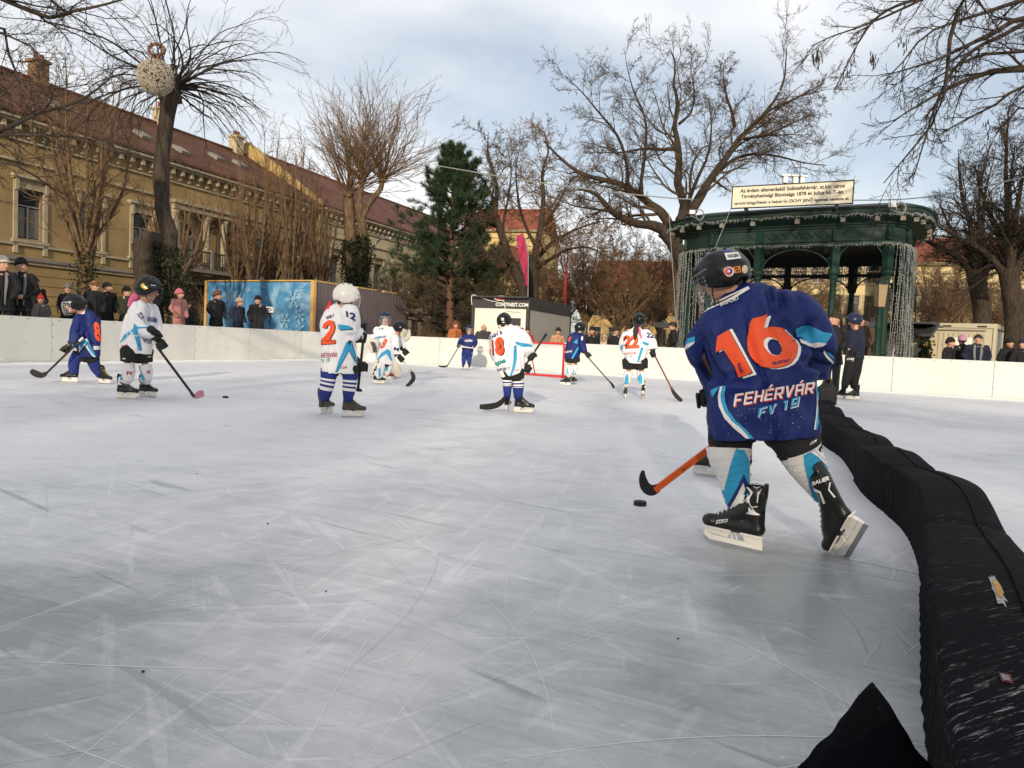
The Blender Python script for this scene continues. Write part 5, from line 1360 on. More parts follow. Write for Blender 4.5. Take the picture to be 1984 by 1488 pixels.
# low undergrowth far behind
def bush(px, D_, w, h, seed, label):
    g = np.random.RandomState(seed); b = gbase(px, D_); root = thing('bush', b, label, 'bush'); n = 60
    T = TM(); st = b + np.stack([g.randn(n) * w * .3, g.randn(n) * w * .2, np.zeros(n)], 1); d = unit(np.stack([g.randn(n) * .35, g.randn(n) * .35, np.ones(n)], 1))
    P, Rd = grow(st, d, h * g.uniform(.6, 1, n), np.full(n, .02), 7, .08, .03, g, .4); T.tubes(P, Rd, 3)
    st, d, L_, r = spawn(P, Rd, 8, .2, .6, .4, .6, g, minr=.009); P, Rd = grow(st, d, L_, r, 4, .12, 0, g); T.tubes(P, Rd, 3)
    st, d, L_, r = spawn(P, Rd, 5, .2, .6, .5, .7, g, minr=.008); P, Rd = grow(st, d, L_, r, 3, .12, 0, g); T.tubes(P, Rd, 3)
    T.build('stems', m_twig2, root)
for i, (px, D_, w, h, lab) in enumerate(((1145, 38, 3, 1.9, 'brown bare bush behind the far boards, right of the container'), (1290, 40, 4, 2.4, 'brown bare bush left of the pavilion foot'), (850, 37, 3, 2.4, 'brown bare bush at the foot of the pine'), (450, 37, 3, 3.2, 'brown bare bush left in the thicket behind the banner'), (1855, 36, 4, 2.8, 'brown bare bush behind the cream container'))):
    bush(px, D_, w, h, 90 + i, lab)
# pine
D = 36; b0 = gbase(873, D); top = W(878, 283, D); g = np.random.RandomState(9)
root = thing('pine_tree', b0, 'dark green pine with ragged browning lower boughs, left of the container', 'tree')
T = TM(); P = resample(np.array([b0, W(872, 560, D), W(876, 430, D), top]), 30); T.tubes(P[None], np.linspace(.24, .02, 30)[None], 10); T.build('trunk', M('orange pine bark', (.13, .07, .045), .95, .3, 5, bump=1, bscale=12), root)
H_ = top[2]; st, d, L_, r = [], [], [], []
z = 1.3
while z < H_ - .15:
    u = (z - 1.3) / (H_ - 1.3); n = 6 if u < .85 else 4; ph = g.rand() * 6
    for k in range(n):
        a = ph + k * 6.283 / n + g.randn() * .25
        Lb = (3.8 * (1 - u) ** .72 + .25) * g.uniform(.55, 1.12) * (.9 if u < .3 else 1.0)
        c = np.array([np.interp(z, P[:, 2], P[:, 0]), np.interp(z, P[:, 2], P[:, 1]), z]); st.append(c); d.append((math.cos(a), math.sin(a), .12 + .55 * u + g.randn() * .08)); L_.append(Lb); r.append(.028 + .035 * (1 - u))
    z += .40 * (1 - .35 * u)
Pb, Rb = grow(np.array(st), np.array(d), np.array(L_), np.array(r), 9, .07, .045, g, .3)
B = TM(); B.tubes(Pb, Rb, 5)
s2 = spawn(Pb, Rb, 8, .25, .7, .34, .5, g, minr=.008); P2, R2 = grow(s2[0], s2[1], s2[2], s2[3], 5, .08, .06, g, .4); B.tubes(P2, R2, 3)
s3 = spawn(P2, R2, 3, .3, .6, .5, .6, g, minr=.006); P3, R3 = grow(s3[0], s3[1], s3[2], s3[3], 4, .08, .06, g, .5); B.tubes(P3, R3, 3)
B.build('branches', m_bark, root)
def tufts(P, fr_, nb, Ln):
    tip, dr = P[:, -1], unit(P[:, -1] - P[:, -2]); keep = g.rand(len(P)) < fr_; tip, dr = tip[keep], dr[keep]
    n = len(tip); i = np.repeat(np.arange(n), nb); o = -dr[i] * (g.rand(n * nb) * .24)[:, None]
    dd = unit(dr[i] * .7 + unit(g.randn(n * nb, 3)) * .95 + [0, 0, .25]); a = tip[i] + o; w = unit(np.cross(dd, g.randn(n * nb, 3))) * .0075
    e_ = a + dd * (Ln * g.uniform(.7, 1.2, n * nb))[:, None]
    return np.stack([a - w, a + w, e_ + w * .5, e_ - w * .5], 1)
zz = np.concatenate([P2[:, -1, 2], P3[:, -1, 2]]); allt = np.concatenate([P2[:, -2:], P3[:, -2:]])
hi = zz > 3.9
lowmid = ~hi & (g.rand(len(zz)) < np.clip((zz - 1.0) / 2.6, .25, 1))
N1 = TM(); N1.quads(tufts(allt[hi], .97, 26, .21)); N1.build('needles', M('pine needles', (0.026, 0.050, 0.020), .6, .35, 1.5), root, smooth=False)
N2 = TM(); N2.quads(tufts(allt[lowmid], .9, 24, .18)); N2.build('brown_needles', M('browning needles', (0.062, 0.052, 0.026), .7, .4, 1.5), root, smooth=False)
# ================================================================ PEOPLE
def project(V):
    d = np.asarray(V) - CAM
    z = d @ FWD
    return 992 + F * (d @ RT) / z, 744 - F * (d @ UP) / z
def basis(f, up=(0, 0, 1)):
    f = nrm(f); s_ = nrm(np.cross(up, f)); u = np.cross(f, s_)
    return np.stack([f, s_, u], 1)            # columns: forward, left, up
m_skin = M('skin', (0.52, 0.29, 0.20), .55, .08, 9)
m_lip = M('lips', (0.36, 0.12, 0.10), .5)
m_eye = M('eye white', (0.6, 0.58, 0.55), .3); m_iris = M('dark iris', (0.02, 0.015, 0.01), .2)
m_hair = M('dark brown hair', (0.025, 0.016, 0.010), .6, .4, 30)
m_hairb = M('fair hair', (0.30, 0.20, 0.09), .6, .3, 30)
m_blue = M('royal blue jersey', (0.0045, 0.016, 0.115), .62, .10, 5, bump=.35, bscale=60)
m_wjer = M('white jersey', (0.74, 0.74, 0.76), .65, .04, 5, bump=.35, bscale=60)
m_cyan = M('cyan cloth', (0.03, 0.31, 0.55), .6, .08, 8)
m_ora = M('orange print', (0.76, 0.085, 0.022), .55, .05, 8)
m_wpr = M('white print', (0.74, 0.73, 0.72), .6, .04, 8)
m_bpr = M('navy print', (0.02, 0.025, 0.12), .6)
m_kpr = M('black print', (0.012, 0.012, 0.014), .6)
m_redp = M('crimson print', (0.35, 0.02, 0.06), .6)
m_teal = M('teal print', (0.01, 0.23, 0.24), .6)
m_short = M('black hockey shorts', (0.011, 0.011, 0.012), .75, .3, 6, bump=.5, bscale=30)
m_sockw = M('white hockey sock', (0.72, 0.70, 0.69), .85, .06, 10, bump=.5, bscale=90)
m_sockb = M('blue hockey sock', (0.02, 0.035, 0.19), .85, .12, 10, bump=.5, bscale=90)
m_boot = M('black skate leather', (0.009, 0.009, 0.009), .32, .3, 12, bump=.25, bscale=40, spec=.4)
m_bootb = M('brown grey skate leather', (0.065, 0.052, 0.045), .42, .3, 12, bump=.25, bscale=40)
m_hold = M('white skate holder', (0.74, 0.72, 0.66), .38, .07, 12)
m_steel = M('blade steel', (0.55, 0.55, 0.55), .25, .1, 10, metal=.9)
m_lace = M('skate lace', (0.62, 0.62, 0.60), .8); m_lacey = M('yellow skate lace', (0.60, 0.45, 0.04), .8); m_lacer = M('red skate boot', (0.4, 0.02, 0.02), .5)
m_hblk = M('glossy black helmet', (0.006, 0.006, 0.007), .22, .25, 4, spec=.35)
m_hwht = M('white helmet shell', (0.72, 0.70, 0.64), .3, .05, 4, spec=.6)
m_hnavy = M('navy helmet shell', (0.012, 0.016, 0.045), .3, .2, 4)
m_cage = M('cage wire', (0.55, 0.55, 0.53), .35, .1, 5, metal=.5); m_cageb = M('dark cage wire', (0.03, 0.03, 0.03), .4)
m_visor = M('cream mask plastic', (0.55, 0.50, 0.40), .3)
m_glove = M('black hockey glove', (0.013, 0.013, 0.014), .6, .3, 10, bump=.4, bscale=50)
m_shaft = M('black stick shaft', (0.016, 0.015, 0.015), .4, .25, 6); m_shaftr = M('dark red stick shaft', (0.16, 0.03, 0.02), .4, .3, 4)
m_shaftw = M('pale stick shaft', (0.5, 0.48, 0.44), .5); m_shafto = M('orange stick', (0.72, 0.12, 0.02), .38, .08, 6)
m_tape = M('black stick tape', (0.02, 0.02, 0.02), .85, .3, 20, bump=.6, bscale=50); m_tapep = M('pink taped blade', (0.45, 0.20, 0.24), .8, .2, 15); m_tapew = M('white tape', (0.6, 0.58, 0.55), .85, .15, 20)
m_puck = M('rubber puck', (0.014, 0.014, 0.015), .6, .3, 20, bump=.6, bscale=60)
m_pink = M('pink scarf', (0.62, 0.13, 0.26), .85, .15, 12); m_goal = M('goal pad leather', (0.60, 0.56, 0.47), .6, .08, 6)

def pxc(D, ch): return [W(c[0], c[1], D + c[2]) for c in ch], [px2m(c[3], D + c[2]) for c in ch]
def ptube(mb, D, ch, flat=.62, ends=(True, True), seg=18, mat=None, n=4):
    P, r = pxc(D, ch)
    if len(P) > 2 and n:
        Q = smooth_curve(np.column_stack([np.array(P), r]), n); P, r = Q[:, :3], np.maximum(Q[:, 3], .004)
    mb.tube(P, r, seg, mat, flat=flat, round_ends=ends)
def cloth(parts, voxel, amp=0.006, freq=9, seed=0, it=4, folds=(), aniso=(1, 1, .55)):
    mb = MB()
    for f in parts: f(mb)
    V, Fs, N = remesh(mb, voxel, it)
    if amp:
        n1 = vnoise(V * np.array(aniso), freq * .8, seed); n2 = vnoise(V * np.array(aniso), freq * 2.0, seed + 3); n3 = vnoise(V * np.array([1, 1, .35]), freq * 1.4, seed + 9)
        V = V + N * (n1 * amp * .6 - np.exp(-(n3 / .13) ** 2) * amp * 1.7 - np.exp(-(n2 / .16) ** 2) * amp * .35)[:, None]
    if len(folds):
        px, py = project(V); facing = (N @ -FWD) > -.2; tot = np.zeros(len(V))
        for (x0, y0), (x1, y1), w, dep in folds:
            dx, dy = x1 - x0, y1 - y0; L2 = dx * dx + dy * dy; w = w * 1.5; t_ = np.clip(((px - x0) * dx + (py - y0) * dy) / L2, 0, 1)
            ds = ((px - x0 - t_ * dx) * (-dy) + (py - y0 - t_ * dy) * dx) / math.sqrt(L2); dd = np.hypot(px - x0 - t_ * dx, py - y0 - t_ * dy)
            env = np.sin(np.pi * np.clip(t_ * .9 + .05, 0, 1)) ** .6
            dep = dep * 2.4
            tot += -dep * np.exp(-(dd / w) ** 2) * env + .6 * dep * np.exp(-((np.abs(dd) - 1.7 * w) / w) ** 2) * env * (ds > 0)
        V = V + N * (tot * facing)[:, None]
    return V, Fs
def skate(parent, M3, o, s=1.0, boot=m_boot, lace=m_lace, lean=0.0, detail=True, trim=None):
    """M3 columns: forward, left, up; o: middle of the blade's bottom edge"""
    fm = lambda V: (np.asarray(V, float) * s) @ np.asarray(M3).T + o
    q = MB(); q.xf = fm
    Y = lambda P: [(x, 0, z) for x, z in P]
    kw = dict(up=(0, 1, 0), round_ends=(True, True))
    q.tube(Y([(-.098, .112), (-.03, .112), (.05, .108), (.115, .104)]), [.034, .036, .036, .026], 16, flat=1.05, **kw)
    ln = lambda z: -lean * max(0, z - .12)
    q.tube(Y([(-.088 + ln(.11), .11), (-.082 + ln(.15), .15), (-.072 + ln(.20), .20), (-.070 + ln(.25), .25), (-.072 + ln(.275), .275)]), [.040, .044, .050, .054, .052], 16, flat=.80, **kw)
    q.tube(Y([(-.05 + ln(.2), .205), (-.01 + ln(.16), .165), (.035, .138), (.08, .118)]), [.040, .040, .036, .030], 14, flat=.95, **kw)
    q.ell((.112, 0, .108), (.042, .044, .032))
    V, Fs, N = remesh(q, .0075 * s, 3)
    b = MB(); b.add(V, Fs, boot); bo = b.build('skate_boot', None, parent, smooth=True)
    q = MB(); q.xf = fm                       # tendon guard
    q.tube(Y([(-.106 + ln(.2), .20), (-.112 + ln(.26), .26), (-.112 + ln(.31), .312)]), [.011, .012, .010], 14, boot, flat=3.2, **kw)
    V2, F2, _ = remesh(q, .005 * s, 3); b2_ = MB(); b2_.add(V2, F2, boot)
    b2_.build('tendon_guard', None, bo, smooth=True)
    q = MB(); q.xf = fm
    f = lambda V: V
    bar = [(-.128, .022), (.108, .022), (.14, .046), (.135, .056), (.09, .047), (-.03, .044), (-.128, .046)]
    q.prism([(x, z) for x, z in bar], -.007, .007, m_hold)
    q.prism([(-.127, .0465), (-.05, .0465), (-.035, .079), (-.122, .079)], -.011, .011, m_hold)
    q.prism([(.030, .0475), (.132, .0565), (.128, .079), (.012, .079)], -.011, .011, m_hold)
    q.box((-.08, 0, .083), (.10, .058, .008), m_hold); q.box((.072, 0, .083), (.12, .060, .008), m_hold)
    for x in (-.0, .02): q.prism([(x - .02, .0455), (x - .013, .0455), (x + .004, .0785), (x - .004, .0785)], -.006, .006, m_hold)
    q.build('blade_holder', None, bo)
    q = MB(); q.xf = fm
    q.prism([(-.135, .004), (-.125, 0), (.10, 0), (.132, .016), (.142, .034), (.128, .030), (.1, .0215), (-.13, .0215)], -.002, .002, m_steel); q.build('steel_runner', None, bo)
    if detail:
        q = MB(); q.xf = fm
        bt = bvh_of(V, Fs)
        for k in range(7):
            u = k / 6; x0, z0 = .075 - .105 * u + ln(.2) * max(0, u - .4), .152 + .075 * u
            pts = []
            for yy in np.linspace(-.024, .024, 7):
                src = fm(np.array([[x0 + .03, yy, z0 + .05]]))[0]; d = nrm(fm(np.array([[x0 - .02, yy * .8, z0 - .05]]))[0] - src); h = bt.ray_cast(Vector(src), Vector(d))
                if h[0] is not None: pts.append(np.array(h[0]) - d * .003 * s)
            if len(pts) > 2:
                q.xf = None; q.tube(pts, .0034 * s, 5, lace); q.xf = fm
        if q.V: q.build('laces', None, bo, smooth=True)
    return bo, (V, Fs), (V2, F2), fm
def yawM(yaw, pitch=0, roll=0):
    y, p, r = R(yaw), R(pitch), R(roll)
    f = np.array([math.cos(y) * math.cos(p), math.sin(y) * math.cos(p), math.sin(p)]); B = basis(f)
    u = B[:, 2] * math.cos(r) + B[:, 1] * math.sin(r); return np.stack([f, np.cross(u, f), u], 1)
def helmet(parent, c, f, Rr, mat, up=(0, 0, 1), cage=m_cage, visor=None, name='helmet', detail=True, ear=True):
    B = basis(f, up); fm = lambda V: np.asarray(V, float) @ B.T * Rr + c
    q = MB(); q.xf = fm; nt_, nph = 40, 16
    def surf(k, off=0.0):
        out = []
        for i in range(nph + 1):
            for j in range(nt_):
                th = 2 * math.pi * j / nt_; cf = math.cos(th)
                rim = 1.36 + .78 * (0.5 - .5 * cf) ** .7 + (.34 if ear else 0) * math.exp(-((abs(math.sin(th)) - 1) / .25) ** 2)
                ph = rim * i / nph; x, y, z = math.sin(ph) * cf, math.sin(ph) * math.sin(th), math.cos(ph)
                bump = 1 + .035 * math.exp(-((y) / .13) ** 2) * (x < .9) - .03 * math.exp(-((abs(y) - .30) / .07) ** 2) * (z > .2) + .02 * math.exp(-((z - .12) / .1) ** 2)
                a = (1.20 + off) * bump; b = (.98 + off) * bump; h = (1.12 + off) * bump
                out.append((x * a - .04, y * b, z * h + .05))
        return out
    n0 = nt_
    Fo = [(i * n0 + j, (i + 1) * n0 + j, (i + 1) * n0 + (j + 1) % n0, i * n0 + (j + 1) % n0) for i in range(nph) for j in range(n0)]
    Vo, Vi = surf(0, 0.05), surf(0, -.06)
    q.add(Vo + Vi, Fo + [tuple(x + len(Vo) for x in f_[::-1]) for f_ in Fo] + [(nph * n0 + j, nph * n0 + j + len(Vo), nph * n0 + (j + 1) % n0 + len(Vo), nph * n0 + (j + 1) % n0) for j in range(n0)], mat)
    ho = q.build(name, None, parent, smooth=True)
    arr = q.arrays()
    if detail:
        q = MB(); q.xf = fm; bt = bvh_of(*arr)
        for yy in (-.30, .30):
            for xx in (-.55, -.15, .3): q.ell((xx, yy * (1 if abs(xx) < .5 else .8), math.sqrt(max(0.02, 1 - (xx / 1.2) ** 2 - (yy / 1.0) ** 2)) * 1.17 + .05), (.17, .05, .05), m_kpr, 10, 6)
        q.build('vent', None, ho, smooth=True)
        q = MB(); q.xf = fm          # strap
        for s_ in (-1, 1): q.tube([(.25, s_ * .93, -.15), (.45, s_ * .8, -.7), (.6, s_ * .3, -1.12), (.62, 0, -1.18)], .035, 5, m_kpr)
        q.build('chin_strap', None, ho)
    if cage is not None:
        q = MB(); q.xf = fm; w = .013
        def cp(az, z): rr = 1.30 * math.sqrt(max(.1, 1 - ((z + .3) / 1.75) ** 2)); return (rr * math.cos(az) + .02, rr * .80 * math.sin(az), z)
        for az in np.linspace(-1.15, 1.15, 9): q.tube([cp(az, z) for z in np.linspace(.35, -1.1 + .25 * abs(az), 9)], w, 5, cage)
        for z in np.linspace(.32, -1.08, 8): q.tube([cp(az, z) for az in np.linspace(-1.22, 1.22, 15)], w, 5, cage)
        q.tube([cp(a, .38) for a in np.linspace(-1.35, 1.35, 15)], w * 2.2, 6, cage)
        q.build('face_cage', None, ho, smooth=True)
    if visor is not None:
        q = MB(); q.xf = fm; V = []
        for i in range(12):
            for k in range(6): a = -1.0 + 2.0 * i / 11; z = .35 - 1.35 * k / 5; V.append((1.45 * math.cos(a), 1.1 * math.sin(a), z))
        q.add(V, [(i * 6 + k, (i + 1) * 6 + k, (i + 1) * 6 + k + 1, i * 6 + k + 1) for i in range(11) for k in range(5)], visor); q.build('visor', None, ho, smooth=True)
    return ho, arr
def head_prims(q, c, f, r, up=(0, 0, 1)):
    B = basis(f, up); fm = lambda V: np.asarray(V, float) @ B.T * r + c
    old = q.xf; q.xf = fm
    q.ell((-.08, 0, .12), (.98, .80, .98)); q.ell((.22, 0, -.38), (.68, .62, .72)); q.ell((.52, 0, -.80), (.32, .36, .26))
    q.tube([(.86, 0, .12), (1.04, 0, -.22)], [.10, .18], 10, round_ends=(True, True)); q.ell((.74, 0, .16), (.2, .48, .12))
    for s_ in (-1, 1): q.ell((-.02, s_ * .84, -.08), (.18, .10, .27)); q.ell((.55, s_ * .42, -.25), (.30, .2, .22))
    q.ell((.80, 0, -.52), (.14, .26, .10))
    q.xf = old
def face_feats(parent, c, f, r, up=(0, 0, 1)):
    B = basis(f, up); fm = lambda V: np.asarray(V, float) @ B.T * r + c
    q = MB(); q.xf = fm
    for s_ in (-1, 1):
        q.ell((.76, s_ * .32, .02), (.10, .14, .075), m_eye, 10, 6); q.ell((.845, s_ * .32, .02), (.035, .06, .06), m_iris, 8, 5)
        q.tube([(.80, s_ * .14, .23), (.85, s_ * .32, .27), (.74, s_ * .50, .22)], .035, 5, m_hair)
    q.ell((.925, 0, -.51), (.03, .19, .03), m_lip, 10, 5); q.ell((.915, 0, -.57), (.035, .16, .035), m_lip, 10, 5)
    q.build('face', None, parent, smooth=True)
def grip(parent, c, sd, pd, cuff, s=1.0, mat=m_glove, name='glove', trim=None):
    """padded glove closed round a shaft: c on the shaft, sd shaft direction, pd direction from shaft to the back of the hand, cuff = wrist point"""
    c = np.array(c); sd = nrm(sd); pd = nrm(np.array(pd) - sd * (np.array(pd) @ sd)); t3 = np.cross(sd, pd)
    q = MB(); r0 = .030 * s
    for i in range(4):
        o = c + sd * (i - 1.5) * .026 * s; fr_ = (.0145, .0155, .015, .013)[i] * s; P = [o + r0 * 1.15 * (math.cos(a) * pd + math.sin(a) * t3) for a in np.linspace(.15, 3.6 - .15 * abs(i - 1.2), 8)]
        q.tube(P, [fr_ * 1.15] * 3 + [fr_] * 5, 8, round_ends=(True, True))
    P = [c - sd * .052 * s + r0 * 1.1 * (math.cos(a) * pd + math.sin(a) * t3) + sd * .02 * s * k / 4 for k, a in enumerate(np.linspace(-.3, -2.9, 6))]
    q.tube(P, .0165 * s, 8, round_ends=(True, True))
    q.ell(c + pd * r0 * 1.5, (.036 * s, .026 * s, .052 * s), rot=np.stack([t3, pd, sd], 1))
    w = np.array(cuff); d = nrm(w - (c + pd * r0 * 1.4))
    q.tube([c + pd * r0 * 1.5 + d * .02 * s, w - d * .02, w + d * .055 * s], [.034 * s, .042 * s, .052 * s], 12, round_ends=(True, True))
    V, Fs, _ = remesh(q, .0065 * s, 2)
    b = MB(); b.add(V, Fs, mat)
    go = b.build(name, None, parent, smooth=True)
    q = MB()      # padding rolls on the back of the hand
    for k in range(3):
        o = c + pd * r0 * 2.25 + d * (.0 + .028 * k - .01) * s; q.tube([o - sd * .036 * s, o, o + sd * .036 * s], .012 * s, 8, trim or mat, round_ends=(True, True))
    q.build('back_roll', None, go, smooth=True)
    return go
def stick(label, D, a, b, blade, shaft=m_shaft, tape=m_tape, r=.011, bladeh=None, tip=None, butt=m_tapew, group=None, labels=None):
    """a top, b heel (px,py,off); blade list of (px,py,off,half_height_px)"""
    A, Bp = W(a[0], a[1], D + a[2]), W(b[0], b[1], D + b[2])
    root = thing('hockey_stick', Bp, label, 'hockey stick', group)
    q = MB(); d = nrm(Bp - A); side = nrm(np.cross(d, [0, 1, 0])); dep = np.cross(side, d)
    V = []
    for P in (A, Bp):
        for sx, sy in ((-1, -1), (1, -1), (1, 1), (-1, 1)): V.append(P + side * r * sx * 1.25 + dep * r * sy * .8)
    q.add(V, [(0, 1, 5, 4), (1, 2, 6, 5), (2, 3, 7, 6), (3, 0, 4, 7), (3, 2, 1, 0), (4, 5, 6, 7)], shaft); q.build('shaft', None, root)
    q = MB(); q.tube([A - d * .01, A + d * .07], r * 1.7, 10, butt); q.build('grip_tape', None, root)
    q = MB(); P, rr = pxc(D, blade); Q = smooth_curve(np.column_stack([np.array(P), rr]), 6); q.tube(Q[:, :3], np.maximum(Q[:, 3], .003), 14, tape, flat=.22, round_ends=(False, True))
    q.build('blade', None, root, smooth=True)
    return root
AMPK = 1.35
def skater(label, D, torso, arms, legs, head, jersey, shorts, socks, skates, gloves=(), helm=m_hblk, cage=m_cage, visor=None, decals=None, voxel=None, face=False, folds=(), amp=.006, seed=1, tflat=.6, collar=None, sockfrom=0.15, sockdec=None, group='young hockey players on the ice', extra=None, hflat=.8, headup=(0, 0, 1), helmname='helmet', boot=m_boot, lace=m_lace, detail=True, shortmat=None, smat=None):
    vx = voxel or max(.009, min(.016, D * .0011))
    pts = [s_['o'] for s_ in skates]; base = np.mean(pts, axis=0) * [1, 1, 0]
    root = thing('person', base, label, 'person', group)
    hc = W(head[0], head[1], D + head[2]); hf = np.array(head[4], float); hr = px2m(head[3], D + head[2]) * (1.0 if D < 4 else .95)
    # body under the clothes
    q = MB()
    ptube(q, D, [(a, b, c, r * .6) for a, b, c, r in torso[1:]], .5, (False, True))
    for ar in arms: ptube(q, D, [(a, b, c, r * .4) for a, b, c, r in ar], 1.0)
    for lg in legs: ptube(q, D, [(a, b, c, r * .5) for a, b, c, r in lg[:-1]], 1.0, (False, True))
    tt = W(torso[-1][0], torso[-1][1], D + torso[-1][2])
    q.tube([tt, (tt + hc) / 2, hc - np.array([0, 0, hr * .3])], [hr * .55, hr * .5, hr * .5], 12, round_ends=(True, True))
    head_prims(q, hc, hf, hr * .84, headup)
    V, Fs, N = remesh(q, min(vx, .011), 1); b = MB(); b.add(V, Fs, m_skin); bo = b.build('body', None, root, smooth=True)
    if face: face_feats(bo, hc, hf, hr * .84, headup)
    q = MB(); Bq = basis(hf, headup); q.xf = lambda V: np.asarray(V, float) @ Bq.T * hr * .84 + hc
    q.ell((-.14, 0, .1), (1.0, .9, 1.0), m_hair, 20, 14); q.tube([(-.55, 0, .1), (-.72, 0, -.5), (-.66, 0, -.95)], [.7, .62, .3], 14, m_hair, up=(1, 0, 0), flat=.5, round_ends=(True, True)); q.build('hair', None, root, smooth=True)
    # jersey
    def fj(mb):
        ptube(mb, D, torso, tflat, (False, True), 26)
        for ar in arms: ptube(mb, D, ar, .95, (True, False), 16)
    V, Fs = cloth([fj], vx, amp * (AMPK if D > 4 else 1), 9, seed, 3, folds)
    jb = MB(); jb.add(V, Fs, jersey); bv = bvh_of(V, Fs)
    if decals: decals(jb, bv)
    jo = jb.build('jersey', None, root, smooth=True)
    if shorts:
        def fs(mb):
            for sc in shorts: ptube(mb, D, sc, .8, (True, False), 18)
        V, Fs = cloth([fs], vx, amp * .7, 11, seed + 4, 3)
        sb = MB(); sb.add(V, Fs, shortmat or m_short)
        if smat: smat(sb, bvh_of(V, Fs))
        sb.build('shorts', None, root, smooth=True)
    sk_fm = []
    for s_ in skates:
        sc = s_.get('s', 1); ln_ = s_.get('lean', 0); f_ = lambda p: np.array(p) * sc @ s_['M'].T + s_['o']
        sk_fm.append((f_([-.07 - ln_ * .13, 0, .25]), f_([-.075 - ln_ * .06, 0, .18]), (.052 if ln_ < .5 else .040) * sc))
    for i, lg in enumerate(legs):
        P, r = pxc(D, lg); Q = smooth_curve(np.column_stack([np.array(P), r]), 10); n = len(Q)
        sk = MB(); a0 = int(n * sockfrom); mats = socks if isinstance(socks, list) else [(0, 1, socks)]
        Q = Q[a0:-4]; cf_ = sk_fm[i]; Q = np.vstack([Q, [[*cf_[0], cf_[2]], [*cf_[1], cf_[2] * .9]]]); n = len(Q)
        Q[:, 3] *= 1 + .018 * np.sin(np.arange(n) * 1.9 + i)
        full = MB()
        for (t0, t1, m_) in mats:
            i0, i1 = int(round(t0 * (n - 1))), int(round(t1 * (n - 1)))
            sk.tube(Q[i0:i1 + 1, :3], Q[i0:i1 + 1, 3], 18, m_, flat=.92, caps=False)
        if sockdec: sockdec(sk, bvh_of(*sk.arrays()), i)
        sk.build('sock', None, root, smooth=True)
    out = []
    for s_ in skates:
        bo_, a1, a2, fm = skate(root, s_['M'], s_['o'], s_.get('s', 1), s_.get('boot', boot), s_.get('lace', lace), s_.get('lean', 0), detail=detail)
        out.append((bo_, a1, a2, fm))
    if helm is not None: hh, harr = helmet(root, hc, hf, hr, helm, headup, cage, visor, helmname, detail=detail)
    else: hh, harr = None, None
    for g_ in gloves:
        gp = W(g_[0], g_[1], D + g_[2]); sdv = W(*g_[3]) - W(*g_[4]) if len(g_[3]) == 3 else np.array(g_[3]); cf = W(g_[5][0], g_[5][1], D + g_[5][2])
        grip(root, gp, sdv, g_[6], cf, g_[7] if len(g_) > 7 else 1.0)
    return root, jo, (hh, harr), out
def SK(px, py, yaw, pitch=0, roll=0, s=.95, dz=0, **k):
    o = G(px, py) + np.array([0, 0, dz]); return dict(o=o, M=yawM(yaw, pitch, roll), s=s, **k)

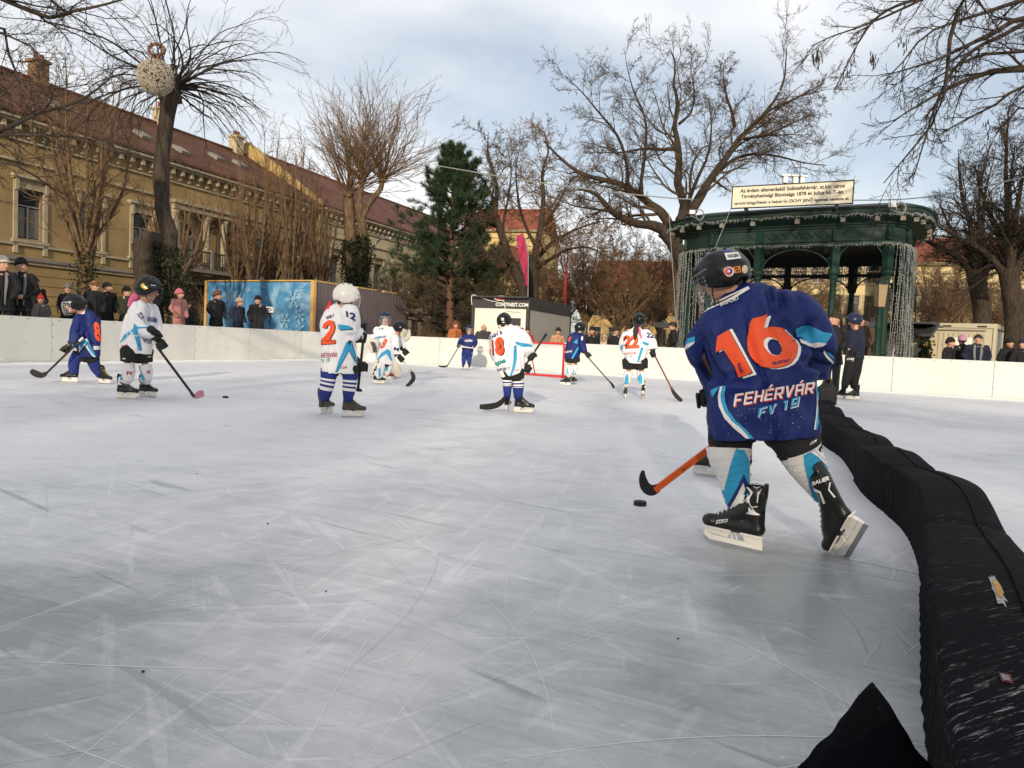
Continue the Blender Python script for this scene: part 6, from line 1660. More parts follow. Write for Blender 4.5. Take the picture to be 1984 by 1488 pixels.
# ---------------------------------------------------------------- the near player in blue, number 16
A6 = lambda pts: [(1310 + x / 3.72, 470 + y / 3.72) for x, y in pts]
B6 = lambda pts: [(1310 + x / 5.952, 470 + y / 5.952) for x, y in pts]
Q6 = lambda bl, br, tr, tl: A6([bl, br, tr, tl])
def dec16(mb, bv):
    C6 = lambda p, n=3: [tuple(v) for v in smooth_curve(B6(p), n, closed=True)]
    six = [(1055, 825), (1000, 852), (905, 875), (880, 882), (850, 950), (822, 1060), (818, 1150), (830, 1250), (860, 1320), (910, 1385), (980, 1425), (1060, 1445), (1150, 1448), (1240, 1430), (1320, 1390), (1370, 1330), (1395, 1260), (1400, 1190), (1370, 1130), (1310, 1080), (1255, 1030), (1220, 992), (1160, 975), (1110, 970), (1060, 980), (1010, 1005), (1032, 910)]
    hole = [(1060, 1095), (1110, 1098), (1170, 1125), (1210, 1180), (1220, 1240), (1200, 1290), (1150, 1305), (1100, 1295), (1050, 1255), (1015, 1200), (1008, 1150), (1025, 1115)]
    blue = [(1120, 1110), (1180, 1135), (1215, 1200), (1220, 1250), (1195, 1295), (1150, 1303), (1100, 1290), (1060, 1230), (1050, 1170), (1075, 1125)]
    poly_px(mb, bv, B6([(x + 40, y + 14) for x, y in six]), m_wpr, .004, 8, [B6(blue)])
    poly_px(mb, bv, B6([(x + 5 * math.copysign(1, x - 1110), y + 5 * math.copysign(1, y - 1150)) for x, y in six]), m_kpr, .006, 8, [B6(blue)])
    poly_px(mb, bv, C6(hole), m_wpr, .0075, 8, [B6(blue)])
    poly_px(mb, bv, B6(six), m_ora, .009, 8, [C6(hole)])
    one = [(1412.5, 639.7), (1390.6, 652.5), (1387.3, 683.4), (1401, 675.8), (1424, 710.6), (1430.4, 732), (1458.4, 722.7)]
    poly_px(mb, bv, [(1412.5, 638.7), (1419, 637.5), (1465.6, 725.5), (1440, 734), (1436, 726), (1457, 722)], m_wpr, .004, 6)
    poly_px(mb, bv, [(1394, 683), (1403, 678), (1402, 673), (1392, 678)], m_wpr, .004, 6)
    poly_px(mb, bv, [(1413, 638.6), (1389.5, 652), (1386.3, 685), (1400.6, 677.2), (1423, 711), (1429.6, 733.4), (1459.8, 723.2)], m_kpr, .006, 6)
    poly_px(mb, bv, one, m_ora, .009, 6)
    text_px(mb, bv, 'M-SPORT', Q6((695, 885), (822, 862), (818, 838), (693, 862)), m_bpr, .0115, .03, maxd=9)
    text_px(mb, bv, 'M-SPORT', [(1437, 723), (1441.5, 719.5), (1434, 702), (1429, 704)], m_bpr, .0115, .03)
    text_px(mb, bv, 'M-SPORT', Q6((318, 462), (458, 408), (452, 374), (312, 438)), m_wpr, .004, .035)
    text_px(mb, bv, 'FEHÉRVÁR', Q6((420, 1190), (1006, 1086), (1002, 985), (416, 1068)), m_ora, .004, .015, .1)
    text_px(mb, bv, 'FEHÉRVÁR', Q6((412, 1184), (998, 1080), (996, 979), (410, 1062)), m_wpr, .006, .012, .1)
    text_px(mb, bv, 'FV 19', Q6((592, 1262), (894, 1180), (892, 1112), (590, 1206)), m_wpr, .004, .03, .1)
    text_px(mb, bv, 'FV 19', Q6((586, 1258), (888, 1174), (888, 1108), (586, 1202)), m_cyan, .006, .03, .1)
    poly_px(mb, bv, A6([(170, 505), (215, 455), (410, 368), (520, 316), (532, 334), (420, 402), (240, 482), (188, 515)]), m_wpr, .004, 8)
    poly_px(mb, bv, A6([(225, 467), (410, 380), (470, 352), (410, 388), (240, 470)]), m_kpr, .0055, 8)
    poly_px(mb, bv, A6([(335, 1035), (360, 1033), (350, 1080), (354, 1150), (378, 1215), (430, 1285), (500, 1345), (560, 1412), (520, 1412), (440, 1340), (370, 1270), (330, 1200), (315, 1130), (318, 1070)]), m_cyan, .004, 8)
    poly_px(mb, bv, A6([(318, 1040), (336, 1038), (322, 1090), (326, 1150), (350, 1220), (405, 1290), (465, 1338), (530, 1412), (503, 1412), (420, 1342), (350, 1268), (310, 1182), (303, 1110)]), m_wpr, .0055, 8)
    poly_px(mb, bv, A6([(250, 1065), (315, 1038), (298, 1062), (262, 1118)]), m_cyan, .004, 8)
    poly_px(mb, bv, A6([(1000, 1005), (1022, 1060), (1036, 1150), (1032, 1250), (1014, 1348), (1000, 1348), (1012, 1250), (1018, 1150), (1008, 1080)]), m_cyan, .004, 8)
    poly_px(mb, bv, A6([(1010, 1080), (1019, 1150), (1013, 1250), (1001, 1348), (992, 1348), (1006, 1250), (1012, 1150)]), m_wpr, .004, 8)
    poly_px(mb, bv, B6([(1375, 1000), (1440, 965), (1530, 948), (1610, 990), (1690, 1030), (1800, 1052), (1760, 1120), (1715, 1170), (1640, 1150), (1580, 1160), (1500, 1145), (1430, 1085), (1390, 1095)]), m_cyan, .004, 8)
    poly_px(mb, bv, B6([(1420, 1110), (1480, 1135), (1560, 1162), (1640, 1148), (1735, 1165), (1690, 1195), (1600, 1212), (1520, 1190), (1440, 1160)]), m_wpr, .0055, 8)
    poly_px(mb, bv, B6([(1705, 1230), (1735, 1298), (1790, 1350), (1850, 1425), (1790, 1385), (1720, 1315), (1695, 1270)]), m_wpr, .004, 8)
    poly_px(mb, bv, B6([(1715, 1235), (1780, 1275), (1830, 1340), (1775, 1315), (1735, 1285)]), m_cyan, .0055, 8)
    poly_px(mb, bv, B6([(75, 1135), (140, 1105), (215, 1082), (218, 1138), (130, 1165), (80, 1200)]), m_cyan, .004, 8)
    poly_px(mb, bv, B6([(85, 1215), (130, 1166), (216, 1140), (205, 1165), (105, 1245)]), m_wpr, .004, 8)
    g = np.random.RandomState(2)
    for k in range(46):
        cx, cy = 1400 + 170 * g.rand(), 790 + 50 * g.rand(); r_ = .35 + .5 * g.rand()
        poly_px(mb, bv, [(cx - r_, cy), (cx, cy - r_), (cx + r_, cy), (cx, cy + r_)], m_wpr, .003, 50)
D0 = 3.48
hero_torso = [(1478, 846, 0.02, 111), (1478, 815, 0.02, 110), (1482, 770, .03, 105), (1480, 720, .06, 98), (1470, 670, .11, 100), (1458, 628, .16, 96), (1446, 598, .2, 72), (1428, 580, .24, 42)]
hero_arms = [[(1505, 600, .17, 50), (1545, 622, .15, 52), (1578, 660, .14, 42), (1590, 693, .22, 34), (1570, 712, .36, 28), (1530, 716, .52, 24)],
             [(1400, 632, .2, 44), (1370, 655, .26, 36), (1356, 678, .36, 28), (1366, 705, .44, 22), (1384, 750, .42, 25), (1392, 792, .38, 24)]]
hero_legs = [[(1425, 800, .06, 52), (1414, 850, .05, 46), (1413, 885, .04, 41), (1422, 925, .04, 31), (1426, 960, .05, 25), (1434, 1000, .06, 17)],
             [(1530, 800, .04, 52), (1541, 850, .0, 48), (1555, 885, .0, 40), (1570, 912, .02, 34), (1583, 935, .04, 28), (1600, 965, .05, 20)]]
fR = nrm(np.array([-.02, .62, -.78])); uR = nrm(np.array([-.60, .50, .55])); uR = nrm(uR - fR * (uR @ fR)); MR = np.stack([fR, np.cross(uR, fR), uR], 1)
sk_l = dict(o=G(1420, 1063), M=yawM(148, 3), s=1.05)
sk_r = dict(o=W(1662, 1054, 3.36), M=MR, s=1.0, lean=.75)
def sdec16(sk, bv, i):
    if i == 0:
        poly_px(sk, bv, [(1430, 862), (1438, 862), (1445, 878), (1455, 900), (1458, 935), (1450, 960), (1405, 960), (1404, 945), (1414, 905), (1422, 880)], m_cyan, .003, 8)
        poly_px(sk, bv, [(1396, 950), (1424, 948), (1416, 985), (1400, 985), (1397, 965)], m_cyan, .003, 8)
        poly_px(sk, bv, [(1441, 918), (1452, 945), (1443, 945), (1439, 934), (1425, 965), (1413, 985), (1410, 978), (1428, 945)], m_bpr, .005, 8)
        poly_px(sk, bv, [(1440, 936), (1445, 955), (1440, 975), (1420, 975)], m_wpr, .0045, 8)
    else:
        poly_px(sk, bv, [(1556, 872), (1575, 868), (1598, 892), (1614, 918), (1628, 950), (1636, 985), (1580, 985), (1568, 940), (1559, 905)], m_cyan, .003, 8)
        poly_px(sk, bv, [(1564, 872), (1574, 869), (1606, 902), (1616, 922), (1606, 908), (1586, 886)], m_wpr, .0045, 8)
def smat16(sb, bv): text_px(sb, bv, 'CCM', [(1568, 863), (1582, 856), (1583, 850), (1571, 856)], m_wpr, .003, .03, .3)
hero, hj, (hh, harr), hsk = skater('player in a blue jersey numbered 16 seen from behind, leaning left, nearest the camera', D0, hero_torso, hero_arms, hero_legs,
    (1396, 537, .28, 44, (-.84, .40, -.42)), m_blue,
    [[(1440, 810, .03, 58), (1418, 838, .03, 47), (1414, 866, .03, 41)], [(1510, 810, .03, 58), (1540, 850, .0, 49), (1552, 886, -.02, 41)]],
    m_sockw, [sk_l, sk_r], sockfrom=.31, folds=[((1508, 548), (1520, 600), 5, .012), ((1490, 560), (1500, 620), 6, .009), ((1512, 605), (1560, 668), 7, .018), ((1498, 598), (1545, 690), 6, .014), ((1572, 630), (1548, 665), 8, .016), ((1560, 700), (1618, 712), 7, .016), ((1580, 685), (1618, 690), 6, .012),
      ((1398, 730), (1440, 725), 7, .018), ((1390, 745), (1460, 735), 6, .012), ((1372, 700), (1400, 745), 7, .016), ((1352, 640), (1375, 720), 8, .012), ((1410, 600), (1380, 660), 9, .010), ((1470, 750), (1560, 800), 14, .008), ((1420, 780), (1520, 760), 12, .006), ((1540, 730), (1575, 800), 10, .010), ((1450, 800), (1445, 845), 12, .007), ((1530, 800), (1540, 840), 10, .007), ((1400, 690), (1455, 740), 9, .008)],
    decals=dec16, voxel=.0065, amp=.010, seed=3, sockdec=sdec16, smat=smat16, headup=(-.38, .22, .9), cage=M('grey cage wire', (.2, .2, .2), .4, metal=.5))
# helmet stickers
hb_ = bvh_of(*harr)
q = MB()
poly_px(q, hb_, B6([(555, 122), (715, 112), (750, 182), (585, 202)]), m_wpr, .003, 8); text_px(q, hb_, 'NOLEN', B6([(600, 178), (725, 165), (705, 130), (590, 140)]), m_kpr, .0055, .03)
text_px(q, hb_, '30', B6([(540, 118), (650, 108), (640, 84), (535, 92)]), M('blue print', (.02, .08, .4), .5), .004, .03)
circ = lambda cx, cy, rx, ry, n=18: B6([(cx + rx * math.cos(a), cy + ry * math.sin(a)) for a in np.linspace(0, 6.283, n, endpoint=False)])
poly_px(q, hb_, circ(610, 335, 57, 57), m_wpr, .003, 8); poly_px(q, hb_, circ(606, 332, 46, 46), m_ora, .0045, 8); poly_px(q, hb_, circ(622, 330, 26, 32), M('blue print', (.02, .08, .4), .5), .006, 8); poly_px(q, hb_, circ(606, 330, 15, 15), m_wpr, .0075, 8)
poly_px(q, hb_, B6([(652, 284), (732, 270), (750, 342), (672, 353)]), M('orange sticker', (.75, .22, .03), .5), .003, 8); text_px(q, hb_, 'EL', B6([(680, 310), (728, 302), (722, 280), (674, 288)]), m_kpr, .0055, .03); text_px(q, hb_, 'TIPP', B6([(684, 342), (740, 333), (735, 314), (680, 322)]), m_kpr, .0055, .03)
poly_px(q, hb_, circ(790, 308, 34, 48), M('cream sticker', (.6, .5, .33), .5), .003, 8)
if q.V: q.build('sticker', None, hh)
# writing and laces on the near skates
for i, (bo_, a1, a2, fm) in enumerate(hsk):
    bt1, bt2 = bvh_of(*a1), bvh_of(*a2); q = MB()
    if i == 0:
        X = lambda pts: [(1350 + x / 5.513, 820 + y / 5.513) for x, y in pts]
        for bt in (bt2, bt1):
            text_px(q, bt, 'BAUER', X([(566, 655), (705, 665), (705, 632), (568, 626)]), m_wpr, .003, .04, .15)
            poly_px(q, bt, X([(532, 665), (600, 738), (545, 850), (532, 850), (578, 742), (530, 685)]), m_wpr, .003, 6)
            poly_px(q, bt, X([(700, 690), (660, 760), (650, 850), (640, 850), (648, 755)]), m_wpr, .003, 6)
            poly_px(q, bt, X([(590, 668), (640, 690), (690, 672), (640, 700)]), m_wpr, .003, 6)
            poly_px(q, bt, X([(550, 878), (600, 892), (650, 885), (645, 895), (600, 900)]), m_wpr, .003, 6)
        poly_px(q, bt1, X([(215, 1035), (335, 1020), (325, 1055), (203, 1075)]), m_wpr, .003, 6)
        text_px(q, bt1, 'BAUER', X([(215, 1070), (322, 1050), (328, 1026), (222, 1040)]), m_kpr, .005, .02, .2)
        text_px(q, bt1, 'NS', X([(430, 812), (490, 830), (494, 810), (432, 790)]), m_wpr, .003, .03, .2)
    else:
        X = lambda pts: [(1220 + x / 4.133, 820 + y / 4.133) for x, y in pts]
        for bt in (bt2, bt1):
            text_px(q, bt, 'BAUER', X([(1465, 500), (1600, 455), (1595, 420), (1460, 470)]), m_wpr, .003, .04, .1)
            poly_px(q, bt, X([(1475, 520), (1530, 545), (1568, 640), (1550, 645), (1520, 560), (1480, 545)]), m_wpr, .003, 6)
            poly_px(q, bt, X([(1610, 470), (1600, 530), (1650, 590), (1635, 595), (1588, 535), (1598, 475)]), m_wpr, .003, 6)
    if q.V: q.build('print', None, bo_)
# orange stick of number 16
st = stick('orange hockey stick with a black blade, held low beside the number 16 player', 3.75, (1400, 850, .10), (1268, 950, .02), [(1276, 945, .02, 8), (1262, 950, .02, 11), (1250, 942, .03, 10), (1245, 925, .03, 7), (1246, 912, .03, 3)], m_shafto, m_tape, .0125)
q = MB(); a_, b_ = W(1376, 868, 3.85), W(1300, 926, 3.79); d = nrm(b_ - a_); q.tube([a_ - d * .25, a_ + d * .04], .017, 8, m_tapew); q.build('tape', None, st)
q = MB(); q.tube([a_ + d * .04, a_ + d * .2], .0165, 8, m_shaftr); q.build('red_shaft_section', None, st)
grip(hero, W(1408, 838, D0 + .36), d, (0, .2, 1), W(1396, 806, D0 + .38), 1.0)
grip(hero, W(1376, 770, D0 + .46), (0.2, .1, -1), (-1, -.2, 0), W(1386, 752, D0 + .43), .9)
def puck(px, py, label):
    c = G(px, py); r_ = thing('puck', c, label, 'puck'); q = MB(); q.lathe([(.034, .0), (.0375, .002), (.038, .005), (.038, .021), (.0375, .024), (.034, .026)], c, 28, m_puck); q.build('disc', None, r_); return r_
puck(1240, 979, 'black puck on the ice in front of the orange stick'); puck(437, 771, 'small black puck on the ice beyond the pink tipped stick')
# player hidden behind number 16
skater('player mostly hidden behind number 16, showing a black skate and a white sock', 5.4, [(1440, 760, 0, 48), (1445, 700, .05, 50), (1450, 640, .1, 50), (1452, 610, .15, 30)], [],
   [[(1425, 760, 0, 28), (1412, 810, -.05, 24), (1396, 850, -.05, 18), (1388, 885, 0, 12)], [(1440, 760, .1, 26), (1428, 810, .1, 20), (1424, 850, .1, 16), (1424, 885, .1, 12)]],
   (1460, 585, .2, 28, (.1, .9, 0)), m_wjer, [[(1430, 740, 0, 32), (1420, 790, 0, 25)], [(1440, 740, .1, 30), (1428, 790, .1, 24)]], m_sockw, [dict(o=G(1376, 924), M=yawM(158), s=.95), SK(1424, 918, 150)], seed=9)
# ---------------------------------------------------------------- the other players
X3 = lambda pts: [(x / 4.51, 470 + y / 4.51) for x, y in pts]
X4 = lambda pts: [(370 + x / 4.409, 520 + y / 4.409) for x, y in pts]
X5 = lambda pts: [(800 + x / 3.607, 550 + y / 3.607) for x, y in pts]
XB = lambda pts: [(220 + x / 5.315, 520 + y / 5.315) for x, y in pts]
XC = lambda pts: [(600 + x / 5.314, 540 + y / 5.314) for x, y in pts]
def pp(mb, bv, X, pts, mat, off=.004, step=5): poly_px(mb, bv, X(pts), mat, off, step)
def tp(mb, bv, X, s_, pts, mat, off=.005, bold=.03, shear=0): text_px(mb, bv, s_, X(pts), mat, off, bold, shear, step=.16)
# A: far left, blue number 8
D = 11.8
def dA(mb, bv):
    pp(mb, bv, X3, [(690, 855), (760, 840), (850, 1020), (800, 985), (740, 895), (690, 960)], m_wpr)
    pp(mb, bv, X3, [(700, 860), (760, 850), (845, 1008), (810, 980), (740, 880), (700, 935)], m_cyan, .006)
    pp(mb, bv, X3, [(575, 885), (640, 890), (700, 850), (700, 880), (640, 920), (575, 915)], m_cyan, .006)
    tp(mb, bv, X3, '8', [(835, 860), (888, 870), (868, 700), (812, 690)], m_ora, .006, .05)
    pp(mb, bv, X3, [(660, 612), (745, 600), (735, 625), (650, 630)], m_wpr)
    pp(mb, bv, X3, [(818, 905), (880, 905), (878, 935), (820, 935)], m_wpr); tp(mb, bv, X3, 'FV 19', [(825, 932), (875, 932), (875, 910), (825, 910)], m_bpr, .006)
skater('player in blue with an orange 8, crouching at far left by the boards', D, [(172, 693, .0, 22), (171, 675, 0, 24), (169, 650, .02, 27), (167, 625, .04, 26), (166, 612, .04, 18), (160, 604, .03, 9)],
  [[(156, 620, -.05, 13), (148, 645, -.18, 13), (141, 664, -.25, 11), (134, 669, -.3, 9)], [(182, 622, .2, 13), (178, 648, .3, 12), (160, 664, .25, 9), (146, 668, .1, 8)]],
  [[(158, 680, -.02, 13), (145, 698, -.04, 10.5), (143, 714, -.02, 9.5), (146, 730, 0, 6)], [(178, 690, .05, 13), (184, 710, .08, 10), (191, 722, .1, 8), (198, 733, .12, 6)]],
  (144, 590, -.05, 17.5, (-.78, -.60, -.18)), m_blue, [[(162, 688, 0, 16), (158, 700, 0, 14)], [(176, 690, .04, 16), (182, 702, .06, 13)]], m_sockb, [SK(135, 741, 183, s=.98), SK(203, 744, -20, s=.95)], dec if False else [(128, 680, -.3, (82, 725, D), (128, 681, D), (137, 669, -.28), (0, -.3, 1), 1.0)],
  decals=dA, face=True, seed=21, lace=m_lacey, amp=.008, folds=[((150, 640), (165, 660), 3, .015), ((175, 640), (180, 690), 3, .012), ((160, 620), (155, 650), 3, .01)])
stick('black hockey stick of the crouching blue player, its blade pointing left', D, (160, 655, -.3), (86, 727, -.3), [(90, 723, -.3, 3.5), (82, 727, -.3, 5.2), (72, 725, -.3, 6.4), (64, 721, -.3, 6), (60, 718, -.3, 4)])
# B: white, pink scarf
D = 9.5
def dB(mb, bv):
    pp(mb, bv, X3, [(1175, 705), (1200, 735), (1285, 735), (1290, 748), (1200, 752), (1245, 945), (1215, 945), (1160, 780), (1060, 870), (1045, 880), (1090, 800), (1160, 755)], m_cyan)
    tp(mb, bv, XB, '12', [(290, 530), (315, 505), (290, 445), (240, 470)], m_bpr, .006)
    tp(mb, bv, XB, 'AKADÉMIA', [(345, 545), (450, 560), (455, 500), (345, 478)], m_bpr, .006, .03)
    tp(mb, bv, XB, 'VGT', [(300, 760), (400, 785), (400, 745), (302, 712)], m_bpr, .006, .03)
    tp(mb, bv, XB, 'CCM', [(75, 800), (118, 800), (118, 790), (75, 788)], m_ora, .006, .03)
def sB(mb, bv): tp(mb, bv, XB, 'CCM', [(350, 918), (384, 915), (384, 902), (352, 906)], m_wpr); tp(mb, bv, XB, 'M', [(96, 938), (122, 938), (122, 922), (96, 922)], m_wpr)
def kB(sk, bv, i):
    if i == 0:
        pp(sk, bv, XB, [(58, 1040), (82, 1040), (96, 1150), (70, 1150)], m_cyan); tp(sk, bv, XB, 'FV', [(135, 1098), (200, 1100), (200, 1062), (135, 1060)], m_redp, .006, .04)
    else:
        pp(sk, bv, XB, [(248, 985), (268, 985), (275, 1040), (340, 1170), (310, 1178), (262, 1080)], m_cyan); tp(sk, bv, XB, 'FV', [(345, 1088), (382, 1085), (380, 1050), (345, 1052)], m_redp, .006, .04)
    
rB, _, (hB, haB), skB = skater('player in a white jersey, black helmet and pink scarf, standing in profile at left', D,
  [(262, 684, 0, 30), (263, 672, 0, 31.5), (266, 650, 0, 31), (270, 625, 0, 29), (276, 603, 0, 24), (282, 588, 0, 15), (284, 580, 0, 9)],
  [[(270, 596, -.12, 16), (262, 618, -.18, 15), (268, 636, -.24, 14), (285, 642, -.28, 12), (298, 643, -.3, 11)], [(292, 600, .15, 14), (300, 620, .18, 12), (304, 640, .12, 11), (304, 655, .05, 10)]],
  [[(252, 680, -.05, 16), (247, 702, -.06, 13), (249, 722, -.06, 12.5), (246, 742, -.04, 8)], [(276, 684, .06, 15), (281, 705, .06, 12), (284, 724, .06, 11.5), (284, 742, .07, 8)]],
  (288, 561, -.02, 22.5, (.97, -.06, -.22)), m_wjer, [[(254, 680, -.04, 21), (251, 702, -.05, 17)], [(278, 682, .06, 20), (281, 703, .06, 15)]], m_sockw, [SK(246, 773, 0, s=1.0), SK(286, 770, -8, s=.95)],
  [(303, 652, -.2, (375, 768, D), (300, 660, D), (299, 643, -.28), (.5, -.3, .8), 1.05), (312, 671, -.22, (375, 768, D), (300, 660, D), (302, 655, -.02), (.7, -.1, .6), 1.05)], decals=dB, smat=sB, sockdec=kB, sockfrom=.36, face=True, seed=22, amp=.007, cage=m_cageb,
  folds=[((258, 628), (275, 655), 3, .014), ((285, 630), (300, 650), 3, .01), ((275, 660), (270, 684), 3, .008), ((285, 600), (292, 630), 3, .010)])
q = MB(); ptube(q, D, [(284, 570, -.02, 8), (270, 569, -.02, 7), (258, 578, 0, 6.5), (251, 592, .02, 4)], 1.0, seg=10); q.mats = [m_pink]; q.build('scarf', m_pink, rB, smooth=True)
q = MB(); bt = bvh_of(*haB); pp(q, bt, XB, [(280, 165), (305, 152), (318, 160), (322, 180), (355, 205), (325, 220), (300, 205), (280, 190)], M('gold decal', (.6, .42, .12), .3, metal=.6), .004); tp(q, bt, XB, 'CCM', [(385, 178), (430, 182), (430, 172), (385, 166)], m_wpr, .004)
if q.V: q.build('decal', None, hB)
stick('black hockey stick with a pink taped blade, held by the player with the pink scarf', D, (297, 662, -.24), (377, 769, -.2), [(370, 762, -.2, 3.5), (378, 768, -.2, 4.5), (386, 764, -.2, 7), (394, 762, -.2, 6.5)], tape=m_tapep)
# C: white number 2, white helmet, striped socks
D = 8.42
def dC(mb, bv):
    two = XC([(130, 505), (150, 455), (200, 425), (245, 435), (262, 490), (250, 550), (205, 625), (262, 628), (262, 668), (100, 680), (92, 640), (150, 600), (205, 530), (215, 480), (190, 475), (170, 515)])
    poly_px(mb, bv, [(x + 1.6, y + 1) for x, y in two], m_kpr, .004, 5); poly_px(mb, bv, two, m_ora, .007, 5)
    tp(mb, bv, XC, 'VÁRÓ', [(168, 425), (258, 392), (258, 352), (165, 380)], m_bpr, .005, .04)
    tp(mb, bv, XC, '12', [(380, 392), (470, 440), (480, 360), (370, 330)], m_bpr, .005, .05)
    tp(mb, bv, XC, 'M-SPORT', [(170, 648), (232, 642), (232, 632), (170, 636)], m_kpr, .010, .02)
    tp(mb, bv, XC, 'FEHÉRVÁR', [(60, 818), (284, 808), (284, 748), (60, 752)], m_redp, .005, .02, .1)
    tp(mb, bv, XC, 'FV 19', [(108, 870), (208, 855), (208, 815), (108, 835)], m_teal, .005, .03, .1)
    pp(mb, bv, XC, [(405, 630), (435, 640), (505, 910), (490, 900), (405, 745), (285, 965), (262, 965)], m_kpr, .004)
    pp(mb, bv, XC, [(385, 640), (410, 690), (425, 640), (495, 895), (405, 735), (278, 962), (262, 965), (300, 840)], m_cyan, .007)
    pp(mb, bv, XC, [(290, 470), (400, 482), (450, 512), (400, 520), (315, 525), (296, 515)], m_cyan, .005); pp(mb, bv, XC, [(315, 526), (400, 521), (450, 513), (440, 525), (320, 534)], m_kpr, .005)
    tp(mb, bv, XC, 'CCM', [(318, 928), (382, 925), (382, 902), (320, 905)], m_redp, .005, .03)
stripe = [(0, .22, m_sockb), (.22, .32, m_wpr), (.32, .40, m_sockb), (.40, .50, m_wpr), (.50, .57, m_sockb), (.57, .67, m_wpr), (.67, 1, m_sockb)]
rC, _, (hC, haC), skC = skater('player in a white helmet, white jersey numbered 2 and blue striped socks', D,
  [(658, 724, 0, 36), (658, 708, 0, 36), (657, 680, 0, 35), (655, 650, 0, 34), (656, 622, 0, 33), (661, 604, 0, 25), (666, 590, 0, 12)],
  [[(677, 606, -.05, 19), (682, 628, -.06, 18), (683, 644, -.05, 15), (694, 646, .0, 13), (701, 646, .08, 12)], [(638, 614, .15, 15), (634, 640, .3, 13), (650, 655, .45, 11), (680, 660, .45, 10)]],
  [[(638, 716, -.02, 17), (636, 735, -.02, 15), (632, 755, -.02, 13), (629, 775, .0, 9)], [(679, 716, .02, 17), (678, 738, .02, 14), (676, 757, .02, 12.5), (674, 775, .02, 9)]],
  (672, 575, .0, 22, (.86, .42, -.18)), m_wjer, [[(640, 716, 0, 19), (638, 725, 0, 17.5)], [(677, 716, 0, 19), (678, 725, 0, 17.5)]], stripe, [SK(633, 802, 70, roll=6, boot=m_bootb, s=.98), SK(684, 809, 18, s=.98, boot=m_bootb)],
  [(702, 655, .05, (693, 760, D), (707, 630, D), (697, 643, .05), (-.4, -.6, .2), 1.12), (699, 711, .12, (693, 760, D), (707, 630, D), (685, 692, .3), (.7, .3, .1), 1.0)], helm=m_hwht, cage=m_cage, decals=dC, seed=23, amp=.007, face=True, sockfrom=.12,
  folds=[((665, 655), (690, 650), 3, .012), ((650, 640), (670, 655), 4, .010), ((672, 600), (668, 640), 4, .008), ((640, 690), (645, 724), 4, .006), ((690, 625), (700, 650), 3, .008)])
stick('black hockey stick held upright by the player in the white helmet', D, (707, 628, .03), (694, 752, .1), [(694, 748, .1, 4), (695, 756, .12, 6), (697, 758, .3, 5), (698, 754, .4, 3)], butt=m_tape)
# D: goalkeeper
D = 17.4
def dD(mb, bv):
    tp(mb, bv, XC, 'AKADÉMIA', [(722, 612), (805, 605), (805, 580), (722, 585)], m_bpr, .006, .02); tp(mb, bv, XC, '19', [(718, 528), (760, 525), (760, 502), (718, 506)], m_bpr, .006, .03); tp(mb, bv, XC, '2', [(632, 575), (662, 570), (660, 535), (634, 540)], m_bpr, .006, .05)
    pp(mb, bv, XC, [(655, 610), (725, 590), (725, 612), (665, 625)], m_cyan, .005)
rD, _, _, _ = skater('goalkeeper in white with cream leg pads, half hidden behind the bending player', D, [(744, 706, 0, 16), (744, 690, 0, 17), (743, 665, 0, 17), (744, 645, 0, 16), (745, 635, 0, 11), (746, 628, 0, 5)],
  [[(731, 640, 0, 8), (726, 655, -.1, 8), (726, 668, -.3, 7)], [(757, 640, 0, 8), (766, 652, -.1, 8), (775, 655, -.2, 7)]], [[(738, 700, 0, 9), (733, 715, -.02, 8), (730, 727, 0, 6)], [(754, 700, 0, 9), (762, 714, 0, 8), (767, 727, 0, 6)]],
  (746, 617, -.03, 11.5, (.25, -.95, -.1)), m_wjer, [[(740, 698, 0, 11), (736, 708, 0, 10)], [(752, 698, 0, 11), (758, 708, 0, 10)]], m_goal, [SK(728, 733, -100), SK(768, 731, -70)], helm=m_hnavy, decals=dD, seed=24, face=True, detail=False, cage=m_cage)
def slab(parent, D, pts, mat, name, th=.10, stripes=()):
    q = MB(); P, r_ = pxc(D, pts); q.tube(smooth_curve(np.column_stack([np.array(P)]), 5), np.interp(np.linspace(0, 1, (len(P) - 1) * 5 + 1), np.linspace(0, 1, len(P)), r_), 12, mat, flat=.55, round_ends=(True, True)); o = q.build(name, None, parent, smooth=True)
    return o
slab(rD, D, [(735, 700, -.12, 9), (731, 714, -.14, 10), (727, 728, -.1, 9)], m_goal, 'leg_pad'); slab(rD, D, [(758, 700, -.1, 9), (766, 714, -.1, 10), (772, 727, -.06, 9)], m_goal, 'leg_pad')
o = slab(rD, D, [(726, 660, -.34, 8), (724, 670, -.38, 10), (725, 680, -.36, 8)], m_goal, 'blocker_glove')
q = MB()
for k in range(3): P = [W(718 + 3 * k, 662, D - .50), W(722 + 3 * k, 672, D - .52), W(724 + 2.5 * k, 682, D - .48)]; q.tube(P, .012, 5, m_kpr)
q.build('stripe', None, o)
slab(rD, D, [(790, 640, -.25, 5), (789, 650, -.28, 7), (784, 658, -.25, 6)], m_goal, 'catching_glove')
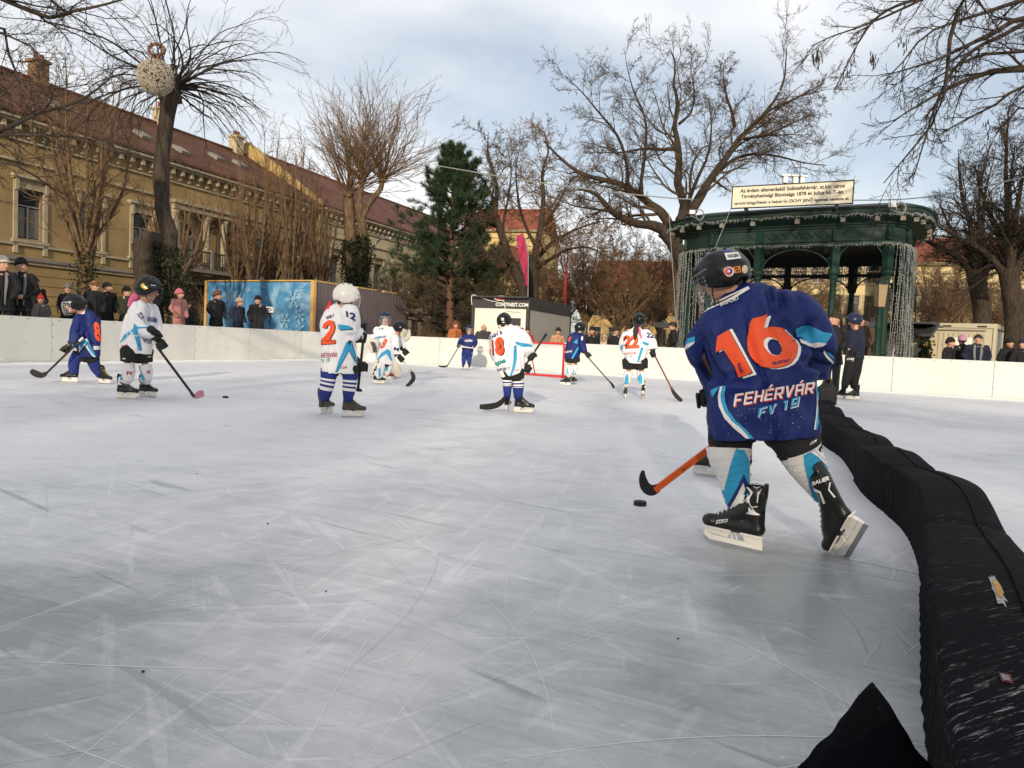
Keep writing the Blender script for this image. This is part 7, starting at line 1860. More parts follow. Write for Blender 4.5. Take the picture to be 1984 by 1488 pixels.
# E: white number 8 bending to the right
D = 14.9
def dE(mb, bv):
    tp(mb, bv, XC, '8', [(705, 715), (760, 720), (812, 625), (762, 610)], m_ora, .006, .05)
    pp(mb, bv, XC, [(800, 725), (830, 740), (850, 840), (835, 850), (790, 770), (700, 835), (690, 830), (740, 765)], m_cyan, .005); tp(mb, bv, XC, 'M', [(865, 735), (915, 750), (920, 715), (870, 700)], m_bpr, .006, .05)
skater('player in white with an orange 8, bending right in front of the goalkeeper', D, [(745, 706, 0, 16.5), (747, 695, 0, 18), (752, 678, .0, 17.5), (758, 662, .0, 15), (765, 650, 0, 11), (771, 645, 0, 5)],
  [[(765, 655, -.1, 9), (766, 672, -.16, 8.5), (769, 685, -.2, 7.5), (774, 691, -.22, 7)], [(772, 655, .15, 8), (780, 668, .2, 7), (783, 678, .1, 6)]], [[(740, 700, -.03, 9.5), (738, 712, -.03, 8), (736, 724, -.02, 7), (734, 733, 0, 5)], [(752, 700, .06, 9), (754, 710, .06, 7.5), (750, 719, .06, 6.5), (749, 727, .08, 5)]],
  (776, 636, 0, 12.2, (.88, -.22, -.42)), m_wjer, [[(742, 700, 0, 11.5), (740, 709, 0, 10.5)], [(750, 700, .04, 11), (753, 709, .04, 9.5)]], m_sockw, [SK(734, 744, -15, boot=m_boot, lace=m_lacer, s=.95), SK(752, 735, -12, boot=m_lacer, s=.9)],
  [(777, 696, -.22, (796, 720, D), (770, 690, D), (773, 690, -.22), (-.1, -.5, .8), 1.1), (785, 684, .05, (796, 720, D), (770, 690, D), (783, 678, .1), (.3, .4, .8), 1.0)], cage=None, visor=m_visor, decals=dE, seed=25, face=True, amp=.008,
  sockdec=lambda sk, bv, i: pp(sk, bv, XC, [(705, 935), (730, 905), (735, 1010), (710, 1010)] if i == 0 else [(780, 900), (820, 890), (800, 950), (780, 950)], m_cyan))
stick('stick with a white shaft and long black blade, held low by the bending white player', D, (770, 686, -.2), (796, 721, -.2), [(792, 716, -.2, 2), (799, 724, -.2, 3.6), (801, 733, -.2, 4.2), (796, 741, -.2, 4), (787, 749, -.2, 2.5)], m_shaftw)
# F: far small player in blue
D = 24.5
def dF(mb, bv): tp(mb, bv, X5, 'AKADÉMIA', [(362, 405), (418, 405), (418, 385), (362, 385)], m_wpr, .008, .02); pp(mb, bv, X5, [(345, 438), (440, 448), (440, 454), (345, 444)], m_wpr, .006); pp(mb, bv, X5, [(395, 500), (432, 455), (440, 462), (412, 515)], m_cyan, .006); pp(mb, bv, X5, [(322, 360), (345, 352), (340, 375), (325, 385)], m_wpr, .006)
skater('small far player in blue facing the camera by the boards, left of the container', D, [(905, 686, 0, 11), (906, 676, 0, 11.5), (906, 664, 0, 11.5), (907, 654, 0, 10.5), (908, 648, 0, 6)], [[(898, 654, 0, 5.5), (892, 662, -.05, 5), (890, 668, -.15, 4.5)], [(917, 654, 0, 5.5), (921, 664, -.05, 5), (916, 672, -.2, 4.5)]],
  [[(901, 684, 0, 6), (899, 695, 0, 5), (898, 708, 0, 3.5)], [(910, 684, 0, 6), (909, 695, 0, 5), (909, 708, 0, 3.5)]], (910, 638, 0, 7.6, (.1, -.98, -.12)), m_blue, [[(902, 684, 0, 7.5), (900, 691, 0, 7)], [(909, 684, 0, 7.5), (909, 691, 0, 7)]], m_sockb, [SK(897, 715, -95), SK(909, 716, -85)],
  [(889, 671, -.2, (865, 710, D), (890, 672, D), (891, 666, -.1), (-.5, -.5, .5), 1.0)], shortmat=m_blue, decals=dF, helm=m_hnavy, face=True, detail=False, seed=26)
stick('thin stick held by the small far player in blue, blade on the ice', D, (891, 668, -.2), (866, 710, -.2), [(868, 707, -.2, 1.2), (864, 710, -.2, 1.8), (856, 710, -.2, 1.8), (850, 709, -.2, 1.2)], r=.012)
stick('white stick held crosswise by the small far player in blue', D, (895, 671, -.3), (948, 680, -.25), [(944, 679, -.25, 1.2), (950, 681, -.25, 1.6), (955, 682, -.25, 1)], m_shaftw, m_tapew, r=.012)
# G: white number 18
D = 9.85
def dG(mb, bv):
    for dx, m_, of in ((6, m_kpr, .004), (0, m_ora, .007)):
        tp(mb, bv, X5, '18', [(538 + dx, 500 + dx * .6), (640 + dx, 500 + dx * .6), (630 + dx, 362 + dx * .6), (532 + dx, 395 + dx * .6)], m_, of, .06)
    tp(mb, bv, X5, 'SZABÓ B.', [(525, 395), (628, 348), (624, 315), (520, 368)], m_bpr, .005, .04)
    tp(mb, bv, X5, 'apa', [(565, 590), (650, 560), (650, 522), (565, 552)], m_teal, .005, .05); tp(mb, bv, X5, 'FEHÉRVÁR 19', [(580, 615), (676, 600), (674, 572), (580, 592)], m_bpr, .005, .03)
    pp(mb, bv, X5, [(712, 402), (830, 425), (835, 440), (760, 440), (715, 415)], m_cyan, .005); pp(mb, bv, X5, [(705, 430), (722, 430), (728, 520), (712, 590), (690, 642), (678, 642), (700, 560)], m_cyan, .005)
    pp(mb, bv, X5, [(728, 272), (782, 322), (740, 308)], m_redp, .006); tp(mb, bv, X5, 'CCM', [(702, 612), (738, 606), (738, 596), (702, 600)], m_redp, .005)
stripeG = [(0, .12, m_wpr), (.12, .2, m_sockb), (.2, .3, m_wpr), (.3, .36, m_sockb), (.36, .44, m_wpr), (.44, 1, m_sockb)]
rG, _, (hG, haG), _ = skater('player in a white jersey numbered 18, standing in the middle of the ice', D,
  [(994, 727, 0, 24), (990, 712, 0, 28), (986, 690, 0, 31), (983, 668, 0, 32), (982, 650, 0, 28), (982, 638, 0, 18), (980, 630, 0, 9)],
  [[(1003, 646, .0, 16), (1014, 662, .02, 16), (1021, 676, .06, 14), (1026, 686, .1, 12)], [(960, 656, .15, 13), (962, 690, .35, 12), (990, 705, .45, 10), (1010, 708, .4, 9)]],
  [[(984, 722, 0, 12), (983, 738, 0, 9.5), (983, 752, 0, 8.5), (983, 770, 0, 6.5)], [(1003, 722, .02, 13), (1004, 740, .02, 11.5), (1004, 755, .02, 10.5), (1003, 772, .03, 7.5)]],
  (977, 623, .03, 15, (.22, .93, -.28)), m_wjer, [[(984, 720, 0, 17), (983, 736, 0, 11.5)], [(1000, 720, 0, 17), (1004, 736, .02, 13)]], stripeG, [SK(983, 795, 82, s=.95), SK(1014, 801, -12, s=1.0)],
  [(1031, 692, .05, (1016, 714, D), (1059, 648, D), (1024, 683, .1), (.1, -.8, .3), 1.1), (1018, 712, .2, (1016, 714, D), (1059, 648, D), (1006, 708, .35), (.1, -.2, -1), 1.05)], decals=dG, seed=27, amp=.008, sockfrom=.3,
  folds=[((1000, 640), (985, 690), 3, .012), ((1010, 655), (1000, 690), 3, .010), ((960, 660), (975, 700), 3, .008), ((1015, 670), (1030, 672), 3, .01), ((980, 700), (1000, 720), 4, .008)])
q = MB(); bt = bvh_of(*haG); tp(q, bt, X5, '22', [(616, 256), (638, 256), (638, 236), (616, 236)], m_wpr, .004, .06); pp(q, bt, X5, [(612, 276), (630, 264), (648, 268), (652, 282), (630, 280)], m_wpr, .004)
if q.V: q.build('sticker', None, hG)
stick('black hockey stick crossing behind the number 18 player, curved blade resting left of his skates', D, (1058, 648, .08), (980, 765, .2), [(984, 760, .2, 3), (976, 774, .18, 4.5), (964, 784, .12, 5.5), (946, 788, .05, 6), (930, 788, 0, 4.5)], butt=m_tape)
# H: blue, crouching by the goal
D = 17.4
def dH(mb, bv):
    pp(mb, bv, X5, [(1105, 520), (1150, 440), (1160, 448), (1118, 525)], m_cyan, .006); pp(mb, bv, X5, [(1122, 410), (1150, 385), (1150, 420)], m_cyan, .006); tp(mb, bv, X5, 'FEHÉRVÁR', [(1058, 485), (1112, 478), (1112, 460), (1058, 468)], m_wpr, .006, .02)
    pp(mb, bv, X5, [(1175, 372), (1188, 365), (1188, 392), (1178, 395)], m_wpr, .006); pp(mb, bv, X5, [(1085, 385), (1100, 365), (1106, 372), (1092, 410)], m_ora, .006)
skater('player in a blue jersey crouching right of the red goal, seen from behind', D, [(1107, 696, 0, 14), (1109, 685, 0, 15.5), (1113, 668, 0, 16), (1118, 655, 0, 15), (1122, 647, 0, 10)], [[(1126, 652, -.05, 8), (1128, 668, -.1, 7.5), (1132, 682, -.15, 6.5)], [(1105, 655, .1, 7), (1115, 675, .3, 6)]],
  [[(1103, 695, 0, 8), (1102, 706, 0, 7), (1102, 717, 0, 6), (1102, 728, 0, 4.5)], [(1115, 695, .05, 8), (1115, 706, .05, 7), (1110, 718, .05, 6), (1108, 728, .05, 4.5)]], (1124, 636, .03, 10.5, (.55, .75, -.3)), m_blue, [[(1104, 694, 0, 10), (1103, 703, 0, 9)], [(1114, 694, 0, 10), (1116, 703, 0, 9)]], m_sockw, [SK(1096, 747, 160, s=.95), SK(1110, 744, 60, roll=-15)],
  [(1139, 689, -.15, (1187, 747, D), (1135, 685, D), (1133, 682, -.15), (.2, -.5, .8), 1.05)], decals=dH, seed=28, sockfrom=.36, detail=False, sockdec=lambda sk, bv, i: pp(sk, bv, X5, [(1072, 620), (1080, 580), (1090, 630)] if i == 0 else [(1110, 630), (1128, 580), (1122, 640)], m_cyan))
stick('dark hockey stick reaching right from the crouching blue player near the goal', D, (1130, 682, -.15), (1184, 743, -.15), [(1181, 739, -.15, 1.5), (1186, 745, -.15, 2.2), (1189, 750, -.15, 2.2), (1190, 752, -.15, 1.2)])
# I: white number 22
D = 13.9
def dI(mb, bv):
    for dx, m_, of in ((4, m_kpr, .004), (0, m_ora, .007)): tp(mb, bv, X5, '22', [(1465 + dx, 452 + dx * .6), (1578 + dx, 448 + dx * .6), (1578 + dx, 355 + dx * .6), (1470 + dx, 360 + dx * .6)], m_, of, .05)
    tp(mb, bv, X5, 'FEHÉRVÁR', [(1462, 500), (1562, 492), (1562, 468), (1462, 478)], m_redp, .005, .02); tp(mb, bv, X5, 'FV 19', [(1475, 520), (1530, 514), (1530, 497), (1475, 505)], m_teal, .005, .03)
    tp(mb, bv, X5, '22', [(1632, 375), (1684, 380), (1684, 342), (1632, 338)], m_bpr, .006, .05); pp(mb, bv, X5, [(1605, 400), (1655, 418), (1640, 432), (1605, 420)], m_cyan, .005); pp(mb, bv, X5, [(1595, 440), (1612, 450), (1580, 545), (1565, 545)], m_cyan, .005); pp(mb, bv, X5, [(1440, 440), (1470, 420), (1462, 455), (1440, 470)], m_cyan, .005); pp(mb, bv, X5, [(1575, 545), (1632, 535), (1632, 540), (1580, 550)], m_redp, .005)
rI, _, (hI, _h), _ = skater('player in a white jersey numbered 22 with a dark ponytail, skating away right of centre', D, [(1229, 704, 0, 23.5), (1230, 690, 0, 24), (1232, 672, 0, 24), (1233, 655, 0, 24), (1234, 645, 0, 19), (1235, 636, 0, 9)],
  [[(1250, 648, .0, 11.5), (1260, 660, -.02, 11), (1264, 670, -.04, 9.5), (1265, 677, -.05, 9)], [(1214, 652, .05, 11), (1207, 668, .15, 9), (1212, 680, .3, 8)]],
  [[(1219, 700, 0, 12), (1218, 718, 0, 9.5), (1216, 732, 0, 8), (1214, 745, 0, 6)], [(1243, 700, .02, 12), (1243, 718, .02, 9.5), (1242, 731, .02, 8), (1241, 745, .0, 6)]], (1239, 621, .03, 13, (.15, .96, -.1)), m_wjer, [[(1219, 700, 0, 15), (1218, 716, 0, 12)], [(1241, 700, 0, 15), (1244, 716, 0, 12)]], m_sockw,
  [SK(1211, 771, 85, s=.95), dict(o=W(1245, 772, D - .05), M=yawM(80, -42), s=.95, lean=.35)], [(1265, 686, -.08, (1302, 755, D), (1262, 680, D), (1264, 676, -.05), (-.2, -.7, .5), 1.15)], decals=dI, seed=29, sockfrom=.36, amp=.007,
  sockdec=lambda sk, bv, i: pp(sk, bv, X5, [(1478, 690), (1485, 650), (1500, 620), (1508, 660), (1506, 700), (1478, 700)] if i == 0 else [(1568, 700), (1572, 650), (1590, 620), (1605, 660), (1600, 700)], m_cyan))
q = MB(); ptube(q, D, [(1236, 630, -.1, 5), (1232, 640, -.13, 5.5), (1231, 652, -.15, 3.5), (1230, 658, -.15, 1.5)], .8, seg=10, mat=m_hair); q.build('ponytail', None, rI, smooth=True)
q = MB(); ptube(q, D, [(1238, 634, -.13, 2), (1240, 645, -.17, 2), (1243, 655, -.16, 1.2)], .8, seg=8, mat=m_pink); q.build('ribbon', None, rI, smooth=True)
stick('dark red hockey stick reaching down right from the number 22 player', D, (1262, 676, -.08), (1303, 756, -.1), [(1300, 750, -.1, 2.2), (1305, 760, -.1, 3.4), (1313, 770, -.1, 4.2), (1321, 777, -.1, 3)], m_shaftr)

# goal
root = thing('goal', G(1055, 731), 'small ice hockey goal with a red pipe frame and white net', 'goal')
a, b_ = G(1016, 727), G(1090, 733); d = nrm((b_ - a) * [1, 1, 0]); bk = np.array([-d[1], d[0], 0]); Hg = 1.0
a = b_ - d * 1.62
q = MB(); tub = [a, a + [0, 0, Hg], b_ + [0, 0, Hg], b_]; q.tube([a, a + [0, 0, Hg - .03], a + d * .03 + [0, 0, Hg], b_ - d * .03 + [0, 0, Hg], b_ + [0, 0, Hg - .03], b_], .033, 10, m_red, caps=True)
q.tube([a + [0, 0, .03], a + bk * .55 + d * .1 + [0, 0, .03], b_ + bk * .55 - d * .1 + [0, 0, .03], b_ + [0, 0, .03]], .028, 8, m_red); q.tube([a + [0, 0, .03], b_ + [0, 0, .03]], .018, 8, m_red)
for e_, s_ in ((a, 1), (b_, -1)): q.tube([e_ + [0, 0, Hg], e_ + bk * .3 + d * .05 * s_ + [0, 0, Hg * .94], e_ + bk * .55 + d * .1 * s_ + [0, 0, .03]], .018, 8, m_red)
q.build('goal_frame', None, root, smooth=True)
q = MB(); m_net = M('white net cord', (.72, .72, .70), .8)
A0, B0 = a + bk * .55 + d * .1, b_ + bk * .55 - d * .1
for k in range(34): u = k / 33; P0, P1 = A0 * (1 - u) + B0 * u, a * (1 - u) + b_ * u; q.tube([P0 + [0, 0, .03], P0 * .5 + (P1 + bk * .3) * .5 + [0, 0, .55], P1 + bk * .3 + [0, 0, .93], P1 + [0, 0, Hg]], .0035, 3, m_net)
for k in range(16): v = k / 15; z = .03 + .9 * v; o_ = bk * (.55 - .25 * v); q.tube([a + [0, 0, z], a + o_ + d * .1 * (1 - v) + [0, 0, z], b_ + o_ - d * .1 * (1 - v) + [0, 0, z], b_ + [0, 0, z]], .0035, 3, m_net)
q.build('net', None, root)

# ---------------------------------------------------------------- spectators
m_cblk = M('black winter coat', (0.012, 0.012, 0.014), .8, .25, 6, bump=.5, bscale=25); m_cnavy = M('navy coat', (0.012, 0.016, 0.035), .8, .2, 6, bump=.5, bscale=25)
m_cgrn = M('dark green coat', (0.025, 0.030, 0.018), .85, .2, 6); m_cpnk = M('dusty pink coat', (0.34, 0.155, 0.14), .85, .1, 6, bump=.5, bscale=20); m_cgry = M('charcoal coat', (0.05, 0.05, 0.055), .85, .2, 6)
m_cbrn = M('brown coat', (0.07, 0.045, 0.03), .85, .2, 6); m_corg = M('rust orange jacket', (0.36, 0.12, 0.04), .8, .15, 6); m_cred = M('red knit', (0.38, 0.03, 0.03), .9, .15, 20); m_ctan = M('camel coat', (0.45, 0.26, 0.14), .85, .15, 6)
m_hgry = M('grey knit', (0.12, 0.12, 0.12), .95, .2, 20, bump=.8, bscale=80); m_hbei = M('beige knit', (0.34, 0.28, 0.21), .95, .15, 20, bump=.8, bscale=80); m_hpnk = M('pink knit', (0.42, 0.12, 0.15), .95, .15, 20, bump=.8, bscale=80); m_hblkk = M('black knit', (0.014, 0.014, 0.015), .95, .2, 20, bump=.8, bscale=80); m_hbrn = M('brown tweed', (0.12, 0.06, 0.03), .95, .2, 20); m_hcre = M('cream knit', (.5, .45, .36), .95, .1, 20)
m_hlil = M('lilac knit', (0.42, 0.22, 0.30), .95, .15, 20); m_grytrim = M('grey jacket front', (0.16, 0.165, 0.17), .85, .15, 8); m_jean = M('dark trousers', (0.02, 0.022, 0.03), .85, .2, 6); m_sung = M('dark sunglasses', (.01, .01, .01), .15)
def person(px, pytop, D, zg, yaw, coat, hat, label, hatm=None, hair=m_hair, hairlong=False, glasses=None, scarf=None, front=None, hands=False, hood=False, group='spectators behind the boards', look=None, H0=1.76, legs=True, lean=0, wide=1.0, fur=None):
    b0 = W(px, 690, D); b0[2] = zg; zt = W(px, pytop, D)[2]; s_ = (zt - zg) / H0
    root = thing('person', b0, label, 'person', group)
    a = R(yaw); B = np.array([[math.cos(a), -math.sin(a), 0], [math.sin(a), math.cos(a), 0], [0, 0, 1]])
    ws = s_ if s_ > .8 else s_
    fm = lambda V: (np.asarray(V, float) * np.array([s_, s_ * wide, s_])) @ B.T + b0
    hz, hr = 1.60, .118
    lk = R(look) if look is not None else a; hf = np.array([math.cos(lk), math.sin(lk), -.05]); hc = fm(np.array([[.03, 0, hz]]))[0]
    sg = np.random.RandomState(int(px) % 97)
    el = -.02 + .05 * sg.rand()
    def limbs(q, k, cut=False):
        for s2 in (-1, 1):
            q.tube([(0, s2 * .18, 1.385), (-.03 + el, s2 * .265, 1.14), (.13, s2 * (.20 if not hands else .12), .98)] + ([(.20, s2 * .06, .97)] if hands else [(.17, s2 * .17, .93)]), [.078 * k, .066 * k, .055 * k, .05 * k], 12, up=(1, 0, 0), round_ends=(True, True))
    q = MB(); q.xf = fm
    q.tube([(0, 0, .9), (0, 0, 1.2), (0, 0, 1.4), (.01, 0, 1.5), (.02, 0, 1.56)], [.15, .155, .16, .06, .055], 16, up=(1, 0, 0), flat=.62, round_ends=(True, True)); limbs(q, .6)
    if hands:
        for s2 in (-1, 1):
            for k in range(4): q.tube([(.20, s2 * .05, .97), (.235 - .004 * k, s2 * (.02 - .004 * k), .985 - .017 * k), (.235, -s2 * .02, .975 - .016 * k)], .0095, 6, round_ends=(True, True))
            q.tube([(.20, s2 * .05, .99), (.23, s2 * .03, 1.01), (.24, 0, 1.0)], .011, 6, round_ends=(True, True)); q.ell((.215, s2 * .035, .965), (.03, .02, .042))
    for s2 in (-1, 1): q.tube([(0, s2 * .09, .92), (.01, s2 * .10, .5), (-.01, s2 * .10, .08)], [.085, .06, .04], 10, up=(1, 0, 0), round_ends=(True, True))
    q.xf = None; head_prims(q, hc, hf, hr * s_)
    V, Fs, _ = remesh(q, .012, 1); b = MB(); b.add(V, Fs, m_skin); bo = b.build('body', None, root, smooth=True); face_feats(bo, hc, hf, hr * s_)
    q = MB(); q.xf = fm
    q.tube([(0, 0, .66), (0, 0, .80), (0, 0, .98), (0, 0, 1.18), (0, 0, 1.36), (.0, 0, 1.45), (.01, 0, 1.50)], [.225, .205, .188, .195, .205, .125, .078], 22, up=(1, 0, 0), flat=[.70, .70, .70, .68, .62, .8, 1], round_ends=(False, False)); limbs(q, 1.06)
    if hood: q.tube([(-.06, -.12, 1.44), (-.15, 0, 1.46), (-.06, .12, 1.44)], .055, 10, round_ends=(True, True))
    V, Fs, N = remesh(q, .017, 3); V = V + N * (-np.exp(-(vnoise(V * [1, 1, .9], 10, int(px)) / .2) ** 2) * .018 + vnoise(V, 6, int(px) + 1) * .008)[:, None]
    b = MB(); b.add(V, Fs, coat); co = b.build('coat', None, root, smooth=True)
    q = MB(); q.xf = fm
    if front is not None:
        
        for s2 in (-1, 1): q.tube([(.10, s2 * .07, 1.44), (.132, s2 * .075, 1.25), (.145, s2 * .06, 1.05), (.15, s2 * .05, .8)], [.022, .03, .022, .012], 10, front, up=(1, 0, 0), flat=.35, round_ends=(True, True))
    q.tube([(.140, 0, 1.38), (.152, 0, 1.1), (.166, 0, .75)], .008, 5, m_kpr); q.build('zip', None, co, smooth=True)
    if legs:
        q = MB(); q.xf = fm
        for s2 in (-1, 1): q.tube([(0, s2 * .09, .85), (.01, s2 * .10, .48), (-.01, s2 * .10, .10)], [.10, .078, .065], 12, m_jean, up=(1, 0, 0)); 
        q.build('trousers', None, root, smooth=True)
        q = MB(); q.xf = fm
        for s2 in (-1, 1): q.tube([(-.05, s2 * .10, .05), (.06, s2 * .105, .045), (.16, s2 * .11, .035)], [.05, .05, .035], 12, m_kpr, flat=.9, round_ends=(True, True))
        q.build('shoes', None, root, smooth=True)
    Bh = basis(hf); hm = lambda V: np.asarray(V, float) @ Bh.T * (hr * s_) + hc
    def cap(lo, sc, mat, name, rimdrop=.0, front=.35, top=1.0, pom=None, brim=False):
        q = MB(); q.xf = hm; n0, nph = 24, 10; V = []
        for i in range(nph + 1):
            for j in range(n0):
                th = 2 * math.pi * j / n0; rim = 1.34 + lo * (.5 - .5 * math.cos(th)) ; ph = rim * i / nph
                k = 1 + (.04 if i > nph - 2 else 0) * (name == 'hat')
                V.append((math.sin(ph) * math.cos(th) * sc * 1.05 * k - .1, math.sin(ph) * math.sin(th) * sc * .90 * k, math.cos(ph) * sc * 1.08 * top + .12))
        V2 = [(x * .92, y * .92, z * .92) for x, y, z in V[-n0:]]
        q.add(V + V2, [(i * n0 + j, (i + 1) * n0 + j, (i + 1) * n0 + (j + 1) % n0, i * n0 + (j + 1) % n0) for i in range(nph + 1) for j in range(n0)], mat)
        if pom: q.ell((-.1, 0, sc * 1.08 * top + .35), (.32, .32, .3), pom, 10, 8)
        if brim: q.ell((.75, 0, .38), (.55, .62, .07), mat, 14, 6)
        q.build(name, None, root, smooth=True)
    hairm = hair
    if hat != 'bald': cap(.78, 1.03, hairm, 'hair')
    if hairlong:
        q = MB(); q.xf = hm; q.tube([(-.35, 0, .3), (-.5, 0, -.5), (-.35, 0, -1.2), (-.2, 0, -1.9)], [.7, .78, .7, .4], 14, hairm, up=(1, 0, 0), flat=.5, round_ends=(True, True)); q.build('long_hair', None, root, smooth=True)
    if hat == 'beanie': cap(.42, 1.12, hatm, 'hat', top=1.22)
    elif hat == 'pom': cap(.42, 1.14, hatm, 'hat', top=1.2, pom=hatm)
    elif hat == 'cap': cap(.30, 1.14, hatm, 'hat', top=.86, brim=True)
    elif hat == 'hood':
        q = MB(); q.xf = hm; q.tube([(-.2, 0, 1.05), (-.62, 0, .5), (-.62, 0, -.3), (-.3, 0, -1.1)], [.7, .95, .98, .9], 14, coat, up=(1, 0, 0), flat=.62, round_ends=(True, True)); q.build('hood', None, root, smooth=True)
    if fur is not None:
        q = MB(); q.xf = hm; g = np.random.RandomState(3)
        for k in range(220): a_ = g.rand() * 6.28; p0 = np.array([.1 + .2 * g.randn(), 1.1 * math.cos(a_), 1.1 * math.sin(a_)]); q.tube([p0, p0 * (1.2 + .3 * g.rand()) + g.randn(3) * .08], [.05, .01], 3, fur)
        q.build('fur_trim', None, root)
    if glasses is not None:
        q = MB(); q.xf = hm
        for s2 in (-1, 1):
            if glasses == 'sun': q.ell((.90, s2 * .30, .02), (.06, .24, .16), m_sung, 12, 6)
            else: q.tube([(.93, s2 * .30 + .2 * math.cos(t2), .02 + .14 * math.sin(t2)) for t2 in np.linspace(0, 6.28, 13)], .025, 5, m_sung, caps=False)
            q.tube([(.85, s2 * .5, .06), (.0, s2 * .86, .04)], .025, 4, m_sung)
        q.tube([(.97, -.1, .05), (.97, .1, .05)], .025, 4, m_sung); q.build('glasses', None, root, smooth=True)
    if scarf is not None:
        q = MB(); q.xf = hm; q.tube([(.35 * math.cos(t2) - .1, .62 * math.sin(t2), -1.1 + .05 * math.sin(3 * t2)) for t2 in np.linspace(0, 6.28, 17)], .24, 8, scarf, caps=False); q.build('scarf', None, root, smooth=True)
    return root
zg = .40
person(4, 497, 16.9, zg, -60, m_cblk, 'beanie', 'man in a cream and blue headband hat and dark jacket, cut by the left edge', m_hcre, look=-20, front=m_grytrim)
person(40, 500, 17.4, zg, -62, m_cblk, 'beanie', 'tall person in a black hat with grey lapels, hands joined over the left boards', m_hblkk, front=m_grytrim, hands=True, look=-35)
person(66, 536, 18.6, zg, -50, m_cblk, 'hood', 'person in a dark hood half hidden behind the tall person in the black hat', look=-10)
person(78, 572, 17.5, zg, -70, m_cgry, 'pom', 'small child in a red pompom hat peeping over the left boards', m_cred, scarf=m_cred, H0=1.76, look=-60)
person(131, 549, 18.6, zg, -80, m_cblk, 'beanie', 'woman in a grey knitted hat and sunglasses behind the crouching blue player', m_hgry, glasses='sun', look=-70)
person(180, 543, 19.3, zg, -40, m_cblk, 'cap', 'man in a brown flat cap and sunglasses behind the left boards', m_hbrn, hair=m_hairb, glasses='sun', look=-10)
person(205, 545, 20.0, zg, -40, m_cblk, 'none', 'dark haired man looking right beside the man in the flat cap', look=5)
person(243, 555, 20.2, zg, -50, m_cgrn, 'beanie', 'man in a black hat, glasses and dark green coat by the pink scarf player', m_hblkk, glasses='thin', look=-15)
person(344, 560, 22.3, zg, -30, m_cpnk, 'beanie', 'woman in a pink knitted hat and dusty pink coat with long dark hair', m_hpnk, hairlong=True, look=0)
person(361, 583, 23.2, zg, -30, m_cblk, 'none', 'dark haired person half hidden behind the woman in pink', look=0)
person(417, 563, 24.4, zg, -30, m_cblk, 'beanie', 'man in a brown grey knitted hat and black coat before the blue banner', m_hbrn, scarf=m_cnavy, look=10, wide=1.15)
person(460, 577, 24.8, zg, -30, m_cnavy, 'pom', 'woman in a beige pompom hat before the blue banner', m_hbei, hood=True, look=0)
person(497, 573, 25.3, zg, -80, m_cblk, 'beanie', 'man in a black hat and black coat facing the camera before the blue banner', m_hblkk, look=-88, wide=1.1)
p = W(523, 600, 25.6); r_ = thing('lantern', (p[0], p[1], zg), 'white boxy lamp with a dark oval ring beside the man facing the camera', 'lamp')
q = MB(); q.box(p, (.24, .16, .20), m_white); q.build('housing', None, r_); q = MB(); q.tube([p + np.array([.07 * math.cos(a), -.085, .045 * math.sin(a)]) for a in np.linspace(0, 6.28, 17)], .014, 5, m_black, caps=False); q.box(p + [0, 0, .115], (.12, .1, .03), m_black); q.box(p + [0, 0, -.12], (.16, .12, .04), m_black); q.build('ring', None, r_)
q = MB(); q.tube([(p[0], p[1] + .02, zg), (p[0], p[1] + .02, p[2] - .14)], .02, 6, m_black); q.build('pole', None, r_)
person(880, 622, 28.6, 0, -70, m_corg, 'beanie', 'person in a rust orange furry jacket at the container corner', m_hbrn, fur=m_corg, look=-60)
person(935, 627, 28.4, 0, -90, m_cgry, 'bald', 'bald man in a dark coat standing before the white container', look=-90, wide=1.2)
person(1020, 634, 28.0, 0, -90, m_cred, 'none', 'person in red half hidden behind the number 18 player', look=-90)
person(1079, 635, 27.4, 0, -90, m_ctan, 'beanie', 'man in a tan jacket and small black cap right of the container front', m_hblkk, look=-95)
person(1145, 633, 26.6, 0, -100, m_cblk, 'beanie', 'person in black with a red scarf right of the crouching blue player', m_hblkk, scarf=m_cred, look=-110)
person(1169, 650, 26.6, 0, -100, m_hcre, 'hood', 'small child in a pale hooded coat between two dark spectators', hair=m_hairb, look=-110)
person(1191, 634, 26.4, 0, -90, m_cblk, 'none', 'person with glasses and an open black coat left of the number 22 player', glasses='thin', look=-60, scarf=m_hcre)
person(1213, 630, 26.9, 0, -60, m_cgry, 'none', 'person mostly hidden behind the number 22 player', look=-60)
cmn = person(1302, 622, 26.0, 0, 170, m_cblk, 'none', 'camera operator in black facing left beside the light curtain', look=175)
p = W(1284, 630, 25.8); r_ = thing('video_camera', (p[0], p[1], 0), 'black video camera on a tripod left of the light curtain', 'camera')
q = MB(); q.box(p, (.42, .16, .18), m_black); q.box(p + [-.28, 0, .0], (.16, .13, .13), m_black); q.box(p + [.05, 0, .13], (.2, .05, .06), m_black); q.build('camera_body', None, r_)
q = MB()
for k in range(3): q.tube([p + [0, 0, -.09], (p[0] + .45 * math.cos(k * 2.1 + .5), p[1] + .45 * math.sin(k * 2.1 + .5), 0)], .02, 6, m_black)
q.build('tripod', None, r_)
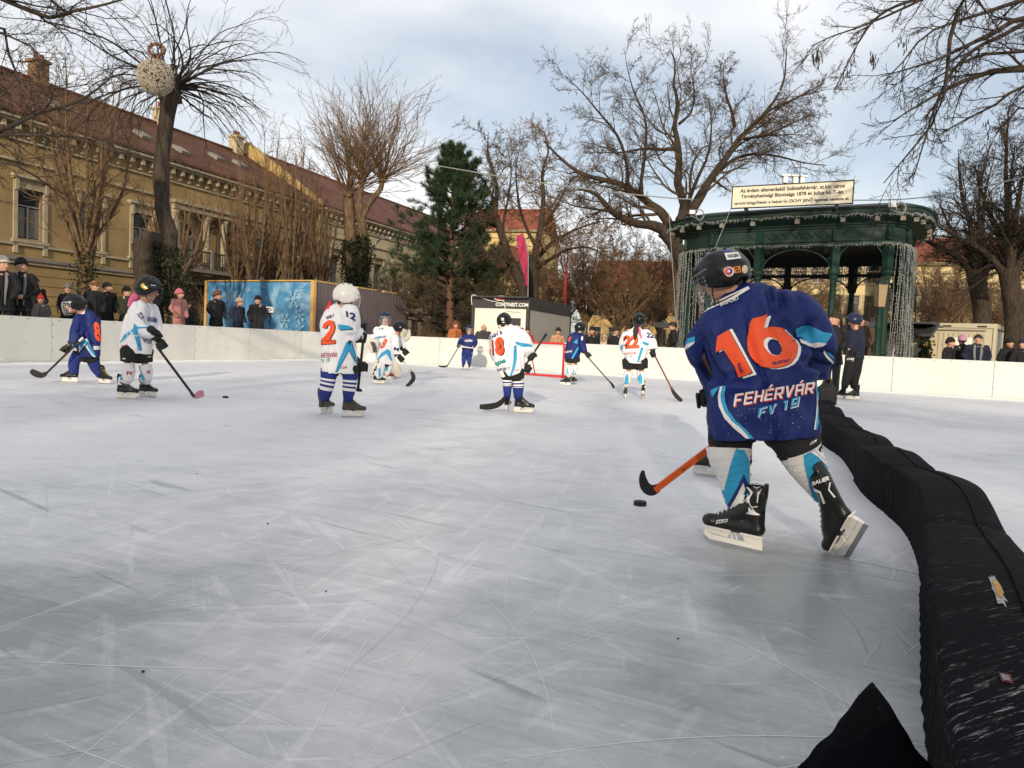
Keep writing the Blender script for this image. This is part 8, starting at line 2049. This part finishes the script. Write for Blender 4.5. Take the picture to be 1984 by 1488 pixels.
# right side
person(1614, 603, 18.4, 0, 215, m_cblk, 'none', 'man with slicked dark hair in black, standing on the ice right of number 16', look=200, group='people standing on the ice at right')
person(1672, 609, 24.5, .0, 200, m_cbrn, 'none', 'man in a brown jacket behind the skater in the black helmet', look=190)
person(1838, 654, 21.9, 0, -60, m_cblk, 'beanie', 'woman in a black hat and jacket, leftmost of three before the cream container', m_hblkk, look=-50)
person(1863, 649, 22.3, 0, 90, m_cblk, 'beanie', 'person in a lilac hat seen from behind, middle of three before the cream container', m_hlil, look=80)
person(1892, 646, 21.5, 0, -110, m_cnavy, 'none', 'broad man in a navy coat with a grey front, right of the lilac hat', look=-130, front=m_grytrim, wide=1.15)
person(1954, 655, 21.4, 0, -90, m_cblk, 'beanie', 'man in a black cap and black coat near the right edge', m_hblkk, look=-90)
person(1980, 656, 21.0, 0, -110, m_cblk, 'beanie', 'person in a dark hat cut by the right edge', m_hnavy, look=-150)
# girl on skates in a navy coat
D = 16.6
XG = lambda pts: [(1560 + x / 4.65, 560 + y / 4.65) for x, y in pts]
def sG(mb, bv): tp(mb, bv, XG, 'CCM', [(375, 640), (440, 640), (440, 620), (375, 620)], m_wpr, .006, .04, .2); pp(mb, bv, XG, [(425, 645), (438, 645), (412, 695), (405, 690)], m_wpr, .006)
rg_, _, _, _ = skater('skater in a black helmet, navy coat and black padded trousers, standing right of the divider', D, [(1658, 698, 0, 17), (1658, 680, 0, 17), (1657, 660, 0, 16.5), (1657, 645, 0, 15), (1656, 637, 0, 8)],
  [[(1650, 645, -.12, 8), (1650, 662, -.18, 7.5), (1645, 676, -.2, 7)], [(1666, 645, .12, 8), (1670, 662, .16, 7.5), (1664, 678, .1, 7)]],
  [[(1652, 694, -.04, 13), (1646, 715, -.05, 11), (1640, 735, -.05, 8.5), (1636, 752, -.03, 7)], [(1658, 694, .04, 13), (1658, 715, .04, 11), (1655, 735, .04, 9), (1655, 752, .04, 7.5)]],
  (1655, 621, -.02, 13, (-.93, .1, -.35)), m_cnavy, [[(1652, 694, -.03, 15), (1648, 716, -.04, 12)], [(1658, 694, .03, 15), (1657, 716, .04, 12)]], m_short, [dict(o=G(1628, 773), M=yawM(195, 0), s=1.05), SK(1652, 775, 180, s=1.12)], helm=m_hnavy, cage=m_cageb, smat=sG, group='people standing on the ice at right', seed=31, face=True)
for gx, gy in ((1641, 682), (1662, 684)):
    c = W(gx, gy, D - .15); q = MB(); q.ell(c, (.045, .035, .06)); 
    for k in range(4): q.tube([c + [(-.03 + .02 * k), -.01, -.04], c + [(-.032 + .02 * k), -.015, -.085], c + [(-.028 + .02 * k), -.03, -.11]], .011, 7, round_ends=(True, True))
    q.tube([c + [-.035, -.01, .01], c + [-.055, -.025, -.03]], .012, 7, round_ends=(True, True)); V, Fs, _ = remesh(q, .007, 1); b = MB(); b.add(V, Fs, m_glove); b.build('glove', None, rg_, smooth=True)
# bag on the ice at the far end of the divider
p = G(1600, 783); r_ = thing('equipment_bag', p, 'small black and brown equipment bag standing at the far end of the divider', 'bag')
q = MB(); q.box(p + [0, 0, .17], (.34, .26, .34)); q.ell(p + [0, 0, .34], (.16, .12, .08)); V, Fs, _ = remesh(q, .02, 3); b = MB(); b.add(V, Fs, m_glove); b.build('bag', None, r_, smooth=True)
q = MB(); q.tube([p + [-.1, 0, .38], p + [-.05, 0, .52], p + [.06, 0, .52], p + [.1, 0, .38]], .022, 8, m_cbrn); q.build('handle', None, r_, smooth=True)
